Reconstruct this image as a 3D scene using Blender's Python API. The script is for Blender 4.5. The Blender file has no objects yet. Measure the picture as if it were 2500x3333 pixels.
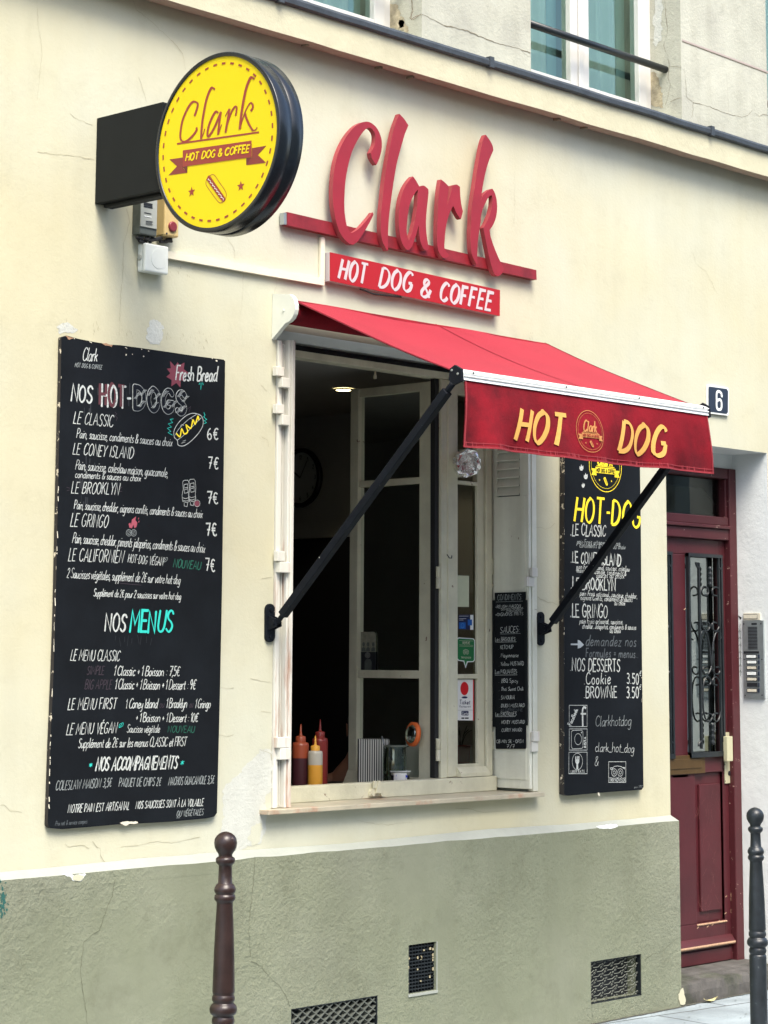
import bpy, math, random
from mathutils import Vector, Matrix, noise
from mathutils.geometry import tessellate_polygon
random.seed(7)
S = bpy.context.scene
COL = S.collection
V = Vector

# ------------------------------------------------------------------ camera, sky, sun, exposure
FPX, CPX, CPY = 7174.07, 1250.0, 1106.96       # focal length and principal point, photograph pixels (2500 x 3333)
DIST, EYE = 6.5, 1.67                          # camera to facade, eye height
CAM_R = ((0.6778854, -0.7351542, 0.00443769), (-0.10836648, -0.09395069, 0.98966155), (0.72713691, 0.67135801, 0.14335387))
cd = bpy.data.cameras.new('camera'); cam = bpy.data.objects.new('camera', cd); COL.objects.link(cam)
cd.sensor_fit = 'VERTICAL'; cd.sensor_height = 36.0; cd.lens = FPX * 36 / 3333
cd.shift_y = -(3333 / 2 - CPY) / 3333; cd.clip_start = .1; cd.clip_end = 500
r, u, f = [V(a) for a in CAM_R]
cam.matrix_world = Matrix(((r.x, u.x, -f.x, 0), (r.y, u.y, -f.y, -DIST), (r.z, u.z, -f.z, EYE), (0, 0, 0, 1)))
S.camera = cam
W = bpy.data.worlds.new('World'); S.world = W; W.use_nodes = True
nt = W.node_tree; nt.nodes.clear()
sky = nt.nodes.new('ShaderNodeTexSky'); sky.sky_type = 'NISHITA'; sky.sun_disc = False
SUN_EL, SUN_AZ = math.radians(56), math.radians(207)
sky.sun_elevation = SUN_EL; sky.sun_rotation = SUN_AZ; sky.air_density = 1.0; sky.dust_density = 3.0; sky.ozone_density = .7
bg = nt.nodes.new('ShaderNodeBackground'); bg.inputs[1].default_value = .12
wo = nt.nodes.new('ShaderNodeOutputWorld')
nt.links.new(sky.outputs[0], bg.inputs[0]); nt.links.new(bg.outputs[0], wo.inputs[0])
sd = bpy.data.lights.new('sun', 'SUN'); sd.energy = 1.5; sd.angle = math.radians(28); sd.color = (1, .945, .82)
sun = bpy.data.objects.new('sun', sd); COL.objects.link(sun)
sv = V((math.sin(SUN_AZ) * math.cos(SUN_EL), math.cos(SUN_AZ) * math.cos(SUN_EL), math.sin(SUN_EL)))
sun.rotation_euler = sv.to_track_quat('Z', 'Y').to_euler()
S.view_settings.view_transform = 'Standard'; S.view_settings.look = 'None'; S.view_settings.gamma = 1
S.view_settings.exposure = 1.74
S.render.engine = 'CYCLES'; S.cycles.max_bounces = 8; S.cycles.use_denoising = True

# ------------------------------------------------------------------ photograph pixel -> point on a real plane
def ray(px, py):
    a, b = (px - CPX) / FPX, -(py - CPY) / FPX
    return r * a + u * b + f
def at(px, py, y=0.0):
    d = ray(px, py); t = (DIST + y) / d.y
    return V((d.x * t, y, EYE + d.z * t))
def atx(px, py, x):
    d = ray(px, py); t = x / d.x
    return V((x, d.y * t - DIST, EYE + d.z * t))
def Z(ox, oy, s):                                # zoomed crop -> photograph pixels
    return lambda p: (ox + p[0] * s, oy + p[1] * s)
def py_(y): return lambda p: at(p[0], p[1], y)
def px_(x): return lambda p: atx(p[0], p[1], x)

# ------------------------------------------------------------------ materials
def mat(name, col, rough=.6, metal=0., var=.0, vscale=3., bump=0., bscale=40., bump2=0., b2scale=6., col2=None, c2scale=2., c2lo=.5, c2hi=.6,
        chip=None, chipscale=30., chiplo=.66, spec=.5, sheen=0., coat=0., stretch=None, streak=0., bmask=0., grime=0.):
    m = bpy.data.materials.new(name); m.use_nodes = True
    N = m.node_tree.nodes; L = m.node_tree.links
    b = N['Principled BSDF']
    b.inputs['Roughness'].default_value = rough; b.inputs['Metallic'].default_value = metal
    b.inputs['Specular IOR Level'].default_value = spec
    b.inputs['Sheen Weight'].default_value = sheen; b.inputs['Coat Weight'].default_value = coat
    c = (*col, 1)
    b.inputs['Base Color'].default_value = c
    m.diffuse_color = c
    if not (var or bump or bump2 or col2 or chip or streak or grime): return m
    geo = N.new('ShaderNodeNewGeometry'); src = geo.outputs['Position']
    if stretch:
        mp = N.new('ShaderNodeMapping'); mp.inputs['Scale'].default_value = stretch; L.new(src, mp.inputs[0]); src = mp.outputs[0]
    def nz(scale, det=6, ro=.6):
        n = N.new('ShaderNodeTexNoise'); n.inputs['Scale'].default_value = scale; n.inputs['Detail'].default_value = det
        n.inputs['Roughness'].default_value = ro; L.new(src, n.inputs['Vector']); return n.outputs['Fac']
    def ramp(fac, lo, hi):
        q = N.new('ShaderNodeMapRange'); q.inputs[1].default_value = lo; q.inputs[2].default_value = hi
        L.new(fac, q.inputs[0]); return q.outputs[0]
    def mix(fac, A, B, mode='MIX'):
        x = N.new('ShaderNodeMix'); x.data_type = 'RGBA'; x.blend_type = mode
        if isinstance(fac, float): x.inputs[0].default_value = fac
        else: L.new(fac, x.inputs[0])
        for i, q in ((6, A), (7, B)):
            if isinstance(q, tuple): x.inputs[i].default_value = q
            else: L.new(q, x.inputs[i])
        return x.outputs[2]
    cur = c
    if col2: cur = mix(ramp(nz(c2scale), c2lo, c2hi), cur, (*col2, 1))
    if var:
        lo = tuple(1 - var for _ in range(3)) + (1,); hi = tuple(1 + var * .6 for _ in range(3)) + (1,)
        cur = mix(1.0, cur, mix(ramp(nz(vscale), .3, .7), lo, hi), 'MULTIPLY')
    if streak:                                       # rain streaks: noise drawn out down the wall
        mq = N.new('ShaderNodeMapping'); mq.inputs['Scale'].default_value = (9, 9, .55); L.new(geo.outputs['Position'], mq.inputs[0])
        ns = N.new('ShaderNodeTexNoise'); ns.inputs['Scale'].default_value = 1; ns.inputs['Detail'].default_value = 5; L.new(mq.outputs[0], ns.inputs['Vector'])
        cur = mix(1.0, cur, mix(ramp(ns.outputs['Fac'], .42, .72), (1, 1, 1, 1), (1 - streak, 1 - streak * 1.05, 1 - streak * 1.2, 1)), 'MULTIPLY')
    if grime: cur = mix(1.0, cur, mix(ramp(nz(4.3, 9, .78), .52, .74), (1, 1, 1, 1), (1 - grime, 1 - grime * 1.05, 1 - grime * 1.15, 1)), 'MULTIPLY')
    if chip: cur = mix(ramp(nz(chipscale, 8, .7), chiplo, chiplo + .03), cur, (*chip, 1))
    if not isinstance(cur, tuple): L.new(cur, b.inputs['Base Color'])
    prev = None
    for st, sc in ((bump2, b2scale), (bump, bscale)):
        if st:
            bn = N.new('ShaderNodeBump'); bn.inputs['Strength'].default_value = st; bn.inputs['Distance'].default_value = .01 if sc > 20 else .03
            hh = nz(sc, 8, .65)
            if bmask and sc > 20:
                mm = N.new('ShaderNodeMath'); mm.operation = 'MULTIPLY'; L.new(hh, mm.inputs[0]); L.new(ramp(nz(bmask, 4), .34, .54), mm.inputs[1]); hh = mm.outputs[0]
            L.new(hh, bn.inputs['Height'])
            if prev: L.new(prev, bn.inputs['Normal'])
            prev = bn.outputs[0]
    if prev: L.new(prev, b.inputs['Normal'])
    return m
def glass(name, tint, refl, rough=.02, tcol=(1, 1, 1)):
    m = bpy.data.materials.new(name); m.use_nodes = True
    N = m.node_tree.nodes; L = m.node_tree.links; N.remove(N['Principled BSDF'])
    t = N.new('ShaderNodeBsdfTransparent'); t.inputs[0].default_value = (*tcol, 1)
    g = N.new('ShaderNodeBsdfGlossy'); g.inputs['Roughness'].default_value = rough; g.inputs[0].default_value = (*tint, 1)
    fr = N.new('ShaderNodeFresnel'); fr.inputs[0].default_value = 1.5
    ad = N.new('ShaderNodeMath'); ad.operation = 'ADD'; ad.inputs[1].default_value = refl; L.new(fr.outputs[0], ad.inputs[0])
    geo = N.new('ShaderNodeNewGeometry'); nz = N.new('ShaderNodeTexNoise'); nz.inputs['Scale'].default_value = 2.5; L.new(geo.outputs['Position'], nz.inputs['Vector'])
    bn = N.new('ShaderNodeBump'); bn.inputs['Strength'].default_value = .06; bn.inputs['Distance'].default_value = .02
    L.new(nz.outputs['Fac'], bn.inputs['Height']); L.new(bn.outputs[0], g.inputs['Normal'])
    x = N.new('ShaderNodeMixShader'); L.new(ad.outputs[0], x.inputs[0]); L.new(t.outputs[0], x.inputs[1]); L.new(g.outputs[0], x.inputs[2])
    L.new(x.outputs[0], N['Material Output'].inputs[0]); return m
def emit(name, col, st):
    m = bpy.data.materials.new(name); m.use_nodes = True; b = m.node_tree.nodes['Principled BSDF']
    b.inputs['Emission Color'].default_value = (*col, 1); b.inputs['Emission Strength'].default_value = st; return m

M = {}
M['cream'] = mat('cream_plaster', (.53, .502, .350), .92, var=.05, vscale=1.7, streak=.035, grime=.10, bump=.14, bscale=60, bump2=.12, b2scale=2.6, col2=(.525, .53, .425), c2scale=.5, c2lo=.40, c2hi=.62, chip=(.49, .465, .33), chipscale=9, chiplo=.70, spec=.25)
M['cream_up'] = mat('weathered_plaster', (.47, .47, .385), .92, streak=.09, grime=.2, var=.14, vscale=3, bump=.35, bscale=60, bump2=.2, b2scale=5, col2=(.36, .355, .30), c2scale=2.2, c2lo=.5, c2hi=.75)
M['band'] = mat('cornice_plaster', (.53, .505, .355), .9, var=.05, vscale=3, streak=.05, grime=.12, bump=.25, bscale=45, bump2=.2, b2scale=9)
M['lip'] = mat('cornice_lip_paint', (.36, .265, .205), .9, var=.12, vscale=6, bump=.3, bscale=40)
M['lead'] = mat('lead_flashing', (.045, .055, .065), .55, var=.3, vscale=9, bump=.4, bscale=25)
M['plinth'] = mat('green_render', (.198, .216, .146), .96, var=.13, vscale=2.6, streak=.05, grime=.24, bump=.9, bscale=52, bump2=.16, b2scale=7, bmask=1.3, col2=(.232, .246, .182), c2scale=.9, c2lo=.4, c2hi=.66)
M['ledge'] = mat('ledge_paint', (.33, .352, .315), .9, var=.10, vscale=5, bump=.3, bscale=40)
M['reveal'] = mat('pale_blue_plaster', (.71, .745, .735), .85, var=.06, vscale=2.2, bump=.2, bscale=30, bump2=.25, b2scale=4)
M['crack'] = mat('crack', (.19, .165, .115), 1)
M['crackg'] = mat('plinth_crack', (.115, .125, .082), 1)
M['hairline'] = mat('hairline_crack', (.36, .33, .23), 1)
M['patch'] = mat('bare_plaster', (.52, .535, .485), .95, var=.08, vscale=12, bump=.4, bscale=60)
M['white'] = mat('flaked_white_paint', (.66, .64, .475), .5, streak=.16, var=.14, vscale=7, bump=.25, bscale=40, chip=(.20, .125, .075), chipscale=13, chiplo=.655)
M['whitemetal'] = mat('white_metal_paint', (.68, .67, .60), .45, var=.12, vscale=9, col2=(.40, .20, .12), c2scale=24, c2lo=.56, c2hi=.74, chip=(.16, .07, .05), chipscale=30, chiplo=.72, stretch=(1, 1, .10))
M['shutter'] = mat('grey_white_paint', (.72, .73, .62), .5, streak=.2, var=.16, vscale=4, bump=.2, bscale=30, chip=(.24, .19, .13), chipscale=15, chiplo=.67)
M['pvc'] = mat('white_plastic_frame', (.60, .59, .56), .4, var=.04, vscale=5)
M['stone'] = mat('sill_stone', (.43, .39, .29), .36, var=.2, vscale=8, bump=.15, bscale=50, col2=(.40, .24, .16), c2scale=7, c2lo=.54, c2hi=.68)
M['step'] = mat('step_stone', (.085, .080, .074), .9, var=.4, vscale=9, bump=.8, bscale=22, col2=(.05, .056, .035), c2scale=6, c2lo=.5, c2hi=.7)
M['maroon'] = mat('maroon_paint', (.064, .0082, .0125), .5, grime=.3, var=.22, vscale=5, bump=.08, bscale=35, chip=(.42, .24, .17), chipscale=38, chiplo=.715)
M['maroonchip'] = mat('chipped_maroon_paint', (.062, .0082, .0122), .52, var=.15, vscale=5, chip=(.5, .36, .29), chipscale=30, chiplo=.645)
M['iron'] = mat('black_iron', (.012, .016, .019), .38, var=.3, vscale=14)
M['armblack'] = mat('chipped_black_paint', (.006, .008, .012), .6, spec=.15, var=.3, vscale=12, chip=(.5, .5, .42), chipscale=48, chiplo=.69)
M['bollardbrown'] = mat('brown_bollard_paint', (.027, .0145, .0125), .34, var=.35, vscale=22, bump=.12, bscale=60, chip=(.15, .11, .09), chipscale=24, chiplo=.665, grime=.3)
M['bollardblack'] = mat('black_bollard_paint', (.017, .022, .027), .38, var=.35, vscale=22, bump=.15, bscale=60, chip=(.10, .115, .12), chipscale=22, chiplo=.63, grime=.3)
M['board'] = mat('blackboard_paint', (.0058, .0076, .0100), .65, var=.35, vscale=5, bump=.05, bscale=60, spec=.15)
M['boardedge'] = mat('chipped_board_edge', (.02, .017, .016), .8, chip=(.60, .54, .42), chipscale=26, chiplo=.60, var=.3)
M['chalk'] = mat('white_chalk_paint', (.49, .52, .50), .85, var=.45, vscale=130)
M['chalkdim'] = mat('thin_white_chalk', (.27, .30, .30), .9, var=.45, vscale=130)
M['chalkgrey'] = mat('rubbed_chalk', (.085, .10, .11), .9)
M['teal'] = mat('turquoise_chalk', (.02, .52, .44), .8)
M['green'] = mat('faded_green_chalk', (.010, .10, .065), .9)
M['purple'] = mat('faded_purple_chalk', (.035, .024, .035), .9)
M['pink'] = mat('dusty_pink_chalk', (.17, .035, .055), .9)
M['yellowc'] = mat('yellow_paint', (.85, .66, .02), .7)
M['smear'] = mat('chalk_smear', (.014, .017, .022), .9)
M['blackp'] = mat('black_paint', (.0062, .0080, .0125), .6, spec=.15)
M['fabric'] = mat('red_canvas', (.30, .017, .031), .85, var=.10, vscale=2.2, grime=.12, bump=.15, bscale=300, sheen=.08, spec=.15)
M['fabricv'] = mat('shaded_red_canvas', (.205, .0075, .0155), .85, var=.25, vscale=4.5, bump=.2, bscale=200, bump2=.25, b2scale=7, spec=.15, col2=(.090, .0075, .012), c2scale=4.2, c2lo=.46, c2hi=.70)  # canopy red darkened to carry the hanging cloth's shade, with random blotches
M['hem'] = mat('faded_hem', (.27, .022, .032), .9, var=.25, vscale=25)
M['gold'] = mat('ochre_print', (.66, .36, .085), .75, var=.1, vscale=10)
M['golddim'] = mat('thin_ochre_print', (.46, .20, .06), .8)
M['alu'] = mat('white_aluminium', (.80, .82, .80), .3, metal=.15, var=.06, vscale=10)
M['capwhite'] = mat('white_end_cap', (.70, .73, .66), .4, var=.06, vscale=10)
M['redletter'] = mat('red_letter_paint', (.265, .012, .023), .45, var=.12, vscale=7, bump=.08, bscale=30, chip=(.62, .30, .28), chipscale=20, chiplo=.755)
M['redside'] = mat('faded_red_edge', (.30, .045, .052), .6, var=.2, vscale=10, chip=(.62, .34, .30), chipscale=16, chiplo=.66)
M['redrail'] = mat('scuffed_red_rail', (.21, .011, .018), .5, var=.3, vscale=16, bump=.1, bscale=30, chip=(.55, .25, .22), chipscale=25, chiplo=.72)
M['redface'] = mat('red_acrylic', (.35, .008, .013), .35, var=.03, vscale=4)
M['acrylic'] = mat('white_acrylic', (.50, .465, .47), .5)
M['discblack'] = mat('gloss_black_metal', (.007, .010, .014), .24, var=.2, vscale=6)
M['satinblack'] = mat('satin_black_metal', (.0075, .0095, .0105), .6, spec=.2, var=.15, vscale=7)
M['yellow'] = mat('yellow_sign_face', (.72, .56, .006), .45, spec=.3, var=.02, vscale=3)
M['brick'] = mat('brick_red_print', (.27, .035, .025), .5)
M['brickdark'] = mat('dark_brick_print', (.12, .02, .018), .5)
M['blueplate'] = mat('blue_enamel', (.022, .032, .055), .3, var=.12, vscale=30)
M['enamel'] = mat('white_enamel', (.74, .76, .73), .35)
M['steel'] = mat('brushed_steel', (.42, .46, .47), .35, metal=.7, var=.12, vscale=30)
M['dark'] = mat('dark_slot', (.012, .014, .018), .6)
M['label'] = mat('name_label', (.66, .62, .50), .6, var=.12, vscale=60)
M['labelw'] = mat('white_name_label', (.80, .84, .82), .5)
M['grey'] = mat('grey_plastic', (.36, .38, .34), .5, var=.1, vscale=12)
M['greydark'] = mat('dirty_grey_gap_shade', (.10, .115, .10), .6, var=.3, vscale=25)
M['beige'] = mat('yellowed_plastic', (.56, .42, .18), .5, var=.08, vscale=15)
M['redbutton'] = mat('dull_red_plastic', (.20, .022, .030), .4)
M['boxwhite'] = mat('white_box_plastic', (.66, .69, .64), .45, var=.05, vscale=12)
M['trunk'] = mat('painted_trunking', (.70, .66, .52), .6, var=.05, vscale=8)
M['rubber'] = mat('black_rubber', (.012, .012, .012), .7)
M['ketchup'] = mat('red_sauce_bottle', (.26, .030, .024), .35, var=.05)
M['ketchup2'] = mat('orange_red_bottle', (.30, .062, .026), .35)
M['bbq'] = mat('dark_sauce', (.055, .016, .022), .35)
M['mustard'] = mat('mustard_sauce', (.62, .30, .035), .4, var=.05)
M['mustardcap'] = mat('mustard_cap', (.66, .33, .04), .45)
M['milky'] = mat('milky_plastic', (.42, .40, .34), .35)
M['jarglass'] = glass('jar_glass', (.9, 1, .95), .08, .05, (.55, .62, .54))
M['orange'] = mat('orange_rubber', (.78, .16, .035), .5)
M['herb'] = mat('green_herb', (.09, .17, .03), .7)
M['paper'] = mat('cream_paper', (.58, .62, .44), .9, var=.06, vscale=20)
M['paperw'] = mat('white_paper', (.75, .75, .72), .8)
M['navy'] = mat('navy_print', (.012, .018, .07), .5)
M['bluep'] = mat('blue_print', (.015, .11, .42), .5)
M['greens'] = mat('green_print', (.012, .16, .045), .45)
M['redprint'] = mat('red_print', (.62, .014, .02), .4)
M['inkblue'] = mat('blue_ink', (.02, .05, .42), .6)
M['greyprint'] = mat('grey_print', (.16, .16, .15), .7, var=.3, vscale=40)
M['photo'] = mat('faded_photo_print', (.27, .27, .20), .7, var=.25, vscale=45)
M['pot'] = mat('red_plastic_pot', (.34, .045, .04), .6)
M['woodboard'] = mat('brown_board', (.055, .028, .014), .6, var=.2, vscale=10)
M['room'] = mat('dim_room_paint', (.36, .36, .33), .9, var=.1, vscale=2)
M['roomdark'] = mat('black_panel', (.006, .007, .010), .7)
M['roomtrim'] = mat('room_trim', (.36, .36, .33), .7)
M['counter'] = mat('counter_top', (.05, .04, .035), .5)
M['skin'] = mat('skin', (.30, .14, .085), .55)
M['hair'] = mat('black_hair', (.006, .005, .005), .5)
M['shirt'] = mat('black_cotton', (.008, .008, .010), .9)
M['eyew'] = mat('eye_white', (.6, .58, .55), .3)
M['lip_'] = mat('lips', (.25, .07, .06), .5)
M['lampglow'] = emit('lamp_glow', (1, .82, .42), 7)
M['brass'] = mat('tarnished_brass', (.11, .065, .024), .5, metal=.5, var=.12, vscale=20)
M['handle'] = mat('pale_gold_aluminium', (.56, .54, .36), .32, metal=.25, var=.06, vscale=20)
M['doorglass'] = glass('door_glass', (.80, .88, .86), .34, .03, (.30, .34, .33))
M['pane'] = glass('old_window_glass', (.8, .85, .8), .0, .03, (.55, .56, .52))
M['paneup'] = glass('blue_green_glass', (.72, .95, .80), .12, .04, (.86, .97, .89))
M['curtain'] = mat('pale_curtain', (.78, .82, .72), .9, var=.1, vscale=2)
M['curtaindark'] = mat('blue_curtain', (.36, .50, .50), .9)
M['leaf'] = mat('dry_leaf', (.50, .45, .22), .8, var=.2, vscale=60)
M['opp'] = mat('opposite_plaster', (.62, .64, .56), .9, var=.08, vscale=.6)
M['opp2'] = mat('opposite_stone', (.54, .56, .51), .9, var=.08, vscale=.6)
M['oppglass'] = mat('opposite_window', (.05, .07, .075), .15)
M['frost'] = mat('grey_backing', (.065, .062, .048), .7)
M['clockface'] = mat('clock_face', (.40, .42, .40), .6)
def foil():
    m = mat('crumpled_foil', (.88, .88, .86), .12, metal=1., bump2=.35, b2scale=18); return m
M['foil'] = foil()
def stripes():
    m = mat('black_white_stripes', (.7, .7, .66), .5); N = m.node_tree.nodes; L = m.node_tree.links; b = N['Principled BSDF']
    tc = N.new('ShaderNodeTexCoord'); sp = N.new('ShaderNodeSeparateXYZ'); L.new(tc.outputs['Object'], sp.inputs[0])
    ml = N.new('ShaderNodeMath'); ml.operation = 'MULTIPLY'; ml.inputs[1].default_value = 96; L.new(sp.outputs[0], ml.inputs[0])
    fr = N.new('ShaderNodeMath'); fr.operation = 'FRACT'; L.new(ml.outputs[0], fr.inputs[0])
    gt = N.new('ShaderNodeMath'); gt.operation = 'GREATER_THAN'; gt.inputs[1].default_value = .52; L.new(fr.outputs[0], gt.inputs[0])
    x = N.new('ShaderNodeMix'); x.data_type = 'RGBA'; x.inputs[6].default_value = (.012, .016, .012, 1); x.inputs[7].default_value = (.62, .62, .56, 1)
    L.new(gt.outputs[0], x.inputs[0]); L.new(x.outputs[2], b.inputs['Base Color']); return m
M['stripes'] = stripes()
def slabs(name, c1, c2, mortar, scale, bw, rh, rot):
    m = mat(name, c1, .8); N = m.node_tree.nodes; L = m.node_tree.links; b = N['Principled BSDF']
    g = N.new('ShaderNodeNewGeometry'); mp = N.new('ShaderNodeMapping'); mp.inputs['Rotation'].default_value = (0, 0, rot)
    L.new(g.outputs['Position'], mp.inputs[0])
    nz = N.new('ShaderNodeTexNoise'); nz.inputs['Scale'].default_value = 3; nz.inputs['Detail'].default_value = 8; L.new(g.outputs['Position'], nz.inputs['Vector'])
    ds = N.new('ShaderNodeMix'); ds.data_type = 'RGBA'; ds.inputs[0].default_value = .03; L.new(mp.outputs[0], ds.inputs[6]); L.new(nz.outputs['Color'], ds.inputs[7])
    br = N.new('ShaderNodeTexBrick'); br.inputs['Scale'].default_value = scale; br.inputs['Brick Width'].default_value = bw; br.inputs['Row Height'].default_value = rh
    br.inputs['Mortar Size'].default_value = .008; br.inputs['Mortar Smooth'].default_value = .3
    br.inputs['Color1'].default_value = (*c1, 1); br.inputs['Color2'].default_value = (*c2, 1); br.inputs['Mortar'].default_value = (*mortar, 1)
    L.new(ds.outputs[2], br.inputs['Vector'])
    x = N.new('ShaderNodeMix'); x.data_type = 'RGBA'; x.blend_type = 'MULTIPLY'; x.inputs[0].default_value = .85
    L.new(br.outputs['Color'], x.inputs[6]); L.new(nz.outputs['Fac'], x.inputs[7]); 
    x2 = N.new('ShaderNodeMix'); x2.data_type = 'RGBA'; x2.blend_type = 'MULTIPLY'; x2.inputs[0].default_value = 1; x2.inputs[7].default_value = (1.75, 1.75, 1.75, 1)
    L.new(x.outputs[2], x2.inputs[6]); L.new(x2.outputs[2], b.inputs['Base Color'])
    n2 = N.new('ShaderNodeTexNoise'); n2.inputs['Scale'].default_value = 40; n2.inputs['Detail'].default_value = 8; L.new(g.outputs['Position'], n2.inputs['Vector'])
    bn = N.new('ShaderNodeBump'); bn.inputs['Strength'].default_value = .4; bn.inputs['Distance'].default_value = .01; L.new(n2.outputs['Fac'], bn.inputs['Height'])
    L.new(bn.outputs[0], b.inputs['Normal']); return m
M['pave'] = slabs('pavement_slabs', (.30, .35, .37), (.25, .295, .32), (.09, .10, .105), 1.0, .95, .46, .12)
M['road'] = mat('asphalt', (.05, .05, .052), .9, var=.2, vscale=6, bump=.6, bscale=80)
M['kerb'] = mat('granite_kerb', (.25, .26, .27), .8, var=.2, vscale=30, bump=.3, bscale=50)

# ------------------------------------------------------------------ mesh builder
class MB:
    def __init__(s): s.v = []; s.f = []; s.m = []; s.sm = []; s.k = 0
    def face(s, pts, mi=0, smooth=False):
        i = len(s.v); s.v += [V(p) for p in pts]; s.f.append(tuple(range(i, i + len(pts)))); s.m.append(mi); s.sm.append(smooth); return s
    def mesh(s, vs, fs, mi=0, smooth=False):
        i = len(s.v); s.v += [V(p) for p in vs]
        for q in fs: s.f.append(tuple(i + k for k in q)); s.m.append(mi); s.sm.append(smooth)
        return s
    def box(s, a, b, mi=0):
        x0, x1 = sorted((a[0], b[0])); y0, y1 = sorted((a[1], b[1])); z0, z1 = sorted((a[2], b[2]))
        vs = [(x0, y0, z0), (x1, y0, z0), (x1, y1, z0), (x0, y1, z0), (x0, y0, z1), (x1, y0, z1), (x1, y1, z1), (x0, y1, z1)]
        return s.mesh(vs, [(0, 3, 2, 1), (4, 5, 6, 7), (0, 1, 5, 4), (1, 2, 6, 5), (2, 3, 7, 6), (3, 0, 4, 7)], mi)
    def poly(s, pts, mi=0, holes=()):                 # flat polygon, tessellated
        loops = [[V(p) for p in pts]] + [[V(p) for p in h] for h in holes]
        tri = tessellate_polygon(loops); flat = [p for l in loops for p in l]
        return s.mesh(flat, [tuple(t) for t in tri], mi)
    def prism(s, pts, d, mi=0, holes=(), side=None):  # polygon pushed along d
        d = V(d); side = mi if side is None else side
        s.poly(pts, mi, holes); s.poly([V(p) + d for p in pts], mi, [[V(q) + d for q in h] for h in holes])
        for l in (pts, *holes):
            n = len(l)
            for i in range(n):
                a, b = V(l[i]), V(l[(i + 1) % n]); s.face([a, b, b + d, a + d], side)
        return s
    def tube(s, pts, rad, n=8, mi=0, cap=True, closed=False):
        pts = [V(p) for p in pts]; rings = []; N = len(pts)
        prevn = None
        for i, p in enumerate(pts):
            if closed: t = (pts[(i + 1) % N] - pts[i - 1]).normalized()
            else: t = (pts[min(i + 1, N - 1)] - pts[max(i - 1, 0)]).normalized()
            if prevn is None:
                a = V((0, 0, 1)) if abs(t.z) < .9 else V((1, 0, 0)); nn = t.cross(a).normalized()
            else: nn = (prevn - t * prevn.dot(t)).normalized()
            prevn = nn; bb = t.cross(nn); rr = rad[i] if isinstance(rad, (list, tuple)) else rad
            rings.append([p + (nn * math.cos(2 * math.pi * k / n + math.pi / n) + bb * math.sin(2 * math.pi * k / n + math.pi / n)) * rr for k in range(n)])
        fs = []; vs = [q for g in rings for q in g]
        for i in range(N if closed else N - 1):
            j = (i + 1) % N
            for k in range(n): fs.append((i * n + k, i * n + (k + 1) % n, j * n + (k + 1) % n, j * n + k))
        if cap and not closed: fs += [tuple(range(n))[::-1], tuple((N - 1) * n + k for k in range(n))]
        return s.mesh(vs, fs, mi, n > 6)
    def lathe(s, o, prof, n=24, mi=0, ax=None, cap=True):   # prof: (radius, height) along axis ax
        ax = V(ax or (0, 0, 1)).normalized(); a = V((1, 0, 0)) if abs(ax.x) < .9 else V((0, 1, 0))
        e1 = ax.cross(a).normalized(); e2 = ax.cross(e1); o = V(o); vs = []; fs = []
        for (rr, h) in prof:
            for k in range(n):
                t = 2 * math.pi * k / n; vs.append(o + ax * h + (e1 * math.cos(t) + e2 * math.sin(t)) * rr)
        for i in range(len(prof) - 1):
            for k in range(n): fs.append((i * n + k, i * n + (k + 1) % n, (i + 1) * n + (k + 1) % n, (i + 1) * n + k))
        s.mesh(vs, fs, mi, True)
        if cap:
            m = len(prof) - 1; s.face(vs[:n][::-1], mi); s.face(vs[m * n:], mi)
        return s
    def grid(s, fn, nu, nv, mi=0, smooth=True):
        vs = [fn(i / nu, j / nv) for j in range(nv + 1) for i in range(nu + 1)]
        return s.mesh(vs, [(j * (nu + 1) + i, j * (nu + 1) + i + 1, (j + 1) * (nu + 1) + i + 1, (j + 1) * (nu + 1) + i) for j in range(nv) for i in range(nu)], mi, smooth)
    def ribbon(s, pts, w, n, off=0., mi=0, brush=0., taper=0., rnd=False):   # flat stroke lying on a surface of normal n
        pts = [V(p) for p in pts]; n = V(n)
        P = [pts[0]]
        for p in pts[1:]:
            if (p - P[-1]).length > 1e-5: P.append(p)
        if len(P) < 2: P.append(P[0] + V((0, 0, w * .6)))
        s.k = (s.k + 1) % 11; N = len(P); Lft = []; Rgt = []
        up = V((0, 0, 1)); rt = up.cross(n)
        for i, p in enumerate(P):
            t0 = (P[i] - P[max(i - 1, 0)]); t1 = (P[min(i + 1, N - 1)] - P[i])
            t = (t0.normalized() + t1.normalized()); t = t.normalized() if t.length > 1e-6 else (t1 if t1.length else t0).normalized()
            sd = n.cross(t); q = i / (N - 1)
            c = 1.
            if t0.length and t1.length: c = 1 / max(.55, abs(sd.dot(n.cross(t1.normalized()))))
            ww = w / 2 * c
            if brush:
                ang = abs(t.dot((up * .86 + rt * .5).normalized())); ww *= 1 - brush + brush * 1.25 * ang
            if taper: ww *= 1 - taper * abs(2 * q - 1) ** 3
            o = n * (off + s.k * 6e-5 + q * 4e-5)
            Lft.append(p + sd * ww + o); Rgt.append(p - sd * ww + o)
        vs = Lft + Rgt; fs = [(i, i + 1, N + i + 1, N + i) for i in range(N - 1)]
        s.mesh(vs, fs, mi)
        if rnd:
            for a, b, e in ((Lft[0], Rgt[0], P[0] - P[1]), (Rgt[-1], Lft[-1], P[-1] - P[-2])):
                c = (a + b) / 2; rr = (a - b) / 2; e = e.normalized() * rr.length
                s.face([c + rr * math.cos(k * math.pi / 6) + e * math.sin(k * math.pi / 6) for k in range(7)], mi)
        return s
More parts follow.
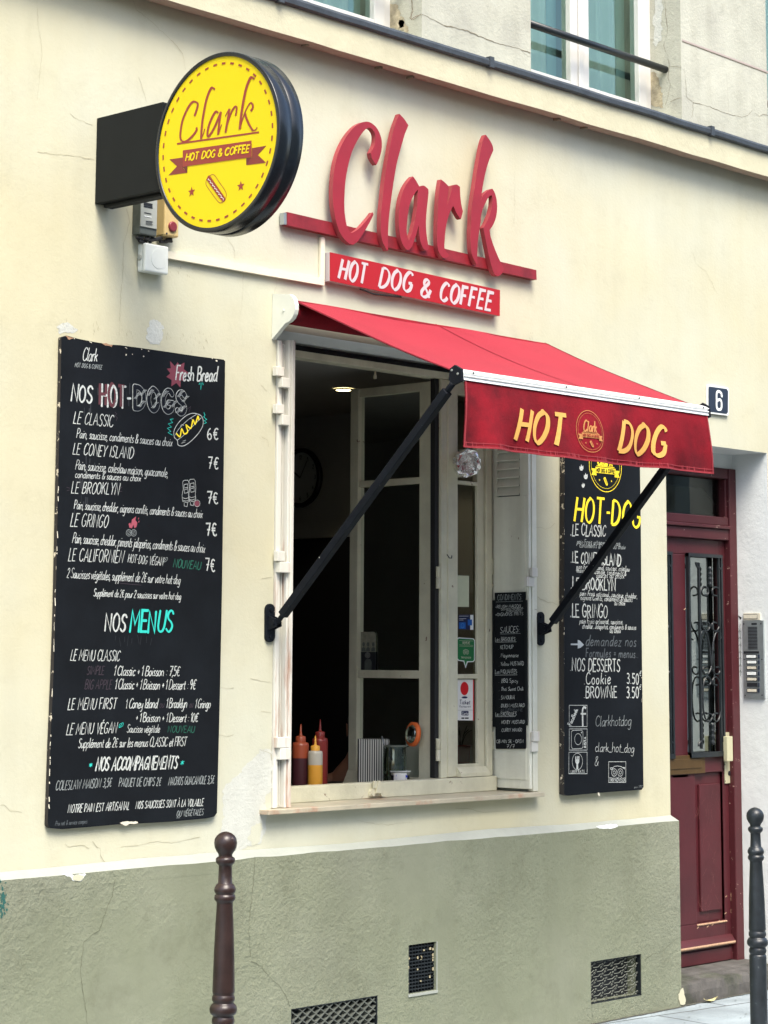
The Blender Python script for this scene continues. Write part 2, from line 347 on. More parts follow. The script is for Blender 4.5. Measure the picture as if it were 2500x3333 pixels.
    def build(s, name, mats, parent=None, loc=None, bev=0.):
        if not isinstance(mats, (list, tuple)): mats = [mats]
        base = wloc(parent) if parent else V(loc) if loc is not None else (sum(s.v, V()) / len(s.v) if s.v else V())
        if not parent and loc is None and s.v: base.z = min(p.z for p in s.v)
        me = bpy.data.meshes.new(name); me.from_pydata([p - base for p in s.v], [], s.f)
        for q in mats: me.materials.append(q)
        me.polygons.foreach_set('material_index', s.m); me.polygons.foreach_set('use_smooth', s.sm)
        o = bpy.data.objects.new(name, me); COL.objects.link(o)
        if parent: o.parent = parent
        else: o.location = base
        if bev:
            md = o.modifiers.new('bevel', 'BEVEL'); md.width = bev; md.segments = 2; md.limit_method = 'ANGLE'
        me.validate(); return o
def wloc(o):
    l = V(o.location)
    while o.parent: o = o.parent; l += o.location
    return l
def tag(o, label, cat, group=None):
    o['label'] = label; o['category'] = cat
    if group: o['group'] = group
    return o
def thing(name, label, cat, loc, group=None):
    o = bpy.data.objects.new(name, None); COL.objects.link(o); o.location = loc; o.empty_display_size = .1
    return tag(o, label, cat, group)
def struct(o): o['kind'] = 'structure'; return o

def merge(dst, src):                                     # paint marks become part of the panel they are on
    import bmesh
    bm = bmesh.new(); bm.from_mesh(dst.data); n0 = len(dst.data.materials); k = len(bm.faces); kv = len(bm.verts)
    bm.from_mesh(src.data); bm.faces.ensure_lookup_table(); bm.verts.ensure_lookup_table(); d = wloc(src) - wloc(dst)
    for v in bm.verts[kv:]: v.co += d
    for fc_ in bm.faces[k:]: fc_.material_index += n0
    for m_ in src.data.materials: dst.data.materials.append(m_)
    bm.to_mesh(dst.data); bm.free(); bpy.data.objects.remove(src); return dst
# ------------------------------------------------------------------ hand lettering: single-stroke glyphs, cap height 10
BOWL = '~4.2,4.6 2.8,5.4 1,4.4 .4,2.3 1,.4 2.3,.2 3.6,1.8 4.2,4.6'
GL = {
'A': (6, '0,0 3,10 6,0;1.2,3.6 4.9,3.6'), 'B': (5.2, '.2,0 .2,10;~.2,10 3.5,9.6 4.2,7.7 3,5.6 .2,5.2;~.2,5.2 3.8,4.8 5,2.7 3.6,.4 .2,0'),
'C': (5.5, '~5.2,8.4 4.2,9.8 2.4,9.8 .7,7.5 .2,4.6 .9,1.4 2.7,.1 4.6,.8 5.4,2.2'), 'D': (5.7, '.3,0 .3,10;~.3,10 3,9.6 5,7.5 5.5,4.8 4.6,1.8 2.6,.2 .3,0'),
'E': (4.5, '4.5,10 .3,10 .2,0 4.5,0;.3,5.2 3.8,5.2'), 'F': (4.4, '4.4,10 .3,10 .3,0;.3,5.2 3.6,5.2'),
'G': (5.8, '~5.3,8.5 4.3,9.8 2.5,9.8 .8,7.6 .2,4.6 .9,1.4 2.8,.1 4.8,1 5.4,2.6 5.5,4.3;3.3,4.4 5.7,4.4'), 'H': (5.8, '.4,10 .3,0;5.4,10 5.3,0;.4,5.1 5.3,5.2'),
'I': (1.2, '.6,10 .6,0'), 'J': (4, '~3.6,10 3.6,3 2.8,.5 1.3,0 .2,1.4'), 'K': (5.4, '.4,10 .3,0;5,10 .4,4.6;1.8,5.9 5.3,0'), 'L': (4.1, '.4,10 .3,0 4.2,0'),
'M': (7.2, '.2,0 .8,10 3.6,3.4 6.4,10 7,0'), 'N': (6, '.3,0 .4,10 5.5,0 5.6,10'), 'O': (6, '~3,10 1,8.4 .2,5 1,1.6 3,0 5,1.6 5.8,5 5,8.4 3,10 2.2,9.7'),
'P': (5, '.3,0 .3,10;~.3,10 3.6,9.6 4.8,7.5 3.6,5.2 .3,4.6'), 'Q': (6.2, '~3,10 1,8.4 .2,5 1,1.6 3,0 5,1.6 5.8,5 5,8.4 3,10;3.6,2.4 6.2,-.8'),
'R': (5.3, '.3,0 .3,10;~.3,10 3.6,9.6 4.8,7.5 3.6,5.4 .3,4.8;2,4.9 5.3,0'), 'S': (4.9, '~4.6,8.6 3.4,9.9 1.5,9.6 .5,7.8 1.3,6 3.4,4.6 4.6,2.8 3.9,.8 2.1,0 .2,1.3'),
'T': (5.2, '0,10 5.2,10;2.6,10 2.6,0'), 'U': (5.8, '~.3,10 .3,3.4 1.2,.8 2.9,0 4.6,.8 5.4,3.4 5.5,10'), 'V': (5.6, '.1,10 2.8,0 5.5,10'),
'W': (8, '.1,10 2,0 4,7.5 6,0 7.9,10'), 'X': (5.4, '.2,10 5.2,0;5.2,10 .2,0'), 'Y': (5.4, '.1,10 2.7,4.8 5.3,10;2.7,4.8 2.6,0'), 'Z': (5, '.3,10 4.8,10 .2,0 4.9,0'),
'a': (4.7, BOWL + ';~4.3,5.3 4,2 4.2,.3 5,.4'), 'b': (4.4, '.4,10 .3,.2;~.3,3 1.4,5 3,5.2 4,3.4 3.6,1 2,0 .3,.8'), 'c': (3.8, '~3.6,4.4 2.4,5.4 .9,4.4 .4,2.4 1.1,.4 2.4,0 3.7,.9'),
'd': (4.7, BOWL + ';~4.3,10 4.1,3 4.3,.3 4.9,.3'), 'e': (4.2, '~.5,2.5 3,3 3.6,4.2 2.6,5.4 1.1,4.6 .4,2.4 1.1,.3 2.4,0 4,1.2'), 'f': (3, '~3.2,9 2.3,10 1.4,8.6 1.2,5 1.1,0;.1,5.2 2.8,5.4'),
'g': (4.6, BOWL + ';~4.2,5.3 4.1,0 3.5,-3 2,-3.6 .5,-2.6'), 'h': (4.6, '.4,10 .3,0;~.3,3 1.6,5.1 3,5.2 3.9,3.8 3.9,.6 4.5,.2'), 'i': (1.7, '~.7,5.3 .6,1.2 .9,.2 1.5,.4;.8,7.2 .85,7.8'),
'j': (1.9, '~1.2,5.3 1.1,-1.5 .6,-3.2 -.6,-3.4;1.2,7.2 1.25,7.8'), 'k': (4.2, '.4,10 .3,0;~.4,2.6 2.2,4 3.4,5.3;1.4,3.3 4,0'), 'l': (1.8, '~.6,10 .5,2 .8,.2 1.6,.4'),
'm': (6.8, '.4,5.3 .3,0;~.3,3 1.4,5 2.5,5.2 3.1,4 3.1,0;~3.1,3 4.3,5 5.3,5.2 6,4 6,.6 6.6,.2'), 'n': (4.6, '.4,5.3 .3,0;~.3,3 1.5,5.1 2.9,5.2 3.8,4 3.8,.6 4.4,.2'),
'o': (4.4, '~2.3,5.4 .9,4.4 .4,2.5 1,.6 2.2,0 3.5,1 3.9,3 3.4,4.7 2.3,5.4'), 'p': (4.4, '.5,5.3 .2,-3.6;~.3,3 1.5,5.1 3,5.2 4,3.4 3.6,1 2,0 .4,.8'), 'q': (4.6, BOWL + ';4.2,5.3 4,-3.6'),
'r': (3.2, '.4,5.3 .3,0;~.3,2.8 1.2,4.8 2.2,5.4 3.1,4.8'), 's': (3.4, '~3.1,4.6 2,5.4 .8,4.6 1,3.3 2.4,2.3 3,1.2 2.2,.1 .2,.6'), 't': (3, '~1.4,8.4 1.2,2 1.6,.2 2.8,.5;.1,5.4 2.8,5.6'),
'u': (4.7, '~.4,5.3 .4,1.6 1.2,.1 2.5,.4 3.8,2.4;~4,5.3 3.9,1.2 4.2,.2 4.8,.4'), 'v': (4, '~.2,5.2 1.8,0 3.9,5.4'), 'w': (6, '~.3,5.2 .6,1.2 1.6,.1 2.8,1.6 3.1,4.4;~3.1,4.4 3.4,.8 4.6,.2 5.6,2 5.8,5.2'),
'x': (3.8, '.2,5.2 3.6,0;3.6,5.2 .2,0'), 'y': (4.4, '~.3,5.3 .6,1.6 1.8,.6 3.6,2.6;~4,5.3 3.6,0 2.8,-2.8 1.4,-3.6 .2,-2.8'), 'z': (3.8, '.3,5.2 3.5,5.2 .2,0 3.7,0'),
'0': (4.6, '~2.3,10 .8,8.2 .3,5 .8,1.8 2.3,0 3.8,1.8 4.3,5 3.8,8.2 2.3,10'), '1': (2.4, '.2,7.4 1.7,10 1.7,0'), '2': (4.5, '~.4,7.8 1.4,9.8 3.2,9.8 4.1,7.8 3,5 .3,.1;.3,.1 4.4,0'),
'4': (4.4, '3.2,0 3.2,10 .2,3.2 4.3,3.2'), '3': (4.4, '~.5,9 2,10 3.8,9 3.6,6.6 1.6,5.3;~1.6,5.3 4,4.4 4.2,1.8 2.6,0 .3,.9'), '5': (4.4, '4.2,10 1,10 .7,5.8;~.7,5.6 2.6,6.2 4.1,4.6 4,1.8 2.4,.1 .3,.8'),
'6': (4.4, '~3.8,9.8 1.8,8 .6,4.6 .8,1.4 2.3,0 3.9,1.2 4.1,3.6 2.8,5.2 .8,3.6'), '7': (4.6, '.2,10 4.4,10 1.8,0;1.2,5 4.2,5'), '9': (4.3, '~4,7.4 2.8,9.9 1,9.4 .5,7.2 1.6,5 3.2,5.4 4,7.6 3.8,4 2.4,0'),
'€': (5, '~4.8,8.6 3.4,9.8 1.8,8.8 1.1,5 1.8,1.2 3.4,.1 4.9,1.2;0,6 3.8,6;0,4.2 3.6,4.2'), '&': (5.2, '~5,0 3,3.6 1.2,7 1.6,9.2 3,9.4 3.4,7.6 1.6,5 .5,2.6 1,.4 2.8,.1 4.4,2 5,4.4'),
'8': (4.6, '~4.5,8.8 2.6,9.9 1.2,8.6 1.4,6.6 3.2,5.6;~3.2,5.5 1,4.6 .4,2.4 1.4,.4 3.2,.2 4.8,1.6'),
'.': (1.4, '.6,.1 .7,.5'), ',': (1.4, '.9,.8 .3,-1.6'), ':': (1.4, '.6,1 .7,1.4;.6,5 .7,5.4'), '-': (3, '.3,4.8 2.7,4.9'), '+': (3.4, '.2,4 3.2,4;1.7,6 1.7,2'), '=': (3.4, '.2,5 3.2,5;.2,3 3.2,3'),
'/': (3, '.2,-.5 2.8,10'), '_': (4, '.2,0 3.8,0'), '*': (4, '2,8 2,2;.4,6.8 3.6,3.2;3.6,6.8 .4,3.2'), '>': (5, '.2,4 4,4;3,5.4 4.4,4 3,2.6'), "'": (1, '.6,10 .4,8.4'), ' ': (2.6, ''), '!': (1, '.6,10 .6,2.5;.6,.1 .6,.5')}
for k, b, acc in (('é', 'e', '1.6,6.8 3,8.4'), ('É', 'E', '1.8,11.2 3.2,13'), ('À', 'A', '1.6,13 3,11.4'), ('ñ', 'n', '~1,7 1.8,7.8 2.6,7.2 3.6,8'), ('ï', 'i', '.2,7.2 .2,7.8;1.5,7.2 1.5,7.8'), ('Ï', 'I', '-.4,11.4 -.4,12;1.6,11.4 1.6,12')):
    GL[k] = (GL[b][0], GL[b][1] + ';' + acc)
def spline(pts, sub):
    out = []; n = len(pts)
    for i in range(n - 1):
        p0, p1, p2, p3 = pts[max(i - 1, 0)], pts[i], pts[i + 1], pts[min(i + 2, n - 1)]
        for k in range(sub):
            t = k / sub
            out.append(tuple(.5 * (2 * b + (c - a) * t + (2 * a - 5 * b + 4 * c - d) * t * t + (3 * b - a - 3 * c + d) * t ** 3) for a, b, c, d in zip(p0, p1, p2, p3)))
    out.append(tuple(pts[-1])); return out
def strokes(ch, sub):
    w, s = GL[ch]; out = []
    for st in s.split(';'):
        if not st.strip(): continue
        sm = st[0] == '~'; pts = [tuple(map(float, q.split(','))) for q in st.lstrip('~').split()]
        out.append(spline(pts, sub) if sm else pts)
    return w, out
def text(mb, s, plane, p0, p1, h, w, n, off=.0012, mi=0, slant=.24, gap=1.3, brush=0., jit=.03, sub=4, rnd=False, taper=0., res=0):
    """write s along the baseline p0-p1 (photograph pixels) on a real plane; h cap height and w stroke width in the same pixels"""
    o, e, t = plane(p0), plane(p1), plane((p0[0], p0[1] - h))
    G = [(c, *strokes(c, sub)) for c in s]
    tot = sum(g[1] for g in G) + gap * (len(G) - 1)
    U = (e - o) / tot; VV = (t - o) / 10; ww = w * (t - o).length / h
    x = 0.; sl = slant * VV.length / max(U.length, 1e-6)
    for c, gw, sts in G:
        sc = 1 + random.uniform(-jit, jit) * 1.4; dy = random.uniform(-jit, jit) * 7; lean = sl + random.uniform(-jit, jit) * 2.2; wk = 1 + random.uniform(-jit, jit) * 5
        for st in sts:
            if res: st = [((1 - k / res) * p[0] + k / res * q[0], (1 - k / res) * p[1] + k / res * q[1]) for p, q in zip(st, st[1:]) for k in range(res)] + [st[-1]]
            mb.ribbon([o + U * (x + a * sc + lean * b) + VV * (b * sc + dy) for a, b in st], ww * wk, n, off, mi, brush, taper, rnd)
        x += gw + gap
    return mb
def star(c, R, e1, e2, k=.4, n=5, rot=math.pi / 2):
    return [c + (e1 * math.cos(rot + i * math.pi / n) + e2 * math.sin(rot + i * math.pi / n)) * (R if i % 2 == 0 else R * k) for i in range(2 * n)]
def circ(c, R, e1, e2, n=40, a0=0., a1=2 * math.pi):
    return [c + (e1 * math.cos(a0 + (a1 - a0) * i / n) + e2 * math.sin(a0 + (a1 - a0) * i / n)) * R for i in range(n + 1)]
EX, EY, EZ = V((1, 0, 0)), V((0, 1, 0)), V((0, 0, 1))
NF = V((0, -1, 0))        # normal of everything that faces the street
NL = V((-1, 0, 0))        # normal of everything that faces left

# ------------------------------------------------------------------ ground
mb = MB(); mb.grid(lambda a, b: V((-30 + 90 * a, -60 + 60.4 * b, -.14)), 1, 1); struct(mb.build('road', M['road'], loc=(0, 0, -.14)))
mb = MB(); mb.face([(-8, -1.30, 0), (30, -1.30, 0), (30, .02, 0), (-8, .02, 0)])
xs_ = [8.2 + .03 * i for i in range(75)]; ed_ = [.012 + .020 * abs(noise.noise(V((x * 7, 0, 0)))) + .012 * abs(noise.noise(V((x * 23, 4, 0)))) for x in xs_]
for i in range(74):                                       # dirt gathered in the seam along the wall
    yw = -.050 if xs_[i] < 9.14 else -.036
    mb.face([(xs_[i], yw - ed_[i], .003), (xs_[i + 1], yw - ed_[i + 1], .003), (xs_[i + 1], yw + .01, .003), (xs_[i], yw + .01, .003)], 1)
for _ in range(60):
    q_ = V((random.uniform(8.4, 10.3), random.uniform(-.75, -.06), .004)); a_ = random.uniform(.003, .011); t_ = random.random() * 6
    mb.face([q_ + V((a_ * math.cos(t_ + k * 1.26) * random.uniform(.5, 1), a_ * math.sin(t_ + k * 1.26) * random.uniform(.5, 1), .0002 * (_ % 9))) for k in range(5)], 1)
struct(mb.build('pavement', [M['pave'], mat('seam_dirt', (.09, .088, .07), .95, var=.4, vscale=30)], loc=(8, 0, 0)))
mb = MB(); mb.box((-8, -1.48, -.2), (30, -1.302, .004)); struct(mb.build('kerb', M['kerb'], loc=(8, -1.4, 0), bev=.012))
mb = MB(); mb.box((-8, -8.0, -.2), (40, -10.9, 0)); struct(mb.build('far_pavement', M['kerb'], loc=(8, -9, 0)))

# ------------------------------------------------------------------ the townhouse
TH = thing('townhouse', 'cream plastered townhouse front with green plinth, maroon street door and serving window', 'building', (8, 0, 0))
WX0, WX1, WZ0, WZ1 = 6.378, 8.098, 1.066, 3.03           # serving window opening
DX0, DX1, DZ1 = 9.146, 10.078, 2.777                     # street door recess
U3 = at(2498, 330).x
U0, U1, UZ = 8.077, 9.335, 4.46                          # upper window
def wall_holes(mb, y, X0, X1, Z0, Z1, holes, depth=0, mi=0, rmi=0, skip=()):
    xs = sorted({X0, X1, *[a for h in holes for a in h[:2]]}); zs = sorted({Z0, Z1, *[a for h in holes for a in h[2:4]]})
    xs = [a for a in xs if X0 <= a <= X1]; zs = [a for a in zs if Z0 <= a <= Z1]
    for i in range(len(xs) - 1):
        for j in range(len(zs) - 1):
            cx, cz = (xs[i] + xs[i + 1]) / 2, (zs[j] + zs[j + 1]) / 2
            if any(h[0] < cx < h[1] and h[2] < cz < h[3] for h in holes): continue
            mb.face([(xs[i], y, zs[j]), (xs[i + 1], y, zs[j]), (xs[i + 1], y, zs[j + 1]), (xs[i], y, zs[j + 1])], mi)
    if depth:
        for k, h in enumerate(holes):
            a, b, c, d = h[:4]; q = y + depth
            F = {'l': [(a, y, c), (a, y, d), (a, q, d), (a, q, c)], 'r': [(b, y, c), (b, q, c), (b, q, d), (b, y, d)],
                 't': [(a, y, d), (b, y, d), (b, q, d), (a, q, d)], 'b': [(a, y, c), (a, q, c), (b, q, c), (b, y, c)]}
            for e, p in F.items():
                if e not in skip: mb.face(p, rmi)
def crack(mb, zf, pts, w, y=0, mi=1, plane=None, n=NF, off=.001, jag=1.6):
    q = [zf(p) for p in pts]; out = []
    for a, b in zip(q, q[1:]):
        k = max(2, int(math.hypot(b[0] - a[0], b[1] - a[1]) / 9))
        for i in range(k):
            t = i / k; out.append((a[0] + (b[0] - a[0]) * t + random.uniform(-jag, jag), a[1] + (b[1] - a[1]) * t + random.uniform(-jag, jag)))
    out.append(q[-1]); pl = plane or py_(y); P = [pl(p) for p in out]
    # width varies along the crack
    for i in range(0, len(P) - 1, 3):
        mb.ribbon(P[i:i + 4], w * random.uniform(.35, 1.15) * .00105, n, off, mi)
def blob(mb, plane, pts, mi, off=NF * .0008, jag=2.0, sub=5):
    q = spline(pts + [pts[0]], sub + 4)[:-1]; q = [(a + 5 * jag * noise.noise(V((a * .06, b * .06, 3))), b + 5 * jag * noise.noise(V((a * .06, b * .06, 9)))) for a, b in q]
    mb.poly([plane((a + random.uniform(-jag, jag), b + random.uniform(-jag, jag))) + off for a, b in q], mi)

mb = MB()
wall_holes(mb, 0, 2.2, 14, .905, 4.285, [(WX0, WX1, WZ0, WZ1), (DX0, DX1, .905, DZ1)])
wall_holes(mb, 0, DX1, 14, 0, .905, [])
for (a, b, c, d, y0, y1) in ((WX0, WX1, WZ0, WZ1, 0, .3),):      # window reveals
    mb.face([(a, y0, c), (a, y0, d), (a, y1, d), (a, y1, c)]); mb.face([(b, y0, c), (b, y1, c), (b, y1, d), (b, y0, d)])
    mb.face([(a, y0, d), (b, y0, d), (b, y1, d), (a, y1, d)], 4); mb.face([(a, y0, c), (a, y1, c), (b, y1, c), (b, y0, c)])
mb.face([(DX0, 0, 0), (DX0, 0, DZ1), (DX0, .26, DZ1), (DX0, .26, 0)])                     # door recess
mb.face([(DX0, 0, DZ1), (DX1, 0, DZ1), (DX1, .26, DZ1), (DX0, .26, DZ1)], 4)
mb.face([(DX0, .222, 2.70), (DX1, .222, 2.70), (DX1, .222, DZ1), (DX0, .222, DZ1)], 4)
z1 = Z(0, 0, .7535); z2 = Z(1250, 0, .7535); z3 = Z(130, 1050, .40698); z4 = Z(130, 1850, .40698); z6 = Z(1300, 1400, .30139); z7 = Z(1300, 2000, .30139)
zw = Z(850, 900, .30139); zb = Z(850, 1750, .57263); zs = Z(1700, 1700, .22599); zL = Z(0, 2550, .3918); z5 = Z(840, 2300, .30139); zr = Z(2100, 1500, .27119)
for zf, w, pts in ((z1, 1.6, [(575, 0), (590, 45), (640, 80), (690, 130), (720, 155), (755, 190), (790, 235), (800, 300)]), (z1, 1.2, [(160, 0), (165, 110), (175, 170), (180, 240), (170, 330), (160, 430)]),
        (z1, 1.2, [(600, 335), (620, 400), (632, 440)]), (z1, 1.4, [(160, 655), (250, 668), (330, 675), (405, 690)]), (z1, 1.6, [(545, 900), (560, 960), (535, 1050), (530, 1180), (520, 1290), (515, 1450)]),
        (z1, 1.2, [(1050, 1180), (1045, 1290), (1040, 1360)]), (z1, 1.2, [(975, 1020), (1010, 1070), (1015, 1120)]), (z1, 1.6, [(300, 490), (340, 520), (360, 525), (400, 540)]),
        (z2, 1.4, [(1335, 1090), (1345, 1140), (1390, 1170), (1440, 1270)]), (z2, 1., [(560, 740), (565, 900), (560, 980)]),
        (zs, 1.8, [(200, 65), (260, 75), (330, 105), (400, 75), (470, 10)]), (zs, 1.8, [(215, 1070), (260, 1110), (310, 1120), (360, 1155), (440, 1150), (500, 1190)]),
        (zw, 1.6, [(160, 30), (165, 100), (140, 170), (130, 200)]), (zw, 1.6, [(0, 1170), (60, 1240)]), (zw, 1.4, [(0, 1730), (60, 1760), (80, 1840)]), (zb, 2, [(0, 235), (60, 225)]), (zb, 2, [(-60, 800), (0, 815), (50, 820)]),
        (zb, 2, [(0, 985), (55, 995)]), (zb, 2.4, [(-10, 1205), (55, 1225), (62, 1260)]), (zL, 2, [(770, 480), (800, 530), (832, 540), (835, 610), (870, 655)]), (zL, 1.6, [(540, 505), (580, 530), (640, 515), (700, 515), (740, 540)]),
        (zL, 1.3, [(1000, 525), (1150, 515), (1300, 480), (1420, 495), (1659, 445)]), (zL, 1.2, [(0, 180), (40, 180), (80, 225), (180, 240)]), (z4, 1.5, [(1440, 950), (1500, 960), (1548, 955)]), (z4, 1.4, [(1430, 1330), (1490, 1345), (1548, 1330)]),
        (z5, 1.5, [(1060, 1225), (1200, 1260), (1400, 1275), (1550, 1260), (1659, 1250)]), (z7, 1.5, [(600, 2090), (760, 2100), (900, 2140), (1150, 2120)])):
    crack(mb, zf, pts, w, mi=5)
for pts in ([(640, 1800), (665, 1815), (700, 1960), (690, 2085), (640, 2200)],):
    pass
# peeled patches showing pale filler
pl0 = py_(0)
for pts in ([(722, 2570), (770, 2520), (812, 2480), (850, 2440), (880, 2450), (884, 2560), (862, 2600), (868, 2660), (850, 2735), (800, 2760), (745, 2775), (715, 2740), (728, 2660)],
            [(478, 1085), (490, 1040), (520, 1050), (530, 1085), (520, 1120), (480, 1110)], [(185, 1062), (210, 1050), (235, 1060), (250, 1078), (200, 1084)],
            ):
    blob(mb, pl0, pts, 2, sub=6)
for pts in ([(812, 2690), (850, 2680), (845, 2730), (825, 2752), (808, 2730)],): blob(mb, pl0, pts, 3, off=NF * .0016, sub=6)
# scuffs around the left board and the awning end
for _ in range(60):
    cx, cy = random.choice(((235, 1055), (310, 1060), (420, 1070), (640, 1110), (560, 1100), (1735, 1105), (590, 880)));
    a, b = random.gauss(cx, 22), random.gauss(cy, 16); L_ = random.uniform(3, 14); t = random.uniform(.8, 2.0)
    mb.ribbon([pl0((a, b)), pl0((a + L_ * math.cos(t) * .6, b + L_ * math.sin(t)))], random.uniform(.0008, .0022), NF, .001, 5)
mb.build('wall', [M['cream'], M['crack'], M['patch'], M['cream'], M['reveal'], M['hairline']], TH)
# right reveal of the door recess, with the marker scrawl on it
mb = MB(); mb.face([(DX1, 0, 0), (DX1, .26, 0), (DX1, .26, DZ1), (DX1, 0, DZ1)])
pr = px_(DX1 - .001); mb.ribbon([pr((2409 + random.uniform(-1, 1) + (i * .12), 2030 + i * 9)) for i in range(20)], .0022, NL, .001, 1)
mb.poly([pr(p) for p in ((2402, 2003), (2414, 2010), (2410, 2018))], 1)
for i in range(7):
    yy = 2050 + i * 22 + random.uniform(-3, 3); mb.ribbon([pr((2404.5 + i * .3, yy + 7)), pr((2409 + i * .3, yy)), pr((2412.5 + i * .3, yy + 7))], .0018, NL, .0012, 1)
mb.build('door_reveal', [M['reveal'], M['rubber']], TH)

# plinth with its three vents
def rect_on(pl, tl, tr, bl, br):
    a, b, c, d = map(pl, (tl, tr, bl, br)); return (min(a.x, c.x) + max(a.x, c.x)) / 2, (b.x + d.x) / 2, (c.z + d.z) / 2, (a.z + b.z) / 2
pp = py_(-.05)
V1 = rect_on(pp, (1331, 3078), (1421, 3063), (1329, 3238), (1418, 3220))
V2 = rect_on(pp, (1923, 3126), (2087, 3109), (1924, 3266), (2089, 3244))
V3 = rect_on(pp, (947, 3291), (1228, 3234), (947, 3460), (1230, 3400))
mb = MB(); wall_holes(mb, -.05, 2.2, DX0, 0, .885, [V1, V2, V3], .085, 0, 0)
mb.face([(DX0, -.05, 0), (DX0, .0, 0), (DX0, .0, .885), (DX0, -.05, .885)])
N_ = 60                                                  # hand-floated sloping ledge on top
for i in range(N_):
    xa, xb = 2.2 + (DX0 - 2.2) * i / N_, 2.2 + (DX0 - 2.2) * (i + 1) / N_
    za, zb_ = (.886 + .010 * noise.noise(V((x * 1.3, 0, 0))) + .005 * noise.noise(V((x * 6, 3, 0))) for x in (xa, xb))
    ua, ub = (.913 + .008 * noise.noise(V((x * 1.1, 7, 0))) + .004 * noise.noise(V((x * 7, 9, 0))) for x in (xa, xb))
    mb.face([(xa, -.0505, za), (xb, -.0505, zb_), (xb, -.001, ub), (xa, -.001, ua)], 1); mb.face([(xa, -.0505, .84), (xb, -.0505, .84), (xb, -.0505, zb_), (xa, -.0505, za)], 0)
mb.face([(DX0, -.0505, .84), (DX0, -.001, .84), (DX0, -.001, .913), (DX0, -.0505, .886)], 1)
zq = Z(620, 2650, .30888); ze = Z(1750, 2950, .45208); z44 = Z(850, 2950, .3918)
for zf, w, pts in ((zL, 2.4, [(955, 790), (935, 930), (885, 1040), (850, 1150), (825, 1220), (760, 1260), (695, 1320), (680, 1430), (665, 1560), (685, 1720), (715, 1900), (725, 1998)]),
        (z44, 2, [(0, 500), (60, 580), (150, 660), (200, 740), (240, 830)]), (ze, 2.6, [(1040, 218), (985, 240), (935, 290), (880, 340), (830, 345), (790, 370), (770, 390)]),
        (zq, 2.4, [(680, 450), (665, 600), (660, 750), (640, 930), (625, 1050), (612, 1200), (620, 1350), (630, 1500)]), (zq, 2.2, [(640, 1545), (720, 1590), (777, 1640)]), (ze, 1.6, [(390, 700), (392, 760), (398, 800)])):
    crack(mb, zf, pts, w, -.05, 2)
for pts, k in (([(200, 2845), (222, 2842), (240, 2848), (262, 2843), (278, 2846), (270, 2862), (255, 2867), (236, 2866), (230, 2856), (212, 2850)], 3), ([(238, 2850), (255, 2846), (272, 2852), (268, 2862), (250, 2867), (236, 2862)], 4),
               ([(1940, 2689), (1990, 2682), (2010, 2688), (1985, 2697), (1950, 2696)], 3), ([(2205, 3235), (2222, 3215), (2229, 3262), (2214, 3268)], 4)):
    blob(mb, pp, pts, k, off=NF * (.0018 if k == 3 else .0030), jag=.8)
for _ in range(70):                                       # old dark green spray at the far left
    a, b = random.gauss(6, 7), random.gauss(2925, 26); mb.ribbon([pp((a, b)), pp((a + random.uniform(-3, 4), b + random.uniform(3, 12)))], random.uniform(.002, .008), NF, .0012, 5)
mb.build('plinth', [M['plinth'], M['ledge'], M['crackg'], M['labelw'], M['cream'], mat('green_spray', (.02, .10, .085), .8)], TH)
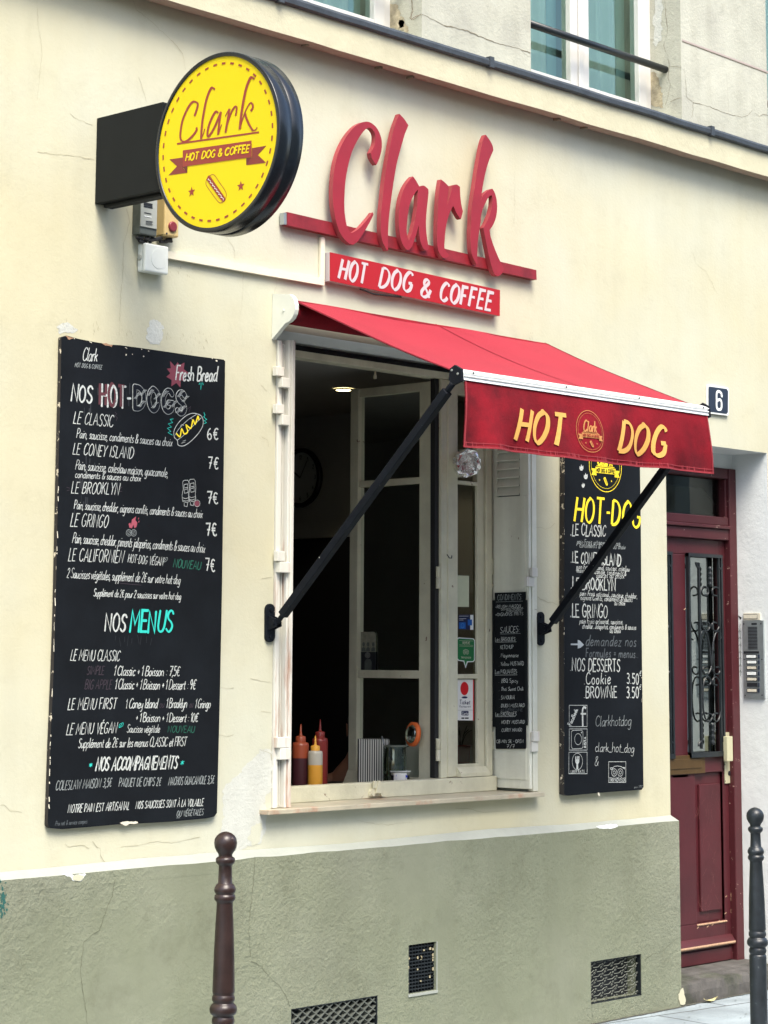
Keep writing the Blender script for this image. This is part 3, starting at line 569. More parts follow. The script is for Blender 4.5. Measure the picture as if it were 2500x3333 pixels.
# vents: V1 square mesh, V2 scrolled ironwork, V3 diamond louvres
def vent(R, kind):
    x0, x1, zz0, zz1 = R; g = MB()
    g.face([(x0, .033, zz0), (x1, .033, zz0), (x1, .033, zz1), (x0, .033, zz1)], 1)
    if kind == 'mesh':
        nx, nz = 9, 14
        for i in range(nx + 1): a = x0 + (x1 - x0) * i / nx; g.box((a - .0025, -.036, zz0), (a + .0025, -.018, zz1))
        for j in range(nz + 1): a = zz0 + (zz1 - zz0) * j / nz; g.box((x0, -.039, a - .0025), (x1, -.016, a + .0025))
        for _ in range(17):
            a = x0 + (x1 - x0) * (random.randint(0, 8) + .5) / nx; b = zz0 + (zz1 - zz0) * (random.triangular(0, 13, 9)) / nz
            g.box((a - .004, -.0415, b), (a + random.uniform(.002, .008), -.0395, b + random.uniform(.004, .013)), 2)
        g.box((x0 - .004, -.055, zz0 - .012), (x1 + .008, -.046, zz0 - .001), 3); g.box((x1 + .001, -.053, zz0), (x1 + .006, -.046, zz1), 3)
    elif kind == 'scroll':
        for a in (x0, x1): g.box((a - .004, -.047, zz0), (a + .004, -.02, zz1))
        for a in (zz0, zz1): g.box((x0, -.046, a - .004), (x1, -.021, a + .004))
        rows = 9; st = (zz1 - zz0) / rows
        for rI in range(rows):
            zc = zz0 + st * (rI + .5)
            for cI in range(5):
                xc = x0 + (x1 - x0) * (cI + (.25 if rI % 2 else .6)) / 4.9
                if not x0 + .012 < xc < x1 - .012: continue
                L0 = (x1 - x0) / 4.9 * .5
                g.tube([(max(x0, xc - L0 * 1.5), -.033, zc), (xc - L0 * .55, -.033, zc), (xc - L0 * .1, -.033, zc + st * .45)], .0017, 5, 4)
                for sg in (1, -1):
                    c0 = V((xc + L0 * .12 * sg + L0 * .1, -.031, zc + sg * st * .30))
                    g.tube([c0 + V((math.cos(t) * st * (.34 - .05 * t), -.003, math.sin(t) * st * (.34 - .05 * t))) for t in [k * .55 for k in range(9)]], .0017, 5, 4)
    else:
        st = .052
        n = int((x1 - x0 + zz1 - zz0) / st) + 2
        for i in range(n):
            for sg, y0 in ((1, -.0455), (-1, -.0445)):
                pts = []
                for k in range(25):
                    s_ = k / 24 * 1.2 - .1; zc = zz0 + (zz1 - zz0) * s_; xc = x0 + i * st - (0 if sg > 0 else 0) + sg * (zc - (zz0 + zz1) / 2) * 1.55 - .06
                    if x0 <= xc <= x1 and zz0 <= zc <= zz1: pts.append((xc, zc))
                if len(pts) > 1:
                    a, b = pts[0], pts[-1]; nn = V((-(b[1] - a[1]), 0, b[0] - a[0])).normalized() * .0022
                    g.prism([V((a[0], y0, a[1])) + nn, V((b[0], y0, b[1])) + nn, V((b[0], y0, b[1])) - nn, V((a[0], y0, a[1])) - nn], (0, .028 if sg > 0 else .008, 0), 5)
        for a in (x0, x1): g.box((a - .004, -.049, zz0), (a + .004, .02, zz1))
        g.box((x0, -.049, zz1 - .004), (x1, .02, zz1 + .004))
    return g.build('vent_grille', [M['iron'], M['dark'], mat('cream_drips', (.40, .35, .22), .9), M['ledge'], mat('dusty_iron', (.17, .18, .15), .7, var=.3, vscale=40), mat('louvre_iron', (.10, .11, .095), .6, var=.3, vscale=20)], TH)
vent(V1, 'mesh'); vent(V2, 'scroll'); vent(V3, 'diamond')

# cornice band, its flashing, and the upper storey wall
mb = MB()
prof = [(0, 4.281), (-.03, 4.268), (-.085, 4.262), (-.1, 4.266), (-.1, 4.395), (0, 4.395)]
K = 80
for i in range(K):
    xa, xb = 2.2 + 11.8 * i / K, 2.2 + 11.8 * (i + 1) / K
    da, db = (.004 * noise.noise(V((x * 2.3, 1, 0))) + .003 * noise.noise(V((x * 9, 5, 0))) for x in (xa, xb))
    for (p, q), mi in zip(zip(prof, prof[1:]), (1, 1, 1, 0, 0)):
        mb.face([(xa, p[0], p[1] + da), (xb, p[0], p[1] + db), (xb, q[0], q[1] + db), (xa, q[0], q[1] + da)], mi)
for (a, b) in ((800 + 370 * .5425, 143), (800 + 810 * .5425, 219), (800 + 1000 * .5425, 250), (1820, 386), (1908, 413)):
    c0 = at(a, b, -.06); mb.box(c0 - V((.009, .006, .007)), c0 + V((.006, .03, .005)), 2)
mb.build('cornice', [M['band'], M['lip'], M['crack']], TH)
mb = MB(); fl = [(-.112, 4.392), (-.122, 4.398), (-.124, 4.418), (-.118, 4.430), (-.09, 4.437), (.0, 4.466)]
for i in range(K):
    xa, xb = 2.2 + 11.8 * i / K, 2.2 + 11.8 * (i + 1) / K
    da, db = (.005 * noise.noise(V((x * 3.1, 21, 0))) for x in (xa, xb))
    for p, q in zip(fl, fl[1:]): mb.face([(xa, p[0], p[1] + da), (xb, p[0], p[1] + db), (xb, q[0], q[1] + db), (xa, q[0], q[1] + da)], 0, True)
    mb.face([(xa, -.1, 4.393), (xb, -.1, 4.393), (xb, -.112, 4.392 + db), (xa, -.112, 4.392 + da)])
for a in (6.25, 7.62, 9.42, 5.2): mb.box((a, -.127, 4.39), (a + .03, -.10, 4.44))
mb.build('flashing', M['lead'], TH)
mb = MB(); H3 = [(U0, U1, UZ, 6.4), (6.027, 7.285, UZ, 6.4), (U3, U3 + 1.258, UZ, 6.4)]
wall_holes(mb, 0, 2.2, 14, 4.455, 6.6, H3, .25)
z8 = Z(1700, 0, .48222)
crack(mb, z2, [(115, 0), (125, 45), (115, 85), (160, 60), (200, 80), (260, 110), (350, 130), (430, 165), (500, 190), (580, 210), (632, 230)], 4.5, 0, 1)
crack(mb, z8, [(1090, 470), (1100, 540), (1105, 655), (1155, 690), (1250, 715), (1390, 770), (1480, 790), (1520, 775), (1555, 740)], 2.4, 0, 1)
crack(mb, z8, [(1155, 695), (1142, 790)], 2.8, 0, 1); crack(mb, z8, [(1570, 765), (1600, 785), (1620, 770), (1659, 780)], 2.4, 0, 1); crack(mb, z8, [(1375, 480), (1388, 640), (1392, 760)], 1., 0, 1)
crack(mb, z8, [(0, 345), (35, 380), (55, 385)], 2, 0, 1)
mb.ribbon([at(*z8((1078, 270))), at(*z8((1659, 488)))], .009, NF, .001, 2); mb.ribbon([at(*z8((1078, 280))), at(*z8((1659, 498)))], .004, NF, .0012, 1)
for Xr in (U1, 7.285):
    o = 0 if Xr == U1 else -1
    pz = px_(Xr - .001)
    if o == 0:
        for w, pts in ((2.4, [(965, 0), (970, 100), (985, 200), (955, 310), (985, 380), (990, 450), (985, 520), (1000, 570), (990, 640), (965, 710)]), (2, [(990, 455), (1040, 448), (1075, 452)]), (1.6, [(850, 265), (890, 270)]), (2.4, [(835, 40), (850, 130), (840, 300), (850, 480), (835, 690)]), (2, [(1000, 690), (1050, 665), (1078, 660)])):
            crack(mb, z8, pts, w, plane=pz, n=NL, mi=1)
        for pts in ([(850, 500), (900, 490), (930, 560), (940, 640), (950, 720), (860, 700), (838, 620)],): blob(mb, pz, [z8(p) for p in pts], 3, off=NL * .001)
        blob(mb, pz, [z8(p) for p in [(895, 0), (945, 0), (940, 200), (925, 300), (890, 280)]], 4, off=NL * .001)
    else:
        zq2 = Z(800, 0, .5425)
        for pts in ([(830, 30), (900, 20), (930, 90), (960, 140), (900, 175), (840, 130)], [(920, 120), (960, 130), (975, 185), (930, 190)]): blob(mb, pz, [zq2(p) for p in pts], 3, off=NL * .001)
        crack(mb, zq2, [(995, 0), (1000, 60), (985, 110), (1010, 115), (1050, 85)], 4, plane=pz, n=NL, mi=1)
mb.build('upper_wall', [M['cream_up'], M['crack'], mat('joint_shade', (.40, .33, .30), .9), mat('flaked_reveal', (.40, .35, .24), .95, var=.4, vscale=25, bump=.6, bscale=30), M['patch']], TH)
mb = MB(); mb.box((2.2, .26, 6.6), (14, .3, 6.7)); mb.face([(2.2, .9, 4.3), (14, .9, 4.3), (14, .9, 6.7), (2.2, .9, 6.7)]); mb.face([(2.2, .26, 4.44), (14, .26, 4.44), (14, .9, 4.44), (2.2, .9, 4.44)])
mb.build('upper_room', M['room'], TH)
mb = MB(); mb.face([(2.2, 0, 6.6), (14, 0, 6.6), (14, 0, 13), (2.2, 0, 13)]); mb.face([(2.2, 0, 13), (14, 0, 13), (14, 3, 13), (2.2, 3, 13)]); mb.build('top_storeys', M['cream_up'], TH)

def upper_window(X0, X1):
    y = .215; fr = MB(); zb = UZ + .012
    s = lambda px: at(px, 300, y).x - at(2100, 340, y).x + X1   # measured on the middle window
    fr.box((X0, y - .02, zb), (X1, y + .05, zb + .035)); fr.box((X1 - .045, y - .02, zb + .035), (X1, y + .05, 6.4)); fr.box((X0, y - .02, zb + .035), (X0 + .045, y + .05, 6.4))
    xm = (X0 + X1) / 2
    for a, b in ((X0 + .045, xm - .004), (xm + .004, X1 - .045)):
        for c, d in ((a, a + .075), (b - .075, b)): fr.box((c + .002, y - .03, zb + .037), (d - .002, y + .03, 6.4))
        fr.box((a + .075, y - .03, zb + .037), (b - .075, y + .03, zb + .105))
    fr.box((xm - .02, y - .04, zb + .037), (xm + .02, y - .031, 6.4))
    w = fr.build('window', M['pvc'], TH, bev=.004)
    for a, b in ((X0 + .118, xm - .077), (xm + .077, X1 - .118)):
        g = MB(); g.face([(a, y, zb + .1), (b, y, zb + .1), (b, y, 6.4), (a, y, 6.4)]); g.build('pane', M['paneup'], w)
        c = MB(); c.grid(lambda i, j: V((a - .01 + (b - a + .02) * i * .88, y + .10 + .022 * math.sin(i * 19) + .01 * math.sin(i * 43), zb + .03 + 1.9 * j)), 40, 1); c.build('curtain', M['curtain'], w)
        c = MB(); c.grid(lambda i, j: V((b - .06 + .08 * i, y + .08, zb + .03 + 1.9 * j)), 2, 1); c.build('curtain', M['curtaindark'], w)
    rl = MB(); rl.tube([(X0, .1, 4.765), (X1, .1, 4.765)], .019, 14); rl.build('guard_rail', M['iron'], w)
upper_window(U0, U1); upper_window(6.027, 7.285); upper_window(U3, U3 + 1.258)

# sill of the serving window
mb = MB(); a, b = at(875, 2634.5, -.055), at(1774, 2588, -.055)
mb.box((a.x, -.055, 1.050), (b.x, .2, 1.070)); mb.build('window_sill', M['stone'], TH, bev=.003)
# window frame
FY = .22
def X(px, y=FY, py=2000): return at(px, py, y).x
mb = MB(); xr = X(1592); xp = X(1430); xq = X(1450)
mb.box((6.455, FY - .045, 1.0705), (xr, FY + .03, 1.137))
mb.box((6.455, FY - .02, 2.965), (xr, FY + .05, 2.996)); mb.box((xp, FY - .012, 1.138), (xq, FY + .04, 2.964)); mb.box((X(1574), FY - .02, 1.138), (xr, FY + .05, 2.964))
mb.box((6.40, FY - .02, 1.0705), (6.455, FY + .05, 2.996))
mb.box((6.40, FY + .035, 2.997), (8.098, FY + .06, 3.03), 1)  # dark filler box: shade of the gap over the top rail, as colour
wf = mb.build('window_frame', [M['white'], M['dark']], TH, bev=.003)
mb = MB(); mb.box((X(1416.5), FY + .002, 1.14), (X(1429), FY + .03, 2.964)); mb.build('draught_strip', M['rubber'], wf)
for zz in (at(1424, 2580 - 700, FY).z, at(1424, 2440, FY).z):     # hinge knuckles on the strip
    g = MB(); g.lathe((X(1423), FY - .006, zz - .05), [(.011, 0), (.011, .048), (.008, .05), (.011, .052), (.011, .10)], 10); g.build('hinge', M['white'], wf)
g = MB(); q = at(1227, 2575, FY - .055)
g.box(q - V((.045, 0, .022)), q + V((.045, .008, -.008))); g.lathe(q + V((-.026, 0, -.005)), [(.016, -.012), (.016, .006)], 12, ax=(0, -1, 0)); g.lathe(q + V((.034, 0, -.008)), [(.017, -.012), (.017, .006)], 12, ax=(0, -1, 0))
g.prism([q + V(p) for p in ((-.02, -.004, -.008), (.012, -.004, -.008), (.022, -.004, .012), (.004, -.004, .046), (-.006, -.004, .044))], (0, -.012, 0)); g.box(q + V((-.03, -.012, .012)), q + V((-.012, 0, .045)))
g.build('latch', M['white'], wf, bev=.003)
# closed right-hand casement
mb = MB(); c0, c1, c2, c3 = X(1449.5), X(1481), X(1551), X(1572)
zt = lambda py, px=1500: at(px, py, FY).z
mb.box((c0, FY - .018, 1.141), (c1, FY + .025, 2.962)); mb.box((c2, FY - .008, 1.141), (c3, FY + .025, 2.962))
for (za, zb_) in ((zt(1579, 1520), zt(1567, 1520)), (zt(2209), zt(2194)), (zt(2520), zt(2487)), (2.90, 2.962)): mb.box((c1, FY - .012, za), (c2, FY + .025, zb_))
mb.prism([V((c1 - .01, FY - .019, zt(2526))), V((c1 - .01, FY - .045, zt(2527))), V((c1 - .01, FY - .045, zt(2516))), V((c1 - .01, FY - .019, zt(2496)))], (c3 - c1 + .005, 0, 0))
g = MB()
cas = mb.build('casement', M['white'], TH, bev=.003)
for (za, zb_) in ((zt(2487), zt(2209)), (zt(2194), zt(1579, 1520))):
    g = MB(); g.face([(c1, FY + .008, za), (c2, FY + .008, za), (c2, FY + .008, zb_), (c1, FY + .008, zb_)]); g.build('pane', M['pane'], cas)
g = MB(); q = at(1458, 1808, FY - .02); g.tube([q + V((-.006, 0, .004)), q + V((-.004, -.012, -.012)), q + V((.012, -.012, -.012)), q + V((.014, -.012, .0))], .0025, 6); g.build('hook', M['iron'], cas)
# open casement folded into the room
OX = 7.66; oy = lambda px: atx(px, 2000, OX).y
mb = MB(); h0, h1, f0, f1 = oy(1414), oy(1372), oy(1171), oy(1145)
mb.box((OX - .018, h0, 1.09), (OX + .022, h1, 2.955)); mb.box((OX - .018, f0, 1.09), (OX + .022, f1, 2.955))
for za, zb_ in ((1.088, 1.135), (1.583, 1.620), (2.482, 2.512), (2.915, 2.956)): mb.box((OX - .012, h1, za), (OX + .018, f0, zb_))
mb.prism([V((OX - .014, f0 - .03, 1.09)), V((OX - .05, f0 - .03, 1.095)), V((OX - .014, f0 - .03, 1.16))], (0, .085, 0))
oc = mb.build('casement', M['white'], TH, bev=.003)
for za, zb_ in ((1.135, 1.583), (1.62, 2.482), (2.512, 2.915)):
    g = MB(); g.face([(OX + .005, h1, za), (OX + .005, f0, za), (OX + .005, f0, zb_), (OX + .005, h1, zb_)]); g.build('pane', M['pane'], oc)
# folded shutters: left stack seen edge on, right stack seen flat
def shutter_left():
    g = MB()
    g.box((6.381, -.012, 1.072), (6.402, .2, 2.985)); g.box((6.404, .004, 1.072), (6.432, .2, 2.975)); g.box((6.434, -.02, 1.072), (6.447, .2, 2.99)); g.box((6.4485, -.024, 1.072), (6.468, .2, 2.99))
    for a in (6.410, 6.420): g.box((a, -.004, 1.08), (a + .004, .003, 2.97))
    o = g.build('shutter', M['whitemetal'], TH, bev=.002)
    for p0, p1, dx in (((160, 970), (245, 1080), 0), ((160, 1375), (245, 1485), 0), ((215, 1090), (300, 1205), 1), ((215, 1490), (300, 1610), 1)):
        a, b = zw(p0), zw(p1); A, B = at(*a, -.03), at(*b, -.03); h = MB(); h.box((A.x, -.034 - .004 * dx, B.z), (B.x, -.010, A.z)); h.build('hinge', M['whitemetal'], o, bev=.002)
    zc = Z(850, 950, .5425)
    for zf, p0, p1 in ((zb, (90, 75), (130, 135)), (zb, (102, 137), (160, 200)), (zb, (90, 1135), (160, 1193)), (zb, (104, 1197), (160, 1260))):
        A, B = at(*zf(p0), -.03), at(*zf(p1), -.03); h = MB(); h.box((A.x, -.036, B.z), (B.x, -.010, A.z)); h.build('hinge', M['whitemetal'], o, bev=.002)
    return o
shutter_left()
SX = 8.035; sy = lambda px: atx(px, 2000, SX).y
def shutter_right():
    g = MB(); ya, yb = sy(1722), sy(1601); z0, z1 = 1.083, 2.985
    lz = lambda py: atx(1650, py, SX).z
    zl = lz(1617)                                        # lower end of the louvres
    b0, b1 = sy(1693), sy(1620)
    g.box((SX, ya, z0), (SX + .018, b0, z1)); g.box((SX, b1, z0), (SX + .018, yb, z1)); g.box((SX, b0, z0), (SX + .018, b1, 1.125)); g.box((SX, b0, 2.93), (SX + .018, b1, z1))
    g.box((SX + .003, b0, 1.125), (SX + .016, b1, zl)); g.prism([V((SX - .004, sy(1711), 1.125)), V((SX - .004, sy(1611), 1.125)), V((SX - .004, sy(1611), zl)), V((SX - .004, sy(1711), zl))], (.006, 0, 0))
    k = 0; zz = zl + .004
    while zz < 2.92:
        g.mesh([(SX - .005, b0, zz), (SX + .016, b0, zz + .045), (SX + .016, b1, zz + .045), (SX - .005, b1, zz), (SX - .005, b0, zz + .007), (SX + .016, b0, zz + .052), (SX + .016, b1, zz + .052), (SX - .005, b1, zz + .007)],
               [(0, 1, 2, 3), (4, 7, 6, 5), (0, 3, 7, 4)]); zz += .0405
    g.face([(SX + .0175, b0, zl), (SX + .0175, b1, zl), (SX + .0175, b1, 2.93), (SX + .0175, b0, 2.93)], 1)  # dark sheet puts the shade between the slats into colour
    xa = at(1730, 2000, .0).x
    g.box((xa, -.006, 1.072), (8.094, .2, 2.97)); g.box((xa - .012, .02, 1.072), (xa - .001, .2, 2.97), 1)  # thin dark box stands for the shaded gap between the leaves
    o = g.build('shutter', [M['shutter'], M['greydark']], TH, bev=.002)
    for zf, p0, p1, yy in ((z6, (1425, 1485), (1485, 1585), -.02), (z6, (1370, 1585), (1450, 1690), -.012), (z7, (1440, 1265), (1505, 1370), -.02), (z7, (1420, 1375), (1490, 1480), -.012)):
        A, B = at(*zf(p0), yy), at(*zf(p1), yy); h = MB(); h.box((A.x, yy - .006, B.z), (B.x, yy + .012, A.z)); h.build('hinge', M['whitemetal'], o, bev=.002)
    for py0, py1 in ((1820, 1870), (1900, 1912), (2382, 2440)):
        h = MB(); A = atx(1598, py0, SX - .004); B = atx(1606, py1, SX - .004); h.box((SX - .012, A.y, B.z), (SX, B.y, A.z)); h.build('hinge', M['white'], o, bev=.002)
    return o
shutter_right()

# room behind the serving window
mb = MB(); RX0, RX1, RY1, RZ0, RZ1 = 5.0, 9.0, 4.4, .12, 3.05
wall_holes(mb, .301, RX0, RX1, RZ0, RZ1, [(WX0, WX1, WZ0, WZ1)])
mb.face([(RX0, .3, RZ0), (RX0, RY1, RZ0), (RX0, RY1, RZ1), (RX0, .3, RZ1)]); mb.face([(RX1, .3, RZ0), (RX1, RY1, RZ0), (RX1, RY1, RZ1), (RX1, .3, RZ1)]); mb.face([(RX0, RY1, RZ0), (RX1, RY1, RZ0), (RX1, RY1, RZ1), (RX0, RY1, RZ1)])
mb.build('interior_wall', M['room'], TH)
mb = MB(); mb.face([(RX0, .3, RZ1), (RX1, .3, RZ1), (RX1, RY1, RZ1), (RX0, RY1, RZ1)]); mb.build('interior_ceiling', M['room'], TH)
mb = MB(); mb.face([(RX0, .3, RZ0), (RX1, .3, RZ0), (RX1, RY1, RZ0), (RX0, RY1, RZ0)]); mb.build('interior_floor', M['counter'], TH)
A = atx(975, 1758, 8.99); B = atx(1343, 1735, 8.99)
mb = MB(); y0, y1, zz = B.y, 4.2, (A.z + B.z) / 2
mb.box((8.975, y0, .13), (8.999, y1, zz), 1); mb.box((8.96, y0 - .09, .13), (8.999, y0 - .001, zz + .09)); mb.box((8.96, y0 - .001, zz + .001), (8.999, y1, zz + .09))
mb.build('interior_door', [M['roomtrim'], M['roomdark']], TH)
mb = MB(); mb.box((6.3, .305, 1.03), (8.3, .95, 1.092)); mb.box((6.3, .9, .13), (8.3, .94, 1.03)); mb.build('counter', M['counter'], TH)

# street door
DY = .232; dz = lambda py, px=2290: at(px, py, DY).z; dx = lambda px, py=2000: at(px, py, DY).x
XM = dx(2207); LR = dx(2362); LL = max(2 * XM - LR, DX0 + .003); zTop = dz(1752, 2250); zBot = .122
mb = MB(); mb.box((LR + .002, DY - .035, .10), (DX1 - .004, DY + .05, 2.699)); mb.box((DX0, DY - .03, dz(1549, 2250)), (LR + .001, DY + .05, 2.699))
ta, tb = dz(1716, 2250), dz(1676, 2250)
mb.box((DX0, DY - .03, zTop), (LR + .001, DY + .05, ta - .001)); mb.box((DX0, DY - .045, ta), (LR + .001, DY + .05, ta + .018)); mb.box((DX0, DY - .028, ta + .019), (LR + .001, DY + .05, tb))
mb.box((dx(2357), DY - .02, tb), (LR + .001, DY + .045, dz(1549, 2250)))
mb.build('door_frame', M['maroonchip'], TH, bev=.004)
mb = MB(); mb.face([(DX0, DY + .02, tb), (LR, DY + .02, tb), (LR, DY + .02, 2.66), (DX0, DY + .02, 2.66)]); tp = mb.build('transom_pane', M['pane'], TH)
mb = MB(); mb.poly([at(*p, DY + .07) for p in ((2150, 1572), (2172, 1577), (2287, 1590), (2356, 1680), (2172, 1666), (2150, 1664))]); mb.build('transom_panel', M['frost'], TH)  # flat grey panel standing for the tilted pane seen through the transom
mb = MB(); gz0, gz1 = dz(2455), dz(1808); ga, gb = dx(2233), dx(2344)
pz0, pz1, pa, pb = dz(3004), dz(2528), dx(2254), dx(2347)
def leaf_side(a, b, c, d):     # (a,b) glazed opening, (c,d) lower panel
    pass
sides = [(ga, gb, pa, pb), (2 * XM - gb, 2 * XM - ga, 2 * XM - pb, 2 * XM - pa)]
xs = sorted([LL, LR])
mb.box((gb, DY, zBot), (LR, DY + .04, zTop)); mb.box((2 * XM - ga, DY, pz1), (ga, DY + .04, gz1)); mb.box((LL, DY, gz1), (gb, DY + .04, zTop)); mb.box((LL, DY, pz1 + .02), (gb, DY + .041, gz0))
mb.box((2 * XM - pa, DY, pz0), (pa, DY + .04, pz1 + .02)); mb.box((LL, DY, zBot), (gb, DY + .04, pz0))
for (a, b, c, d) in sides:
    c = max(c, LL)
    if d < LL: continue
    mb.box((c, DY + .018, pz0), (d, DY + .03, pz1 + .0195)); mb.box((c + .045, DY + .004, pz0 + .055), (d - .03, DY + .017, pz1 - .04))
    mb.box((d, DY + .002, pz0), (b, DY + .038, pz1 + .02))
q0, q1 = dz(3083, 2290), dz(3052, 2290)
mb.prism([V((LL, DY - .001, q0)), V((LL, DY - .030, q0 + .004)), V((LL, DY - .030, q0 + .016)), V((LL, DY - .012, q1 - .01)), V((LL, DY - .001, q1))], (LR - .006 - LL, 0, 0), 0)
mb.prism([V((LL, DY - .031, q0 + .002)), V((LL, DY - .034, q0 + .008)), V((LL, DY - .031, q0 + .016))], (LR - .008 - LL, 0, 0), 1)
mb.box((LL, DY - .012, zBot), (LR - .006, DY - .001, q0 - .014)); mb.box((pa - .004, DY - .006, pz0 - .012), (pb + .004, DY + .002, pz0 - .002), 1)
pd = py_(DY - .001)
for _ in range(46):                                        # scratches and chips
    a, b = random.uniform(2262, 2335), random.uniform(2560, 2950)
    mb.ribbon([pd((a, b)), pd((a + random.uniform(-14, 14), b + random.uniform(6, 50)))], random.uniform(.0003, .0008), NF, .0, 2)
for _ in range(50):
    a, b = random.gauss(2385, 4), random.uniform(2640, 3060); 
    if a < 2391: mb.ribbon([pd((a, b)), pd((a + random.uniform(-2, 2), b + random.uniform(3, 14)))], random.uniform(.001, .004), NF, .001, 1)
for p in ((2225, 1985), (2268, 3022), (2300, 3018), (2316, 3012), (2337, 3000), (2360, 2920), (2358, 2975)):
    mb.ribbon([pd(p), pd((p[0] + 6, p[1] - 5))], .005, NF, .001, 1)
door = mb.build('door', [M['maroon'], mat('bare_wood_chip', (.42, .27, .17), .8, var=.3, vscale=60), mat('scratch', (.26, .10, .09), .7)], TH, bev=.004)
def scroll(c, r0, r1, t0, t1, n=16): return [c + V((math.cos(t) * (r0 + (r1 - r0) * k / n), 0, math.sin(t) * (r0 + (r1 - r0) * k / n))) for k in range(n + 1) for t in [t0 + (t1 - t0) * k / n]]
for a, b, c, d in sides:
    gl = MB(); gl.face([(max(a, LL), DY + .022, gz0), (b, DY + .022, gz0), (b, DY + .022, gz1), (max(a, LL), DY + .022, gz1)]); gl.build('glass_pane', M['doorglass'], door)
    g = MB(); Y = DY - .012
    for p in ((a, a + .014), (b - .014, b)): g.box((p[0], Y - .01, gz0 - .012), (p[1], Y + .01, gz1 + .006))
    for p in ((gz0 - .014, gz0 + .012), (gz1 - .010, gz1 + .008)): g.box((a, Y - .011, p[0]), (b, Y + .011, p[1]))
    w = b - a; Hh = gz1 - gz0; xc = a + w * .62; xl = a + w * .33; zc = (gz0 + gz1) / 2
    g.box((xl - .006, Y - .006, gz0 + .03), (xl + .006, Y + .006, gz1 - .04)); g.box((b - .032, Y - .006, gz0 + .01), (b - .022, Y + .006, gz1 - .01))
    mp = lambda x, y, sg=1: V((a + w * ((x - .0146 * (y - 1120) - 490) / 415 if sg > 0 else (2 * 765 - (x - .0146 * (y - 1120)) - 490) / 415), Y, gz1 - Hh * (y - 1120) / 2408))
    for y0, y1 in ((1250, 1500), (3150, 3420)):
        g.tube([mp(765 + .0146 * (y0 - 1120 + (y1 - y0) * k / 12), y0 + (y1 - y0) * k / 12) for k in range(13)], [.006 + .007 * abs(math.sin(k * 1.05)) for k in range(13)], 8)
    for sg in (1, -1):
        for P in ([(690, 1610), (735, 1600), (748, 1560), (735, 1520), (700, 1503), (665, 1530), (650, 1600), (648, 1750), (655, 1900), (680, 2000), (720, 2045), (760, 2010), (762, 1960), (735, 1935), (705, 1945)],
                  [(690, 2150), (660, 2130), (655, 2080), (680, 2045), (715, 2060), (745, 2140), (765, 2250), (772, 2350), (785, 2470), (825, 2560), (870, 2560), (892, 2510), (870, 2480), (835, 2485)],
                  [(725, 2700), (765, 2690), (775, 2640), (745, 2600), (710, 2620), (685, 2700), (678, 2850), (690, 3020), (715, 3110), (750, 3140), (788, 3100), (785, 3060), (755, 3040), (725, 3045)]):
            g.tube([mp(*q, sg) for q in spline(P, 4)], .0046, 6)
    for sg, zz in ((1, gz0 + .012), (-1, gz1 - .010)):
        for x0, sx in ((xl, -1), (b - .027, 1)): g.tube(scroll(V((x0 + sx * .002, Y - .004, zz + sg * .03)), .028, .028, sg * math.pi / 2, sg * math.pi / 2 + (math.pi / 2) * (1 if sx * sg < 0 else -1), 8), .006, 6)
    g.build('door_grille', M['iron'], door)
ph = py_(DY - .02)
A, B = at(2357, 2384, DY - .006), at(2379, 2549, DY - .006)
g = MB(); g.box((A.x, DY - .008, B.z), (B.x, DY - .001, A.z)); g.lathe(at(2374, 2517, DY - .0085), [(.013, 0), (.012, .003)], 14, 1, ax=(0, -1, 0))
for p in ((2359, 2488), (2360, 2542)): g.lathe(at(*p, DY - .0085), [(.004, 0), (.003, .002)], 8, 1, ax=(0, -1, 0))
hd = g.build('handle_plate', [M['handle'], M['dark']], door, bev=.002)
A, B = at(2364, 2397, DY - .045), at(2384, 2477, DY - .045); g = MB(); g.box((A.x, DY - .05, B.z), (B.x, DY - .025, A.z)); g.box((A.x + .01, DY - .03, B.z + .03), (A.x + .03, DY - .0085, A.z - .03)); g.build('pull_handle', M['handle'], door, bev=.003)
A, B = at(2181, 2461, DY - .006), at(2294, 2516, DY - .006); g = MB(); g.box((LL, DY - .010, B.z), (B.x, DY - .001, A.z)); g.box((LL, DY - .014, B.z + .028), (B.x - .035, DY - .0105, A.z - .018)); g.build('letter_slot', M['brass'], door, bev=.002)
# hallway behind the door glass, step in front
mb = MB(); hx0, hx1 = 9.02, 10.3
for q in ([(hx0, .28, .1), (hx0, 3, .1), (hx0, 3, 2.9), (hx0, .28, 2.9)], [(hx1, .28, .1), (hx1, 3, .1), (hx1, 3, 2.9), (hx1, .28, 2.9)], [(hx0, 3, .1), (hx1, 3, .1), (hx1, 3, 2.9), (hx0, 3, 2.9)], [(hx0, .28, 2.9), (hx1, .28, 2.9), (hx1, 3, 2.9), (hx0, 3, 2.9)], [(hx0, .28, .1), (hx1, .28, .1), (hx1, 3, .1), (hx0, 3, .1)], [(hx0, .28, .1), (DX0, .28, .1), (DX0, .28, 2.9), (hx0, .28, 2.9)], [(DX1, .28, .1), (hx1, .28, .1), (hx1, .28, 2.9), (DX1, .28, 2.9)], [(DX0, .28, 2.7), (DX1, .28, 2.7), (DX1, .28, 2.9), (DX0, .28, 2.9)]): mb.face(q)
mb.build('hallway', M['roomtrim'], TH)
mb = MB(); n1 = lambda x, k: .006 * noise.noise(V((x * 14, k, 0))) + .004 * noise.noise(V((x * 37, k, 2)))
PR = [(-.035, 0), (-.032, .055), (-.018, .088), (-.002, .098), (.05, .101), (.06, .108), (.10, .110), (.11, .117), (.30, .120)]
ns = 70
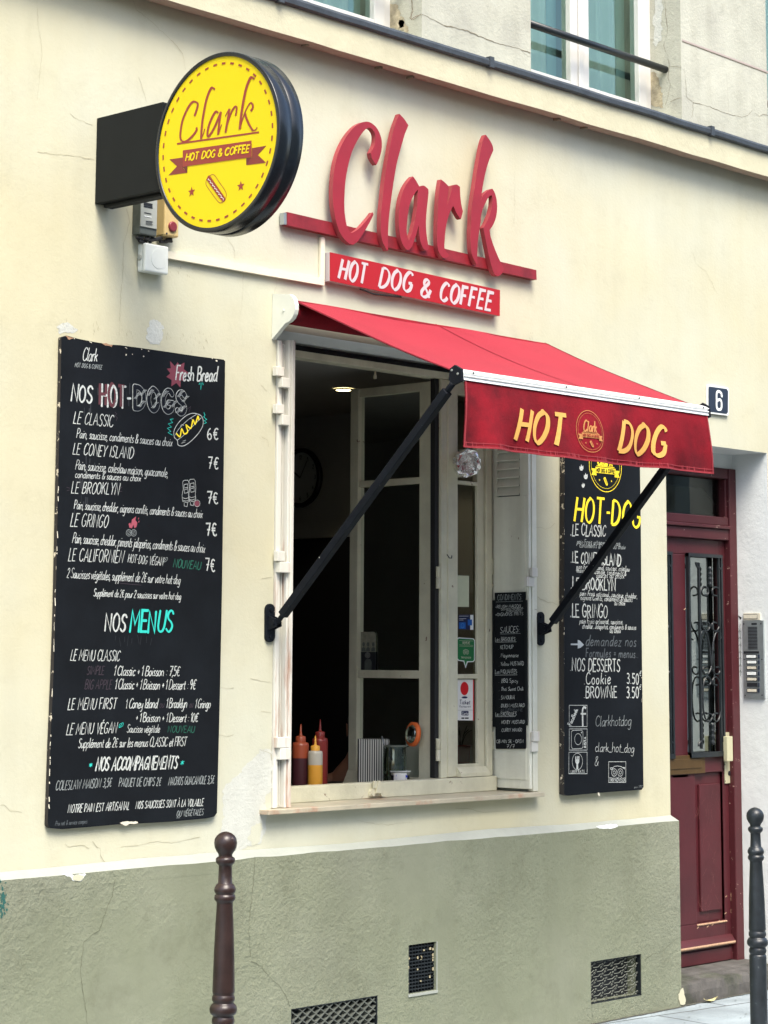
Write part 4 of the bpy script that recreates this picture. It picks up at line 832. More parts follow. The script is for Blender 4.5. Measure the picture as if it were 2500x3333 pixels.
for i in range(ns):
    xa, xb = DX0 + .012 + 1.4 * i / ns, DX0 + .012 + 1.4 * (i + 1) / ns
    ra = [V((xa, y + n1(xa, j) * (1.2 if j < 5 else .3), z + n1(xa, j + 20) * (1 if 0 < j < 5 else .25))) for j, (y, z) in enumerate(PR)]
    rb = [V((xb, y + n1(xb, j) * (1.2 if j < 5 else .3), z + n1(xb, j + 20) * (1 if 0 < j < 5 else .25))) for j, (y, z) in enumerate(PR)]
    for j in range(len(PR) - 1): mb.face([ra[j], rb[j], rb[j + 1], ra[j + 1]], 0, False)
mb.face([V((DX0 + .012, y, z)) for y, z in PR] + [V((DX0 + .012, .3, 0))])
mb.build('door_step', M['step'], TH)

# ------------------------------------------------------------------ emblem used on the disc, the valance and the right menu board
def emblem_parts(mb, c, R, e1, n, off, mi, mt, ring=True, dashed=False, w=1.):
    """round emblem with the name, ribbon banner and hot dog; local units of R"""
    L_ = lambda a, b: c + e1 * (a * R) + EZ * (b * R)
    pl = lambda p: L_(p[0], -p[1])
    if ring:
        mb.ribbon(circ(c, R, e1, EZ, 56), R * .028 * w, n, off, mi); mb.ribbon(circ(c, R * .88, e1, EZ, 56), R * .012 * w, n, off, mi)
    text(mb, 'Clark', pl, (-.52, .02), (.42, .02), .52, .075 * w, n, off, mi, slant=.25, gap=.8, brush=.3, sub=5)
    mb.ribbon([L_(-.55, -.06), L_(.55, -.06)], R * .03, n, off, mi)
    mb.poly([L_(*p) + n * off for p in ((-.62, -.10), (.62, -.10), (.62, -.32), (-.62, -.32))], mi)
    for s in (1, -1): mb.poly([L_(s * a, b) + n * (off + .0002) for a, b in ((.63, -.17), (.88, -.17), (.78, -.29), (.88, -.42), (.56, -.42), (.56, -.33), (.63, -.33))], mi)
    text(mb, 'HOT DOG & COFFEE', pl, (-.56, .28), (.56, .28), .13, .026, n, off + .0010, mt, slant=0, sub=3)
    a = .42; d = V((math.cos(a) * .10, 0, 0)); 
    mb.poly([L_(*p) + n * (off + .0003) for p in ((-.11, -.47), (-.02, -.45), (.13, -.70), (.11, -.76), (.02, -.76), (-.13, -.52))], mi)
    mb.ribbon([L_(-.06, -.50), L_(.07, -.71)], R * .02, n, off + .0009, mt)
    for sx in (-.38, .36): mb.poly([p + n * (off + .0003) for p in star(L_(sx, -.58), R * .05, e1, EZ)], mi)

# ------------------------------------------------------------------ round projecting sign
SXD = 5.384; CD = V((SXD, -.691, 3.545))
DS = thing('projecting_sign', 'round yellow and black hot dog sign on a black bracket sticking out from the wall', 'sign', (SXD, 0, 3.4))
a, b = at(313, 384), at(310, 664)
g = MB(); g.box((SXD + .002, 0, b.z), (SXD + .078, -.385, a.z)); g.box((SXD + .03, -.02, b.z - .014), (SXD + .075, -.35, b.z - .001))
g.build('bracket_box', M['satinblack'], DS, bev=.003)
g = MB(); R0 = .335
g.lathe(CD, [(.3185, -.001), (.3185, -.006), (.333, -.006), (R0, -.003), (R0, .052), (R0 - .003, .054), (R0, .056), (R0, .112), (R0 - .004, .114), (.0, .114)], 96, ax=(1, 0, 0), cap=False)
g.build('rim', M['discblack'], DS)
g = MB(); g.poly(circ(CD + V((-.0015, 0, 0)), .3186, -EY, EZ, 96)[:-1]); fc = g.build('sign_face', M['yellow'], DS)
pD = px_(SXD - .002); zD = Z(560, 240, 300 / 1382); zO = Z(300, 100, .434)
g = MB()
for i in range(40):
    t = 2 * math.pi * (i + .3) / 40; g.ribbon(circ(CD + V((-.002, 0, 0)), .2925, -EY, EZ, 3, t - .033, t + .033), .0075, NL, .0004, 0)
merge(fc, g.build('dashed_ring', M['brick'], fc))
g = MB(); k = 300 / 1382
for w, pts in ((30, [(338, 635), (365, 560), (388, 470), (372, 432), (320, 420), (270, 465), (212, 570), (160, 700), (135, 830), (125, 940), (143, 1000), (190, 1020), (250, 990), (320, 920), (368, 850), (366, 805)]),
               (32, [(645, 238), (600, 210), (560, 270), (515, 400), (482, 560), (457, 720), (442, 880), (440, 980)]), (14, [(444, 965), (472, 900), (492, 825)]),
               (30, [(696, 590), (660, 568), (610, 640), (560, 760), (535, 870), (540, 940), (580, 905), (640, 800), (700, 660), (738, 570)]), (30, [(735, 575), (715, 700), (697, 850), (694, 915)]), (14, [(702, 900), (722, 830), (745, 760)]),
               (12, [(800, 640), (840, 560), (862, 530)]), (30, [(862, 525), (840, 680), (818, 800), (806, 885)]), (24, [(822, 800), (850, 690), (900, 560), (948, 495), (972, 505), (968, 565), (955, 632)]),
               (34, [(1240, 82), (1190, 55), (1150, 120), (1110, 240), (1076, 400), (1050, 560), (1030, 720), (1018, 835)]), (18, [(1032, 775), (1070, 650), (1110, 545), (1160, 455), (1195, 432)]), (28, [(1190, 436), (1214, 475), (1206, 525), (1180, 560)]),
               (32, [(1094, 590), (1122, 680), (1165, 775), (1215, 855)]), (16, [(1215, 855), (1255, 840), (1280, 805)])):
    P = [pD(zD(q)) for q in spline(pts, 6)]; g.ribbon(P, w * k * .00158, NL, .0006, 0, brush=.40)
g.poly([pD(zD(p)) + NL * .0004 for p in ((75, 1038), (1305, 864), (1308, 890), (78, 1064))])
g.build('name_lettering', M['brick'], fc)
g = MB()
g.poly([pD(zD(p)) + NL * .0012 for p in ((165, 1150), (1195, 1002), (1200, 1250), (165, 1396))], 0)
for poly in ([(580, 965), (683, 950), (683, 1030), (715, 1065), (572, 1085), (637, 1017)], [(1200, 880), (1308, 862), (1243, 932), (1305, 990), (1157, 1008), (1157, 955), (1200, 950)]): g.poly([pD(zO(p)) + NL * .0004 for p in poly], 2)
for poly in ([(165, 1397), (232, 1386), (230, 1490)], [(1115, 1268), (1185, 1258), (1115, 1368)]): g.poly([pD(zD(p)) + NL * .0008 for p in poly], 1)
text(g, 'HOT DOG & COFFEE', lambda p: pD(zD(p)), (205, 1310), (1160, 1175), 108, 25, NL, .002, 3, slant=.30, gap=1.0, brush=.25, sub=5)
g.build('banner', [M['brick'], M['brickdark'], mat('banner_tail_print', (.20, .03, .025), .5), M['yellow']], fc)
for c0 in ((295, 1772), (1033, 1685)): g = MB(); g.poly([p + NL * .0006 for p in star(pD(zD(c0)), .0205, -EY, EZ)]); g.build('star', M['brick'], fc)
g = MB()
bun = spline([(570, 1530), (610, 1510), (650, 1535), (720, 1640), (790, 1740), (815, 1800), (808, 1860), (790, 1905), (740, 1935), (700, 1925), (640, 1850), (560, 1740), (512, 1660), (515, 1600), (540, 1550), (570, 1530)], 4)
g.ribbon([pD(zD(p)) for p in bun], .0022, NL, .0006, 0)
g.poly([pD(zD(p)) + NL * .0010 for p in spline([(530, 1560), (552, 1528), (580, 1545), (680, 1690), (790, 1850), (798, 1895), (770, 1920), (735, 1890), (640, 1760), (535, 1610), (522, 1580)], 3)], 0)
g.ribbon([pD(zD((540 + 235 * i / 40 + 13 * math.cos(i * 1.15), 1570 + 320 * i / 40 + 8 * math.sin(i * 1.15)))) for i in range(41)], .0018, NL, .0018, 1)
g.build('hot_dog_drawing', [M['brick'], M['labelw']], fc)

# ------------------------------------------------------------------ red letters on a rail
zA = Z(1060, 360, .2079); zB = Z(1340, 430, .22145); YL = -.062
LS = thing('letter_sign', 'big red wooden script letters on a red rail above the window', 'sign', (7.2, 0, 3.4))
def letter(outl, holes=()):
    g = MB(); o = [at(*p, YL) for p in outl]
    g.prism([tuple(p) for p in o], (0, .024, 0), 0, [[tuple(at(*p, YL)) for p in h] for h in holes], side=1)
    g.build('letter', [M['redletter'], M['redside']], LS)
cA = lambda pts: [zA(p) for p in pts]; cB = lambda pts: [zB(p) for p in pts]
sp = lambda pts, s=3: spline(pts, s)
letter(cA(sp([(795, 850), (845, 740), (878, 600), (880, 480), (860, 390), (820, 300), (770, 235), (700, 185), (640, 172), (570, 185), (500, 220), (430, 275), (350, 370), (280, 480), (215, 620), (170, 760), (140, 900), (122, 1050), (112, 1250), (118, 1450), (140, 1620), (180, 1790), (230, 1920), (300, 2020), (370, 2080), (437, 2100)]) +
          sp([(437, 2098), (500, 2050), (560, 1970), (640, 1840), (700, 1730), (750, 1630)]) + [(738, 1592)] + sp([(690, 1660), (620, 1740), (540, 1830), (470, 1885), (405, 1912), (360, 1870), (325, 1770), (305, 1650), (293, 1500), (297, 1300), (312, 1100), (345, 900), (395, 700), (450, 560), (520, 430), (590, 330), (650, 275), (700, 272), (745, 310), (775, 370), (780, 440), (765, 540), (705, 662)]) + [(722, 740), (755, 800)]))
letter(cA(sp([(1155, 50), (1230, 130), (1297, 230)]) + sp([(1297, 232), (1240, 370), (1185, 560), (1140, 720), (1110, 850), (1080, 1020), (1055, 1180), (1025, 1400), (1000, 1600), (985, 1780), (978, 1960), (978, 2190)]) + sp([(965, 2195), (925, 2120), (895, 2060), (870, 1950), (862, 1800), (868, 1600), (890, 1400), (915, 1150), (950, 900), (985, 700), (1030, 450), (1080, 250), (1150, 60)])))
letter(cB(sp([(20, 650), (70, 720), (112, 800)])) + cB(sp([(118, 797), (175, 785), (215, 810), (248, 855), (240, 980), (222, 1150), (212, 1300), (215, 1450), (240, 1640), (262, 1680)])) + cB(sp([(258, 1690), (240, 1730), (205, 1738), (165, 1700), (130, 1610), (112, 1480), (108, 1370)])) + cB(sp([(104, 1375), (60, 1530), (10, 1680)])) +
       cA(sp([(1350, 2135), (1295, 2184), (1235, 2140), (1190, 2050), (1165, 1950), (1150, 1800), (1150, 1600), (1165, 1450), (1195, 1320), (1240, 1200), (1310, 1090), (1366, 1032)])),
       [cA([(1300, 2035), (1276, 1980), (1268, 1850), (1285, 1650), (1310, 1500), (1350, 1380), (1400, 1290), (1440, 1243)]) + cB([(98, 850), (88, 1000)]) + cA([(1435, 1500), (1400, 1730), (1352, 1920)])])
letter(cB([(432, 695), (490, 740), (548, 800), (533, 930), (522, 1075)] + sp([(548, 1000), (575, 900), (597, 790)]) + sp([(600, 785), (660, 770), (712, 805)]) + sp([(712, 810), (714, 920), (730, 1060), (755, 1165)]) + [(725, 1280)] + sp([(700, 1255), (650, 1170), (612, 1090), (580, 1145), (545, 1230), (515, 1340), (495, 1470), (485, 1600), (485, 1720), (545, 1800), (530, 1840), (470, 1848), (420, 1800), (390, 1730), (375, 1620), (377, 1400), (388, 1100), (405, 860), (430, 700)])))
letter(cB(sp([(1090, 38), (1150, 120), (1190, 200), (1202, 265)]) + sp([(1200, 270), (1165, 350), (1120, 470), (1080, 620), (1050, 770), (1030, 900), (1012, 1000)]) + sp([(1014, 1000), (1050, 930), (1100, 880), (1150, 845), (1188, 832)]) + sp([(1190, 836), (1225, 900), (1250, 1000), (1257, 1120), (1240, 1250), (1200, 1360), (1145, 1440)]) +
          sp([(1147, 1450), (1160, 1530), (1195, 1640), (1240, 1760), (1300, 1895), (1350, 1990), (1345, 2050), (1300, 2105), (1255, 2115), (1215, 2080), (1180, 1990), (1150, 1880), (1120, 1740), (1090, 1590), (1056, 1410)]) + sp([(1058, 1400), (1110, 1310), (1160, 1180), (1185, 1060), (1188, 970), (1175, 930), (1140, 945), (1090, 1030), (1040, 1150), (1016, 1262)]) +
          sp([(1018, 1300), (1000, 1420), (980, 1550), (968, 1700), (965, 1830), (968, 1935)]) + sp([(955, 1945), (920, 1880), (885, 1790), (870, 1680), (865, 1500), (875, 1350), (880, 1150), (905, 950), (935, 750), (965, 550), (1000, 350), (1040, 150), (1085, 42)])))
a, b, c, d = at(936, 690, -.037), at(1746, 879, -.037), at(1747, 911, -.037), at(936, 733, -.037)
g = MB(); P = [a, b, c, d]
g.prism([tuple(p) for p in P], (0, .032, 0), 0)
g.prism([tuple(a + V((-.016, .004, -.004))), tuple(a + V((-.0005, .004, -.004))), tuple(d + V((-.0005, .004, .003))), tuple(d + V((-.016, .004, .003)))], (0, .026, 0), 1)
g.build('rail', [M['redrail'], M['steel']], LS)
# ------------------------------------------------------------------ light box
BX = thing('light_box_sign', 'flat red light box with white capital lettering under the script letters', 'sign', (7.15, 0, 3.23))
YB = -.038; a, b, c, d = at(1074.7, 820.7, YB), at(1627.8, 944.2, YB), at(1627, 1028.6, YB), at(1074.7, 913.8, YB)
g = MB(); g.prism([tuple(p) for p in (a, b, c, d)], (0, .003, 0)); fb = g.build('red_face', M['redface'], BX)
g = MB(); g.prism([tuple(p + V((0, .0031, 0))) for p in (a, b, c, d)], (0, .032, 0)); g.build('case', M['acrylic'], BX)
zC = Z(1060, 800, .36166); pB = py_(YB); tp = lambda p: pB(zC(p))
for s, p0, p1, h in (('HOT', (112, 292), (352, 343), 182), ('DOG', (476, 372), (765, 418), 178), ('&', (848, 452), (935, 470), 165), ('COFFEE', (1022, 490), (1485, 580), 168)):
    g = MB(); text(g, s, tp, p0, p1, h, 31, NF, .001, 0, slant=.26, gap=1.9, brush=.55, sub=6, jit=.015); g.build('lettering', M['acrylic'], fb)
g = MB(); g.tube([V(p) for p in spline([tuple(at(*zC(p), -.03)) for p in ((310, 390), (350, 400), (430, 432), (520, 442), (600, 452), (680, 462))], 5)], .004, 6); g.build('cable', M['rubber'], BX)

# ------------------------------------------------------------------ awning
AW = thing('awning', 'red canvas drop arm awning over the window with white front bar and lettered valance', 'awning', (7.2, 0, 1.8))
AX0, AX1 = 6.378, 8.075; YF = -1.005; ZFb = 2.768
def canvas(i, j):        # i along the wall, j outward
    x = AX0 + (AX1 - .045 * j - AX0) * i; y = -.085 + (YF + .105) * j
    z = 3.148 + (ZFb - 3.148) * j - .018 * math.sin(math.pi * j) * (.6 + .4 * math.sin(math.pi * i)) + .007 * noise.noise(V((x * 2.2 + j * 1.2, j * 1.6, 0))) + .003 * math.sin(x * 16 + j * 5) * j * (1 - j)
    return V((x, y, z))
g = MB(); g.grid(canvas, 40, 20); g.grid(lambda i, j: canvas(i, j) - V((0, 0, .0025)), 40, 20)
cv = g.build('canopy', M['fabric'], AW)
for sx, w in ((.535, .009), (.006, .010), (.994, .010)): g = MB(); g.ribbon([canvas(sx, k / 16) for k in range(17)], w, V((0, -.36, .93)), .0015, 0); g.build('seam', M['fabricv'], cv)
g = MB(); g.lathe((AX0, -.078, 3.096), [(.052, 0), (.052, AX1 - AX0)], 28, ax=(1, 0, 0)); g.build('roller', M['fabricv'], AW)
def cap_plate(x, th, m):
    g = MB(); pts = [(x, -.002, 3.178), (x, -.075, 3.168)] + [(x, -.085 - .052 * math.sin(t), 3.108 + .060 * math.cos(t)) for t in [k * math.pi / 9 for k in range(1, 9)]] + [(x, -.08, 3.045), (x, -.002, 2.985)]
    g.prism(pts, (th, 0, 0)); g.lathe((x - .001, -.07, 3.10), [(.006, 0), (.005, -.003)], 8, ax=(1, 0, 0)); g.build('end_cap', m, AW, bev=.003)
cap_plate(AX0 - .028, .022, M['capwhite']); g = MB(); g.prism([(AX1 + .004, -.002, 3.14), (AX1 + .004, -.07, 3.152), (AX1 + .004, -.105, 3.12), (AX1 + .004, -.10, 3.06), (AX1 + .004, -.002, 3.04)], (.014, 0, 0)); g.build('end_cap', M['armblack'], AW, bev=.003)
g = MB()
g.prism([(AX0 - .004, YF - .028, ZFb - .035), (AX0 - .004, YF + .014, ZFb - .035), (AX0 - .004, YF + .014, ZFb + .004), (AX0 - .004, YF + .004, ZFb + .012), (AX0 - .004, YF - .022, ZFb + .002)], (AX1 - .05 - AX0, 0, 0))
for a in (.006, .02): g.box((AX0 - .003, YF - .031, ZFb - .028 + a), (AX1 - .055, YF - .0275, ZFb - .022 + a))
for t in (.03, .38, .68, .965): g.lathe((AX0 + (AX1 - .04 - AX0) * t, YF - .028, ZFb - .004), [(.005, 0), (.004, .004)], 8, 1, ax=(0, -1, 0))
g.build('front_bar', [M['alu'], M['dark']], AW, bev=.002)
for x in (AX0 - .020, AX1 - .0535):
    g = MB(); g.prism([(x, YF - .030, ZFb - .040), (x, YF + .02, ZFb - .055), (x, YF + .036, ZFb - .03), (x, YF + .030, ZFb + .012), (x, YF + .005, ZFb + .024), (x, YF - .026, ZFb + .006)], (.014, 0, 0))
    for yy, zz in ((YF + .018, ZFb + .004), (YF - .012, ZFb - .012)): g.lathe((x - .001, yy, zz), [(.005, 0), (.004, -.003)], 8, 1, ax=(1, 0, 0))
    g.build('bar_end', [M['armblack'], M['steel']], AW)
VZ0, VZ1 = 2.474, 2.734
def val(i, j):
    x = AX0 + .006 + (AX1 - .058 - AX0 - .004) * i + .012 * (j) * (i - .5)
    wv = .016 * math.sin(i * 21 + 1.5 * math.sin(i * 7) + j * 1.6) + .009 * math.sin(i * 47 + 2 - j * 2.2)
    return V((x, YF - .022 - .012 * j + wv * (j ** 1.3) * .9 - .006 * math.sin(math.pi * j), VZ1 + (VZ0 - VZ1) * j + .003 * math.sin(i * 9) * j))
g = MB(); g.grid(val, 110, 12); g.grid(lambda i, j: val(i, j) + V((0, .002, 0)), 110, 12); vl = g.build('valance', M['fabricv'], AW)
g = MB(); g.ribbon([val(i / 80, .925) for i in range(81)], .0035, NF, .0015, 0); g.ribbon([val(i / 80, .985) for i in range(81)], .007, NF, .0015, 0)
for i in range(60): t = random.random(); g.ribbon([val(t, .91), val(t + .002, 1)], random.uniform(.002, .007), NF, .0012, 0)
for t in (.004, .996): g.ribbon([val(t, k / 10) for k in range(11)], .009, NF, .0015, 0)
g.build('hem', M['hem'], vl)
YV = YF - .050; pV = py_(YV); zV = Z(1640, 1300, .34961); tv = lambda p: pV(zV(p))
def snap(o):                                   # lay print on the moving cloth
    for v in o.data.vertices:
        x = v.co.x + wloc(o).x; z = v.co.z + wloc(o).z; i = (x - AX0 - .006) / (AX1 - .058 - AX0 - .004); j = (z - VZ1) / (VZ0 - VZ1)
        v.co.y += val(min(max(i, 0), 1), min(max(j, 0), 1)).y - .0006 - YV - wloc(o).y + wloc(o).y
for s, p0, p1, h in (('HOT', (132, 374), (560, 428), 295), ('DOG', (1085, 478), (1500, 530), 283)):
    g = MB(); text(g, s, tv, p0, p1, h, 52, NF, .0035, 0, slant=.30, gap=1.9, brush=.5, sub=6, jit=.01, res=5); snap(g.build('print_lettering', M['gold'], vl))
g = MB(); emblem_parts(g, tv((817, 296)), .0855, EX, NF, .0035, 0, 1); snap(g.build('print_emblem', [M['golddim'], M['fabricv'], M['gold']], vl))
for x0, x1 in ((6.352, AX0 - .012), (8.118, AX1 - .04)):
    g = MB(); zc = 1.815
    P = [(x0 - .028 + .028 * (1 + math.cos(t)) if False else x0 + .026 * math.cos(t), -.012, zc + (.052 if math.sin(t) > 0 else -.052) + .026 * math.sin(t)) for t in [k * math.pi / 8 for k in range(16)]]
    g.prism(P, (0, .011, 0)); 
    for s in (-.055, .055): g.lathe((x0, -.012, zc + s), [(.009, 0), (.008, .006)], 8, ax=(0, -1, 0))
    for s in (-.016, .012): g.prism([(x0 + s, -.012, zc - .03), (x0 + s, -.012, zc + .03), (x0 + s, -.055, zc + .016), (x0 + s, -.06, zc - .014)], (.006, 0, 0))
    g.lathe((x0 - .022, -.044, zc), [(.009, 0), (.009, .046)], 10, ax=(1, 0, 0))
    g.build('wall_bracket', M['armblack'], AW)
    g = MB(); A, B = V((x0, -.05, zc)), V((x1, YF + .02, ZFb - .045)); dd = (B - A).normalized()
    g.tube([A, A + dd * .05], .011, 8); g.tube([A + dd * .045, B - dd * .04], .0235, 4); g.tube([B - dd * .05, B], .013, 8)
    g.build('arm', M['armblack'], AW, bev=.003)

# ------------------------------------------------------------------ menu boards
def board_body(root, pts, pl, d, chips=()):
    g = MB(); P = [tuple(pl(p)) for p in pts]
    g.prism(P, d, 0, side=1); return g.build('panel', [M['board'], M['boardedge']], root, bev=.0)
LB = thing('menu_board', 'large blackboard menu with white and turquoise hand lettering left of the window', 'menu board', (5.65, 0, 1.05))
YLB = -.021; pb = py_(YLB)
pts = [z3(p) for p in ((172, 118), (215, 104), (300, 128), (420, 152), (560, 176), (640, 180), (900, 216), (1250, 268), (1470, 296), (1482, 310))] + [z4(p) for p in ((1456, 200), (1440, 1000), (1416, 1955))] + [z4(p) for p in ((1395, 1985), (1330, 2000), (1050, 2026), (770, 2042), (720, 2052), (620, 2048), (400, 2068), (180, 2086), (85, 2078), (66, 2062), (62, 2040))] + [z4(p) for p in ((84, 1400), (106, 900), (126, 300))] + [z3(p) for p in ((128, 2150), (150, 1100), (165, 500))]
bp = board_body(LB, pts, pb, (0, .018, 0))
g = MB()                                          # chipped paint along the edges
for _ in range(28):
    t = random.random(); a = z3((174 - 50 * t, 125 + 2050 * t)) if random.random() < .4 else z4((126 - 64 * t, 20 + 2030 * t))
    q = pb((a[0] + random.uniform(0, 1.5), a[1])); g.ribbon([q, q + V((random.uniform(-.002, .003), 0, -random.uniform(.004, .03)))], random.uniform(.0015, .005), NF, .0006, 0)
for p in ((232, 118), (270, 126), (395, 152), (520, 178), (560, 186), (680, 198), (810, 212), (865, 226), (825, 268), (685, 256), (736, 252), (1375, 285), (1405, 302), (1460, 268)):
    q = pb(z3(p)); L_ = random.uniform(.002, .012); g.ribbon([q, q + V((L_, 0, -L_ * .3))], random.uniform(.002, .007), NF, .0006, random.choice((0, 0, 1)))
blob(g, pb, [z3(p) for p in ((490, 165), (540, 168), (582, 180), (560, 190), (510, 178))], 1, off=NF * .0007, jag=1); blob(g, pb, [z3(p) for p in ((200, 106), (240, 112), (262, 132), (230, 128))], 1, off=NF * .0007, jag=1)
blob(g, pb, [z4(p) for p in ((640, 2036), (700, 2024), (760, 2030), (782, 2042), (720, 2048), (680, 2054))], 0, off=NF * .0007, jag=1)
merge(bp, g.build('chipped_edge', [M['label'], mat('brown_chip', (.35, .20, .12), .9)], bp))
g = MB()
for _ in range(34):
    a, b = random.choice(((420, 620), (370, 1150), (360, 1400), (300, 1250), (700, 570)));
    q = z3((random.gauss(a, 40), random.gauss(b, 60))); g.ribbon([pb(q), pb((q[0] + random.uniform(-2, 1), q[1] + random.uniform(8, 40)))], random.uniform(.002, .008), NF, .0005, 0)
for i in range(9): q = z4((600 + i * 36 + random.uniform(-9, 9), 540 + random.uniform(-8, 20))); g.ribbon([pb(q), pb((q[0] + random.uniform(-6, 6), q[1] + random.uniform(15, 36)))], .002, NF, .0005, 0)
merge(bp, g.build('chalk_smear', M['smear'], bp))
def tl(root, zf, pl, n, s, p0, p1, h, w, m, name='text_line', **kw):
    g = MB(); text(g, s, lambda p: pl(zf(p)), p0, p1, h, w * (.80 if w < 12 else .92), n, .0012, 0, **kw); return g.build(name, m, root)
def L3(s, p0, p1, h, w=8, m=None, name='text_line', **kw): return tl(bp, z3, pb, NF, s, p0, p1, h, w, m or M['chalk'], name, **kw)
def L4(s, p0, p1, h, w=8, m=None, name='text_line', **kw): return tl(bp, z4, pb, NF, s, p0, p1, h, w, m or M['chalk'], name, **kw)
L3('Clark', (338, 303), (455, 312), 108, 10, slant=.2, gap=.3, name='heading'); L3('HOT DOG & COFFEE', (276, 354), (492, 375), 34, 5, M['chalkdim'])
g = MB(); g.poly([pb(z3(p)) + NF * .0008 for p in ((1040, 308), (1078, 348), (1100, 318), (1116, 340), (1155, 320), (1150, 372), (1185, 402), (1150, 430), (1165, 470), (1125, 460), (1122, 520), (1090, 482), (1050, 510), (1052, 458), (1010, 434), (1042, 405), (1014, 368), (1046, 365))]); g.build('starburst_drawing', M['pink'], bp)
L3('Fresh Bread', (1082, 462), (1412, 470), 118, 14, slant=.14, gap=.7, name='heading')
g = MB()
for a, b in (((1278, 482), (1271, 497)), ((1288, 480), (1285, 536)), ((1300, 480), (1304, 500))): g.ribbon([pb(z3(a)), pb(z3(b))], .0022, NF, .001, 0)
g.build('accent_marks', M['teal'], bp)
L3('NOS', (246, 625), (412, 645), 132, 18, slant=.12, name='heading', rnd=True, brush=.2, sub=6)
L3('HOT', (474, 652), (672, 674), 172, 30, mat('maroon_chalk', (.085, .022, .030), .9), name='heading_shade', slant=0, gap=1.8, sub=6)
L3('HOT-', (490, 665), (725, 690), 172, 19, slant=0, gap=1.7, name='heading', rnd=True, sub=6)
L3('DOGS', (752, 684), (1160, 730), 172, 52, slant=0, gap=2.4, name='heading', rnd=True, sub=8, jit=.0)
g = MB(); text(g, 'DOGS', lambda p: pb(z3(p)), (752, 684), (1160, 730), 172, 38, NF, .0026, 0, slant=0, gap=2.4, rnd=True, sub=8, jit=.0); g.build('heading_fill', M['blackp'], bp)
g = MB()
for cx, cy in ((766, 585), (812, 560), (800, 650), (870, 560), (925, 590), (905, 660), (985, 570), (1000, 655), (1060, 650), (1110, 570), (1150, 610), (1130, 690), (1100, 700)):
    for k in range(3): g.ribbon([pb(z3((cx - 20 + 14 * t + 9 * k, cy + 22 - 16 * t + 5 * math.sin(t * 2 + k)))) for t in range(4)], .0014, NF, .0036, 0)
g.build('heading_swirls', M['chalk'], bp)
L3('LE CLASSIC', (264, 806), (580, 836), 96, 8.5, name='item_name'); L3('Pain, saucisse, condiments & sauces au choix', (290, 920), (1055, 990), 74, 7, gap=.5)
L3('LE CONEY ISLAND', (260, 1052), (740, 1090), 92, 8.5, name='item_name'); L3('Pain, saucisse, coleslaw maison, guacamole,', (280, 1174), (1020, 1236), 78, 7, gap=.5); L3('condiments & sauces au choix', (278, 1240), (802, 1270), 58, 7, gap=.5)
L3('LE BROOKLYN', (248, 1364), (626, 1376), 92, 8.5, name='item_name'); L3('Pain, saucisse, cheddar, oignons confits, condiments & sauces au choix', (270, 1490), (1295, 1562), 74, 7, gap=.4)
L3('LE GRINGO', (240, 1630), (538, 1640), 104, 8.5, name='item_name'); L3('Pain, saucisse, cheddar, piments jalapeños, condiments & sauces au choix', (256, 1760), (1315, 1840), 84, 7, gap=.3)
L3('LE CALIFORNIEN', (224, 1906), (660, 1920), 102, 8.5, name='item_name'); L3('HOT-DOG VÉGAN', (700, 1917), (980, 1946), 68, 7); L3('NOUVEAU', (1063, 1955), (1280, 1977), 66, 9, M['green'])
for s, p0, p1, h in (('6€', (1336, 935), (1424, 935), 92), ('7€', (1342, 1170), (1425, 1170), 96), ('7€', (1336, 1450), (1424, 1450), 92), ('7€', (1328, 1705), (1412, 1705), 98), ('7€', (1322, 1985), (1398, 1990), 98)): L3(s, p0, p1, h, 12.5, name='price', slant=0, gap=1.2)
L3('2 Saucisses végétales, supplément de 2€ sur votre hot-dog', (212, 2040), (1118, 2092), 78, 7, gap=.5); L4('Supplément de 2€ pour 2 saucisses sur votre hot-dog', (426, 222), (1124, 250), 62, 7, gap=.4)
g = MB(); zl = lambda p: pb(z3(p))
for w, m_, pts in ((.0028, 0, [(1075, 925), (1070, 870), (1100, 810), (1160, 750), (1220, 725), (1275, 738), (1300, 765), (1302, 820), (1270, 880), (1210, 945), (1150, 985), (1105, 980), (1098, 945), (1075, 920)]), (.002, 0, [(1098, 940), (1150, 900), (1230, 820), (1290, 760)]), (.002, 0, [(1080, 900), (1110, 850), (1180, 780), (1250, 735)]),
                   (.006, 1, [(1088, 885), (1118, 912), (1132, 850), (1152, 890), (1180, 872), (1168, 820), (1205, 845), (1222, 780), (1240, 812), (1262, 750), (1270, 782)]), (.0022, 2, [(1065, 770), (1040, 775), (1060, 800), (1025, 810), (1050, 835), (1018, 845), (1045, 870), (1022, 880), (1058, 900)]), (.0022, 2, [(1310, 718), (1318, 742), (1308, 755), (1332, 775), (1312, 785), (1330, 800), (1312, 808)]),
                   (.0016, 0, [(1120, 830), (1135, 815), (1150, 825)]), (.0016, 0, [(1180, 780), (1200, 765), (1215, 775)]), (.0018, 0, [(1130, 965), (1160, 955)]), (.0018, 0, [(1140, 950), (1165, 940)])):
    g.ribbon([zl(p) for p in (spline(pts, 4) if m_ != 2 else pts)], w, NF, .0012, m_)
g.build('hot_dog_drawing', [M['chalk'], M['yellowc'], M['teal']], bp)
g = MB()
